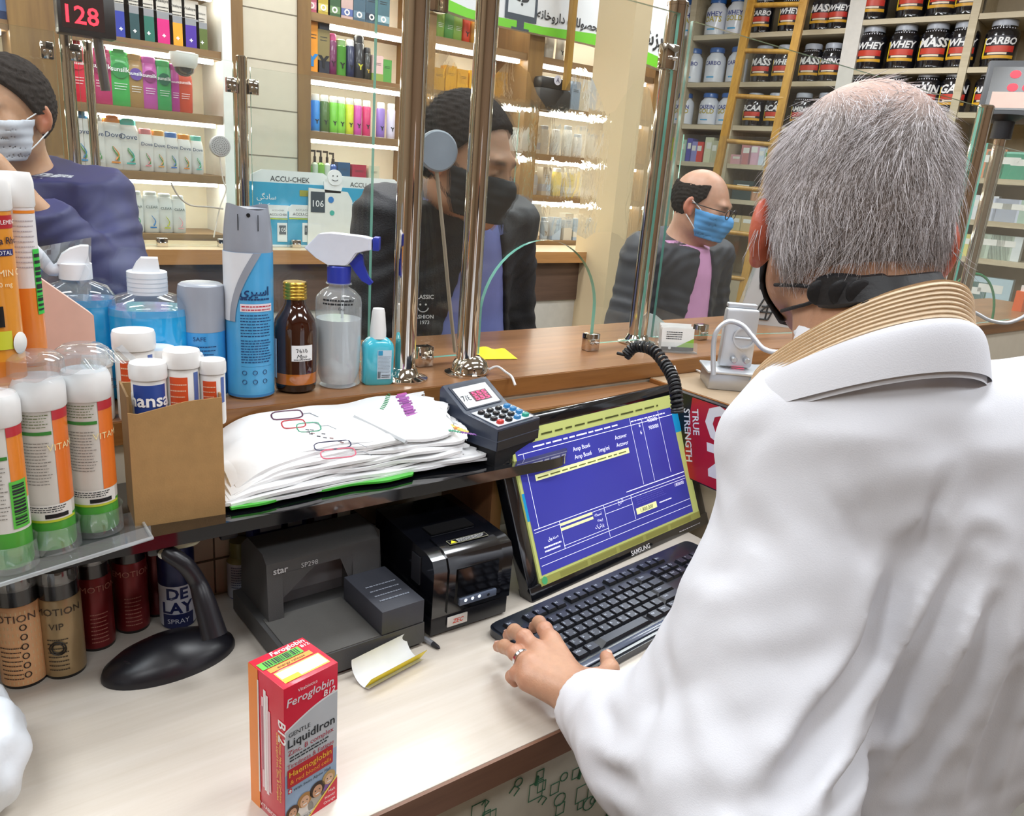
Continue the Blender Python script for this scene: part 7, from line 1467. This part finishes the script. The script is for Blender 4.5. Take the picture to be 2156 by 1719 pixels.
# trousers and shoes under the coat
def legs(Q):
    d = None
    for s in (-1, 1): e = chain(Q, [hip+right*.09*s+np.array([0, 0, -.05]), np.array([hip[0], hip[1], .48])+right*.10*s, np.array([hip[0], hip[1], .07])+right*.10*s], [.095, .07, .055]); d = e if d is None else smin(d, e, .04)
    return np.maximum(d, .05-Q[:, 2])
V_, F = surf(legs, hip-np.array([.3, .3, .9]), hip+np.array([.3, .3, .1]), .014); npmesh('trousers', V_, F, M('#2A2C34', .7), t, smooth=1)
for s in (-1, 1): p = hip+right*.10*s+fwd*.04; m = MB(); m.lathe([(.045, 0), (.048, .02), (.04, .06), (.03, .078)], M('#17171A', .4), T(p[0], p[1], 0) @ R(math.atan2(fwd[1], fwd[0])), n=20, ry=1.0); m.build('shoe', t)

# ---- collars: ring strips about the neck
NA = (HC+HR@A3((0, .02, -.08)))-NB; NA /= np.linalg.norm(NA)
def ringpt(phi, rad_, up_, cz=0, fo=0):
    """phi 0 = nape, +-pi = throat; positive turns to the right"""
    dir_ = -fwd*math.cos(phi)+right*math.sin(phi); return NB+dir_*rad_+np.array([0, 0, 1.0])*up_+fwd*fo
def knit(u, v, o=0):
    phi = (u-.5)*2*2.5; f_ = (1-math.cos(phi))/2; rr_ = .0600+.034*f_**1.2+.010*(1-v)+.0011*math.sin(v*2*PI*10)*(1-o)-.003*o; up_ = .047+.020*math.sin(phi)-.118*f_**1.1-.032*(1-v)*(1+.3*f_)
    return tuple(ringpt(phi, rr_, up_, fo=.020*f_))
KN = M('#F0DABC', .75, var=.06, scale=200, bump=.3, bscale=900); KN2 = M('#A88460', .8)
m = MB(); m.grid(lambda u, v: knit(u, v), 90, 73, KN); m.grid(lambda u, v: knit(u, v, 1), 60, 6, KN2); m.build('sweater_collar', t)
m = MB(); m.grid(lambda u, v: (lambda p: tuple(A3(p)))(ringpt((u*3.45-2.05), (.067+.020*v+.022*((1-math.cos((u*3.45-2.05)))/2))*1.0, +.020+.020*math.sin((u*3.45-2.05))-.105*((1-math.cos((u*3.45-2.05)))/2)-.034*v**1.3+.010*math.sin(v*PI), fo=.015*((1-math.cos((u*3.45-2.05)))/2))), 70, 14, COATM)
m.grid(lambda u, v: (lambda p: tuple(A3(p)))(ringpt((u*3.45-2.05), (.065+.020*v+.022*((1-math.cos((u*3.45-2.05)))/2))*1.0, +.018+.020*math.sin((u*3.45-2.05))-.105*((1-math.cos((u*3.45-2.05)))/2)-.037*v**1.3+.010*math.sin(v*PI), fo=.015*((1-math.cos((u*3.45-2.05)))/2))), 70, 14, COATM); m.build('coat_collar', t)

# ---- mask, cords and the strap across the nape
def hm_(Q): return smin(head(Q), neck(Q), .018)
def mk(Q):
    q = (Q-HC)@HR/HS; d0 = headsdf(Q, HC, HR, HS, ears=False); d = smin(d0, el(q, (0, -.095, -.060), (.034, .028, .040)), .03)-.005
    return np.maximum(np.maximum(d, -(d0-.0012)), np.maximum(np.abs(q[:, 2]+.062)-.052, q[:, 1]+.020-.35*(q[:, 2]+.06)))
MKB = M('#17171B', .7, bump=.2); V_, F = surf(mk, HC-.17, HC+.17, .0028); npmesh('face_mask', V_, F, MKB, t, smooth=1)
def onhead(px, py, off=.002):
    p = march(lambda Q: hm_(Q)-off, px, py, .3, 1.2); return p
def pathon(pts, off): return [p for p in (onhead(*q_, off) for q_ in pts) if p is not None]
m = MB(); SKB = M('#1D1D20', .45, bump=.2)
c1 = pathon([(1632, 600), (1660, 601), (1690, 602), (1712, 606)], .002); c2 = pathon([(1646, 655), (1670, 648), (1700, 640), (1725, 628)], .002); c3 = pathon([(1628, 640), (1640, 668), (1655, 700), (1664, 720)], .002)
for c_ in (c1, c2): m.tube(smooth(c_, 4), .0016, MKB, 8)
m.build('mask_cord', t)
bandp = pathon([(1722, 616), (1750, 613), (1790, 612), (1840, 612), (1890, 610), (1930, 606), (1965, 602), (1985, 600)], .003)
def ribbon(pts, wfn, th, mat_, m):
    S_ = smooth(pts, 5); n_ = len(S_)
    for i in range(n_-1): pass
    vs = []; 
    for i, p in enumerate(S_):
        tdir = (S_[min(i+1, n_-1)]-S_[max(i-1, 0)]).normalized(); e_ = np.eye(3)*.001; P_ = A3(p); g_ = np.array([hm_((P_+e_[k])[None])[0]-hm_((P_-e_[k])[None])[0] for k in range(3)]); nrm = Vector(g_).normalized(); w_ = tdir.cross(nrm).normalized(); h_ = wfn(i/(n_-1))
        vs += [tuple(p-w_*h_+nrm*0), tuple(p-w_*h_*.8+nrm*th), tuple(p+w_*h_*.8+nrm*th), tuple(p+w_*h_+nrm*0)]
    m.add(vs, [(4*i+k, 4*i+k+1, 4*i+k+5, 4*i+k+4) for i in range(n_-1) for k in range(3)], mat_, True)
m = MB(); ribbon(bandp, lambda s: .0105+.002*abs(math.sin(s*9))*(s < .5)+.001, .0028, SKB, m)
for k_, s_ in enumerate((1722, 1768, 1805)):
    p = onhead(s_+4, 616, .003)
    if p is not None:
        m.lathe([(.010, 0), (.010, .0018), (.008, .0028), (0, .003)], SKB, frame(Vector(p), Vector(right), Vector((0, 0, 1))) @ Matrix.Identity(4), n=24, caps=False)
m.build('ear_saver_strap', t)

# ---- hair: scalp cover and strands
def scalpmask(q):
    """1 where hair grows; q in head space"""
    x, y, z = q[:, 0], q[:, 1], q[:, 2]
    nape = z > (-.108+.10*np.clip(-(y-.045), 0, 1)*1.0)
    side = z > np.where(y < .030, .012+.75*(np.clip(.0-y, 0, .2)), -.118+0*y)
    face_ = (y > -.055+(z < .06)*.02)
    return nape & side & face_
def scalp(Q):
    q = (Q-HC)@HR/HS; x, y, z = q.T; d = smin(headsdf(Q, HC, HR, HS, ears=False), el(q, (0, .045, -.035), (.064, .050, .055))*HS, .03)-.0035; g = np.maximum(-(z+.083-.5*np.abs(x)**1.0*0), 0)
    cutn = -(z+.108); cuts = np.where(y < .032, .010-z+.9*np.clip(-y, 0, .2), -1); cutf = -(y+.050); c_ = np.maximum(np.maximum(cutn, cuts), cutf)*.9
    return np.maximum(d, c_*HS)
V_, F = surf(scalp, HC-.15, HC+.15, .0026)
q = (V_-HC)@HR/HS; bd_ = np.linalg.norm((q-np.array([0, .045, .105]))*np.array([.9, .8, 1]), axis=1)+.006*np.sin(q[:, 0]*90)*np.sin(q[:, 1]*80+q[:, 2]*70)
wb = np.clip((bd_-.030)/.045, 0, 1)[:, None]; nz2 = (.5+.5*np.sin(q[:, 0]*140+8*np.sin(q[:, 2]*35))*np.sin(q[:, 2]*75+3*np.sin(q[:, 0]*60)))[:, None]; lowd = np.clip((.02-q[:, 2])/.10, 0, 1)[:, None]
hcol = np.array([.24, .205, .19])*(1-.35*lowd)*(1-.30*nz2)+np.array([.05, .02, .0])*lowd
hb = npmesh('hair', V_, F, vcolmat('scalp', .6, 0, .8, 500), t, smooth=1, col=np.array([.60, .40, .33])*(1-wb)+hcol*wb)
rg = np.random.default_rng(7); dv = rg.normal(size=(60000, 3)); dv /= np.linalg.norm(dv, axis=1)[:, None]
# project directions onto the head surface
p = HC+ (dv@HR.T)*.02*HS; s = np.zeros(len(dv))
W_ = dv@HR.T; s = np.full(len(dv), .16)
for _ in range(14): s -= head(HC+W_*s[:, None])*.9
Pn = HC+W_*s[:, None]; q = (Pn-HC)@HR/HS; keep = scalpmask(q)
bald = np.linalg.norm((q-np.array([0, .045, .105]))*np.array([.9, .8, 1]), axis=1); keep &= (rg.random(len(q)) < np.clip((bald-.022)/.06, .10, 1)) & (q[:, 1] > -.05)
Pn = Pn[keep][:24000]; q = q[keep][:24000]; n_ = len(Pn); e_ = .0008
G = np.stack([head(Pn+np.eye(3)[k]*e_)-head(Pn-np.eye(3)[k]*e_) for k in range(3)], 1); G /= np.linalg.norm(G, axis=1)[:, None]
NP = 7; S_ = np.zeros((n_, NP, 3)); S_[:, 0] = Pn-G*.001
crown = np.array([.005, .045, .085]); dl = q-crown; dl[:, 2] -= .02; flow = dl+np.stack([.55*np.sin(q[:, 2]*38+q[:, 0]*22)*.06, np.zeros(n_), -.035*np.ones(n_)], 1)
flow[:, 0] += .035*np.sin(q[:, 0]*70+q[:, 2]*30); flow = flow@HR.T; flow -= G*(flow*G).sum(1)[:, None]; flow /= np.linalg.norm(flow, axis=1)[:, None]+1e-6
side_ = np.cross(G, flow); low = np.clip((.03-q[:, 2])/.10, 0, 1)
Ln = rg.uniform(.018, .036, n_)*(1-.45*np.clip((-.060-q[:, 2])/.05, 0, 1)); curl = rg.normal(0, .35, n_)+.5*np.sin(q[:, 0]*45+q[:, 2]*60); lift = rg.uniform(.02, .24, n_)*(1+.5*low)
lift = np.where(rg.random(n_) < .05, lift+.55, lift)
cur = S_[:, 0].copy(); a = np.zeros(n_)
for k in range(1, NP):
    a = curl*k/NP; d_ = flow*np.cos(a)[:, None]+side_*np.sin(a)[:, None]+G*(lift*(1-k/NP*1.05)+.06)[:, None]; d_ /= np.linalg.norm(d_, axis=1)[:, None]; cur = cur+d_*(Ln/(NP-1))[:, None]; S_[:, k] = cur
for k in range(2, NP):
    dd = head(S_[:, k]); gg = np.clip(.0035-dd, 0, .01); S_[:, k] += G*gg[:, None]
hc = bpy.data.hair_curves.new('hair_strands'); hc.add_curves([NP]*n_); hc.position_data.foreach_set('vector', S_.astype(np.float32).ravel())
ra_ = hc.attributes.get('radius') or hc.attributes.new('radius', 'FLOAT', 'POINT'); rr_ = np.tile(np.linspace(.00022, .00006, NP), n_).astype(np.float32); ra_.data.foreach_set('value', rr_)
hmt = bpy.data.materials.new('hair_strand'); hmt.use_nodes = True; N = hmt.node_tree.nodes; L = hmt.node_tree.links; b = N['Principled BSDF']; hi_ = N.new('ShaderNodeHairInfo'); cr_ = N.new('ShaderNodeValToRGB'); el_ = cr_.color_ramp.elements
el_[0].color = (*lin('#4E423C'), 1); el_[1].color = (*lin('#F2EEF2'), 1); el_[1].position = .75; e2 = cr_.color_ramp.elements.new(.35); e2.color = (*lin('#A89E9A'), 1); L.new(hi_.outputs['Random'], cr_.inputs[0]); L.new(cr_.outputs[0], b.inputs['Base Color']); b.inputs['Roughness'].default_value = .45
hc.materials.append(hmt); ho = bpy.data.objects.new('hair_strands', hc); COL.objects.link(ho); ho.parent = hb
# ------------------------------------------------------------------ things on the right part of the counter
ST = M('#BFC3C9', .32, .75, var=.04); ST2 = M('#D2D6DC', .35, .5, var=.03)
def intercom(P, rz, label, s=1.0, cab=True, zb=RT_Z):
    t = thing('window_intercom', label, 'intercom', P, rz)
    m = MB(); m.box((0, 0, .016*s), (.115*s, .085*s, .032*s), ST, bev=.003); m.box((0, 0, .034*s), (.125*s, .092*s, .005*s), ST2, bev=.002); m.patch(.018, .034, .004, .028, M('#2A9AD8', .4), lift=.0435*s); m.build('base', t)
    m = MB(); m.box((-.005*s, .0, .095*s), (.062*s, .026*s, .112*s), ST2, bev=.006); m.box((-.005, .008, .155*s), (.055*s, .018*s, .008), ST2, bev=.002)
    m.lathe([(.019*s, 0), (.021*s, .003), (.021*s, .006), (.018*s, .006), (.018*s, .002), (0, .002)], ST2, T(.002, -.0135*s, .098*s) @ R(PI/2, 'X'), n=36, caps=False)
    m.tube([(-.019*s+.002, -.0175*s, .098*s), (.021*s, -.0175*s, .098*s)], .0018, ST, 6); m.build('upright', t)
    for x_ in (-.012*s, .012*s): mk_ = MB(); mk_.lathe([(.006*s, 0), (.006*s, .012*s), (.0045*s, .014*s), (0, .014*s)], ST, T(x_, -.013*s, .056*s) @ R(PI/2, 'X'), n=18, caps=False); mk_.build('knob', t)
    m = MB(); m.patch(-.012, .012, -.002, .002, M('#E04A6A', .4, var=0, em=1.2), X=T(.0, -.014*s, .0385*s) @ R(-PI/2, 'X')); m.build('lamp', t)
    return t
P = onZ(1572, 832, RT_Z); P = Vector((P.x+.03, P.y+.055, RT_Z)); tI = intercom(P, face(P, .25), 'silver window intercom with a bent metal hose on the side counter', 1.0)
hs = [onD(1502, 790, 1.28), onD(1502, 735, 1.28), onD(1508, 700, 1.275), (onD(1532, 678, 1.27)), onD(1562, 685, 1.265), onD(1585, 710, 1.26), onD(1608, 735, 1.255), onD(1640, 742, 1.25), onD(1668, 730, 1.25), onD(1700, 712, 1.26)]
m = MB(); iv = R(-face(P, .25)) @ T(-P.x, -P.y, -P.z); m.tube([iv @ p for p in smooth(hs, 6)], .0042, ST2, 12); m.build('metal_hose', tI)
P2 = onZ(2085, 735, CT); P2 = Vector((P2.x, P2.y+.03, CT)); P2.y = max(P2.y, 1.075); tI2 = intercom(P2, face(P2, -.1), 'silver window intercom at the far right behind the white collar', 1.25)
m = MB(); iv = R(-face(P2, -.1)) @ T(-P2.x, -P2.y, -P2.z); dd_ = prj(P2)[2]; m.tube([iv @ p for p in smooth([onD(*p_, dd_-.06) for p_ in ((2046, 655), (2060, 662), (2085, 675), (2120, 680), (2150, 670), (2170, 655))], 5)], .005, ST2, 10); m.build('metal_hose', tI2)
# cables by the corner
a = onZ(1420, 765, RT_Z+.004); MB().tube([p-a for p in smooth([onZ(1428, 795, RT_Z+.003), onZ(1420, 765, RT_Z+.02), onZ(1450, 772, RT_Z+.006), onZ(1478, 785, RT_Z+.003)], 6)], .0022, WHITE(), 8).build('white_cable', label='short white cable beside the black coiled one', cat='cable', loc=a)
# card holder
P = onZ(1420, 742, CT); P = Vector((P.x, max(P.y, 1.07), CT)); t = thing('card_holder', 'clear card holder with white and green cards on the counter', 'holder', P, face(P, .35))
m = MB(); m.b2(-.035, .045, -.012, .03, 0, .003, glassmat('acrylic', (.93, .96, .97), .3, veil=.12)); m.add([(-.035, -.012, 0), (.045, -.012, 0), (.045, -.006, .022), (-.035, -.006, .022)], [(0, 1, 2, 3)], glassmat('acrylic')); m.add([(-.035, -.012, 0), (-.035, .03, 0), (-.035, .035, .05)], [(0, 1, 2)], glassmat('acrylic')); m.build('stand', t)
for i in range(3):
    m = MB(T(-.001*i, .006*i, .004) @ R(-.18, 'X') @ R(.04*i, 'Z')); m.b2(-.030, .040, 0, .0035, 0, .046+.004*i, M('#EDEDEA', .5))
    if i == 0: m.fine(-.020, .018, .022, .040, 4, DK, lift=.0006, fill=.35, seed=5); m.add([(0, -.0006, .006), (.040, -.0006, .006), (.040, -.0006, .026)], [(0, 1, 2)], M('#8AB83A', .5)); m.patch(-.030, .040, 0, .007, M('#26262A', .5), lift=.0008); m.disc((-.012, -.0012, .0045), .003, WHITE(), n=14)
    m.build('card', t)
P = onZ(1368, 715, CT); m = MB(); m.prism([(-.03, 0), (.035, 0), (.038, .030), (.010, .050), (-.03, .060)], 0, .002, M('#D3E6EA', .5)); m.build('leaflet', label='pale blue paper leaning behind the card holder', cat='paper', loc=(P.x+.02, max(P.y, 1.185)+.02, CT), rz=face(P, .2))
# A-shaped table sign
P = onY(1612, 722, 1.22); P = Vector((P.x, 1.22, CT)); t = thing('table_sign', 'pale slanted table sign with black writing and a ladder-like emblem', 'sign', P, face(P, .1)); sc_ = prj(P)[2]/FPX
m = MB(); m.prism([(-.085, 0), (.10, 0), (.05, .19), (-.045, .19)], 0, .004, M('#C9C9CE', .45)); m.prism([(-.095, .0), (-.085, 0), (-.045, .19), (-.050, .20)], -.001, .006, glassmat('acrylic')); m.build('plate', t)
m = MB(); m.text(fa('نداریم')[::-1], .036, DK, T(.0, -.002, .105)); em = [(-.045, .015), (-.005, .015), (.020, .085), (-.015, .085)]
def stroke(a, b, w_=.0022): m.tube([(a[0], -.002, a[1]), (b[0], -.002, b[1])], w_, DK, 4)
for i in range(4): stroke(em[i], em[(i+1) % 4])
stroke((-.045, .015), (.020, .085)); stroke((-.033, .034), (.0, .034)); stroke((-.025, .048), (.006, .05)); stroke((-.012, .015), (-.008, .085)); m.build('print', t)
m = MB(); m.add([(-.085, .004, 0), (.10, .004, 0), (.05, .085, .19)], [(0, 1, 2)], M('#B9B9BE', .5)); m.build('rear_leg', t)
# red supplement box behind the monitor
m = MB(); S2 = T(1.128, 0, 0) @ R(-PI/2) # facing -X; local x runs towards -Y
q_ = onN(1485, 930, (1.10, 0, 0), (1, 0, 0)); y_, z_ = q_.y, q_.z
m.box((0, 0, 0), (.024, .20, .155), M('#1A1416', .4)); m.box((-.0125, -.02, 0), (.001, .15, .150), M('#C4202C', .35))
Xb = frame((-.0135, -.0, 0), (0, 0, -1), (0, -1, 0)); Xt = frame((-.0135, .03, .06), (0, -.25, -1), (0, -1, .25)) @ R(-PI/2, 'X')
m.text('ON', .085, WT, Xt @ T(.055, 0, .012), bold=.05, slant=.2); m.text('TRUE', .020, WT, Xt @ T(.0, 0, -.022), al='l', bold=.02); m.text('STRENGTH', .020, WT, Xt @ T(.0, 0, -.042), al='l', bold=.02)
m.build('supplement_box', label='red and black box behind the right edge of the monitor', cat='box', loc=(1.115, y_-.01, z_-.005))
# customer display pole and far post
P = onZ(2036, 692, CT); P = Vector((P.x, max(P.y, 1.04), CT)); ztop = 0
dpt = prj(P)[2]; lo_, hi_ = CT, 2.2
for _ in range(40):
    md = (lo_+hi_)/2
    if prj((P.x, P.y, md))[1] > 285: lo_ = md
    else: hi_ = md
t = thing('pole_display', 'grey display with red digits on a chrome pole at the right edge', 'display', P, face(P)); H_ = lo_-CT
m = MB(); m.lathe([(.040, 0), (.040, .006), (.020, .012)], CH, n=28); m.lathe([(.015, .01), (.015, H_)], CH, n=24); m.build('pole', t)
m = MB(); m.lathe([(.026, H_-.01), (.026, H_+.035), (.05, H_+.05)], M('#1E1E22', .4), n=24); m.build('neck', t)
m = MB(T(.03, 0, H_+.12) @ R(-.25, 'X')); m.box((0, .03, 0), (.20, .07, .15), M('#55575A', .45), bev=.006); m.build('case', t)
m = MB(T(.03, 0, H_+.12) @ R(-.25, 'X')); m.patch(-.085, .075, -.06, .055, M('#3A3A38', .2), lift=.0062)
m.patch(-.075, .05, -.055, -.012, M('#D8B8A8', .3), lift=.0066)
for r_ in range(2):
    for c_ in range(3): m.disc((-.03+.035*c_, -.0072, .035-.035*r_), .011, M('#E8283A', .4, var=0, em=1.2), n=12, rx=1.2)
m.build('screen', t)
P = onZ(2105, 700, CT); P = Vector((P.x, max(P.y, 1.05), CT)); post(P.x+.05, P.y+.03, CT, 1.72, .017, 'chrome post at the right frame edge')
q_ = onD(2072, 330, 2.3); clamp((q_.x-.06, q_.y, q_.z), 'small dark clamp on the post beside the grey-haired head', .02, .05)
P = onZ(2143, 655, CT); m = MB(); m.box((0, 0, .035), (.03, .03, .07), M('#E8682A', .45)); m.box((0, 0, .08), (.012, .012, .02), WHITE()); m.build('orange_bottle', label='small orange bottle on the counter at the right frame edge', cat='bottle', loc=(P.x, max(P.y, 1.12), CT))
# hatch arc of the far right screen
c0 = onD(2050, 600, 2.45); m = MB(); m.tube([(math.cos(a_)*.085*RT[0], math.cos(a_)*.085*RT[1], math.sin(a_)*.14) for a_ in [PI*i/20-.1 for i in range(21)]], .004, M('#3E9A6A', .2, alpha=.85), 6); m.build('hatch_rim', label='green glass rim of the small far right hatch', cat='glass rim', loc=(c0.x, c0.y, CT+.001))
# printed bag under the desk
t = thing('shopping_bag', 'cream bag printed with green pharmacy doodles under the desk', 'bag', (.60, .60, .42), 0)
m = MB(); m.box((0, .06, .21), (.42, .10, .42), M('#D9D2BF', .6), bev=.01); m.build('body', t)
m = MB(); rg = random.Random(21); g1_ = M('#3E7A58', .6); 
for i in range(110):
    x_ = rg.uniform(-.20, .20); z_ = rg.uniform(.14, .41)
    if z_ < .20+.5*abs(x_-.02)*0+.06*math.sin(x_*30): continue
    k_ = rg.randrange(4); s_ = rg.uniform(.005, .011)
    if k_ == 0: m.tube([(x_+math.cos(a_)*s_, .0088, z_+math.sin(a_)*s_) for a_ in [2*PI*j/12 for j in range(12)]], .0008, g1_, 4, closed=True)
    elif k_ == 1: m.tube([(x_-s_, .0088, z_-s_), (x_+s_, .0088, z_-s_), (x_+s_, .0088, z_+s_*1.4), (x_-s_, .0088, z_+s_*1.4)], .0008, g1_, 4, closed=True)
    elif k_ == 2: m.tube([(x_, .0088, z_-s_*1.5), (x_+s_*.5, .0088, z_+s_)], .0022, g1_, 5)
    else: m.tube([(x_-s_, .0088, z_), (x_, .0088, z_+s_), (x_+s_, .0088, z_), (x_, .0088, z_-s_)], .0008, g1_, 4)
m.build('print', t)
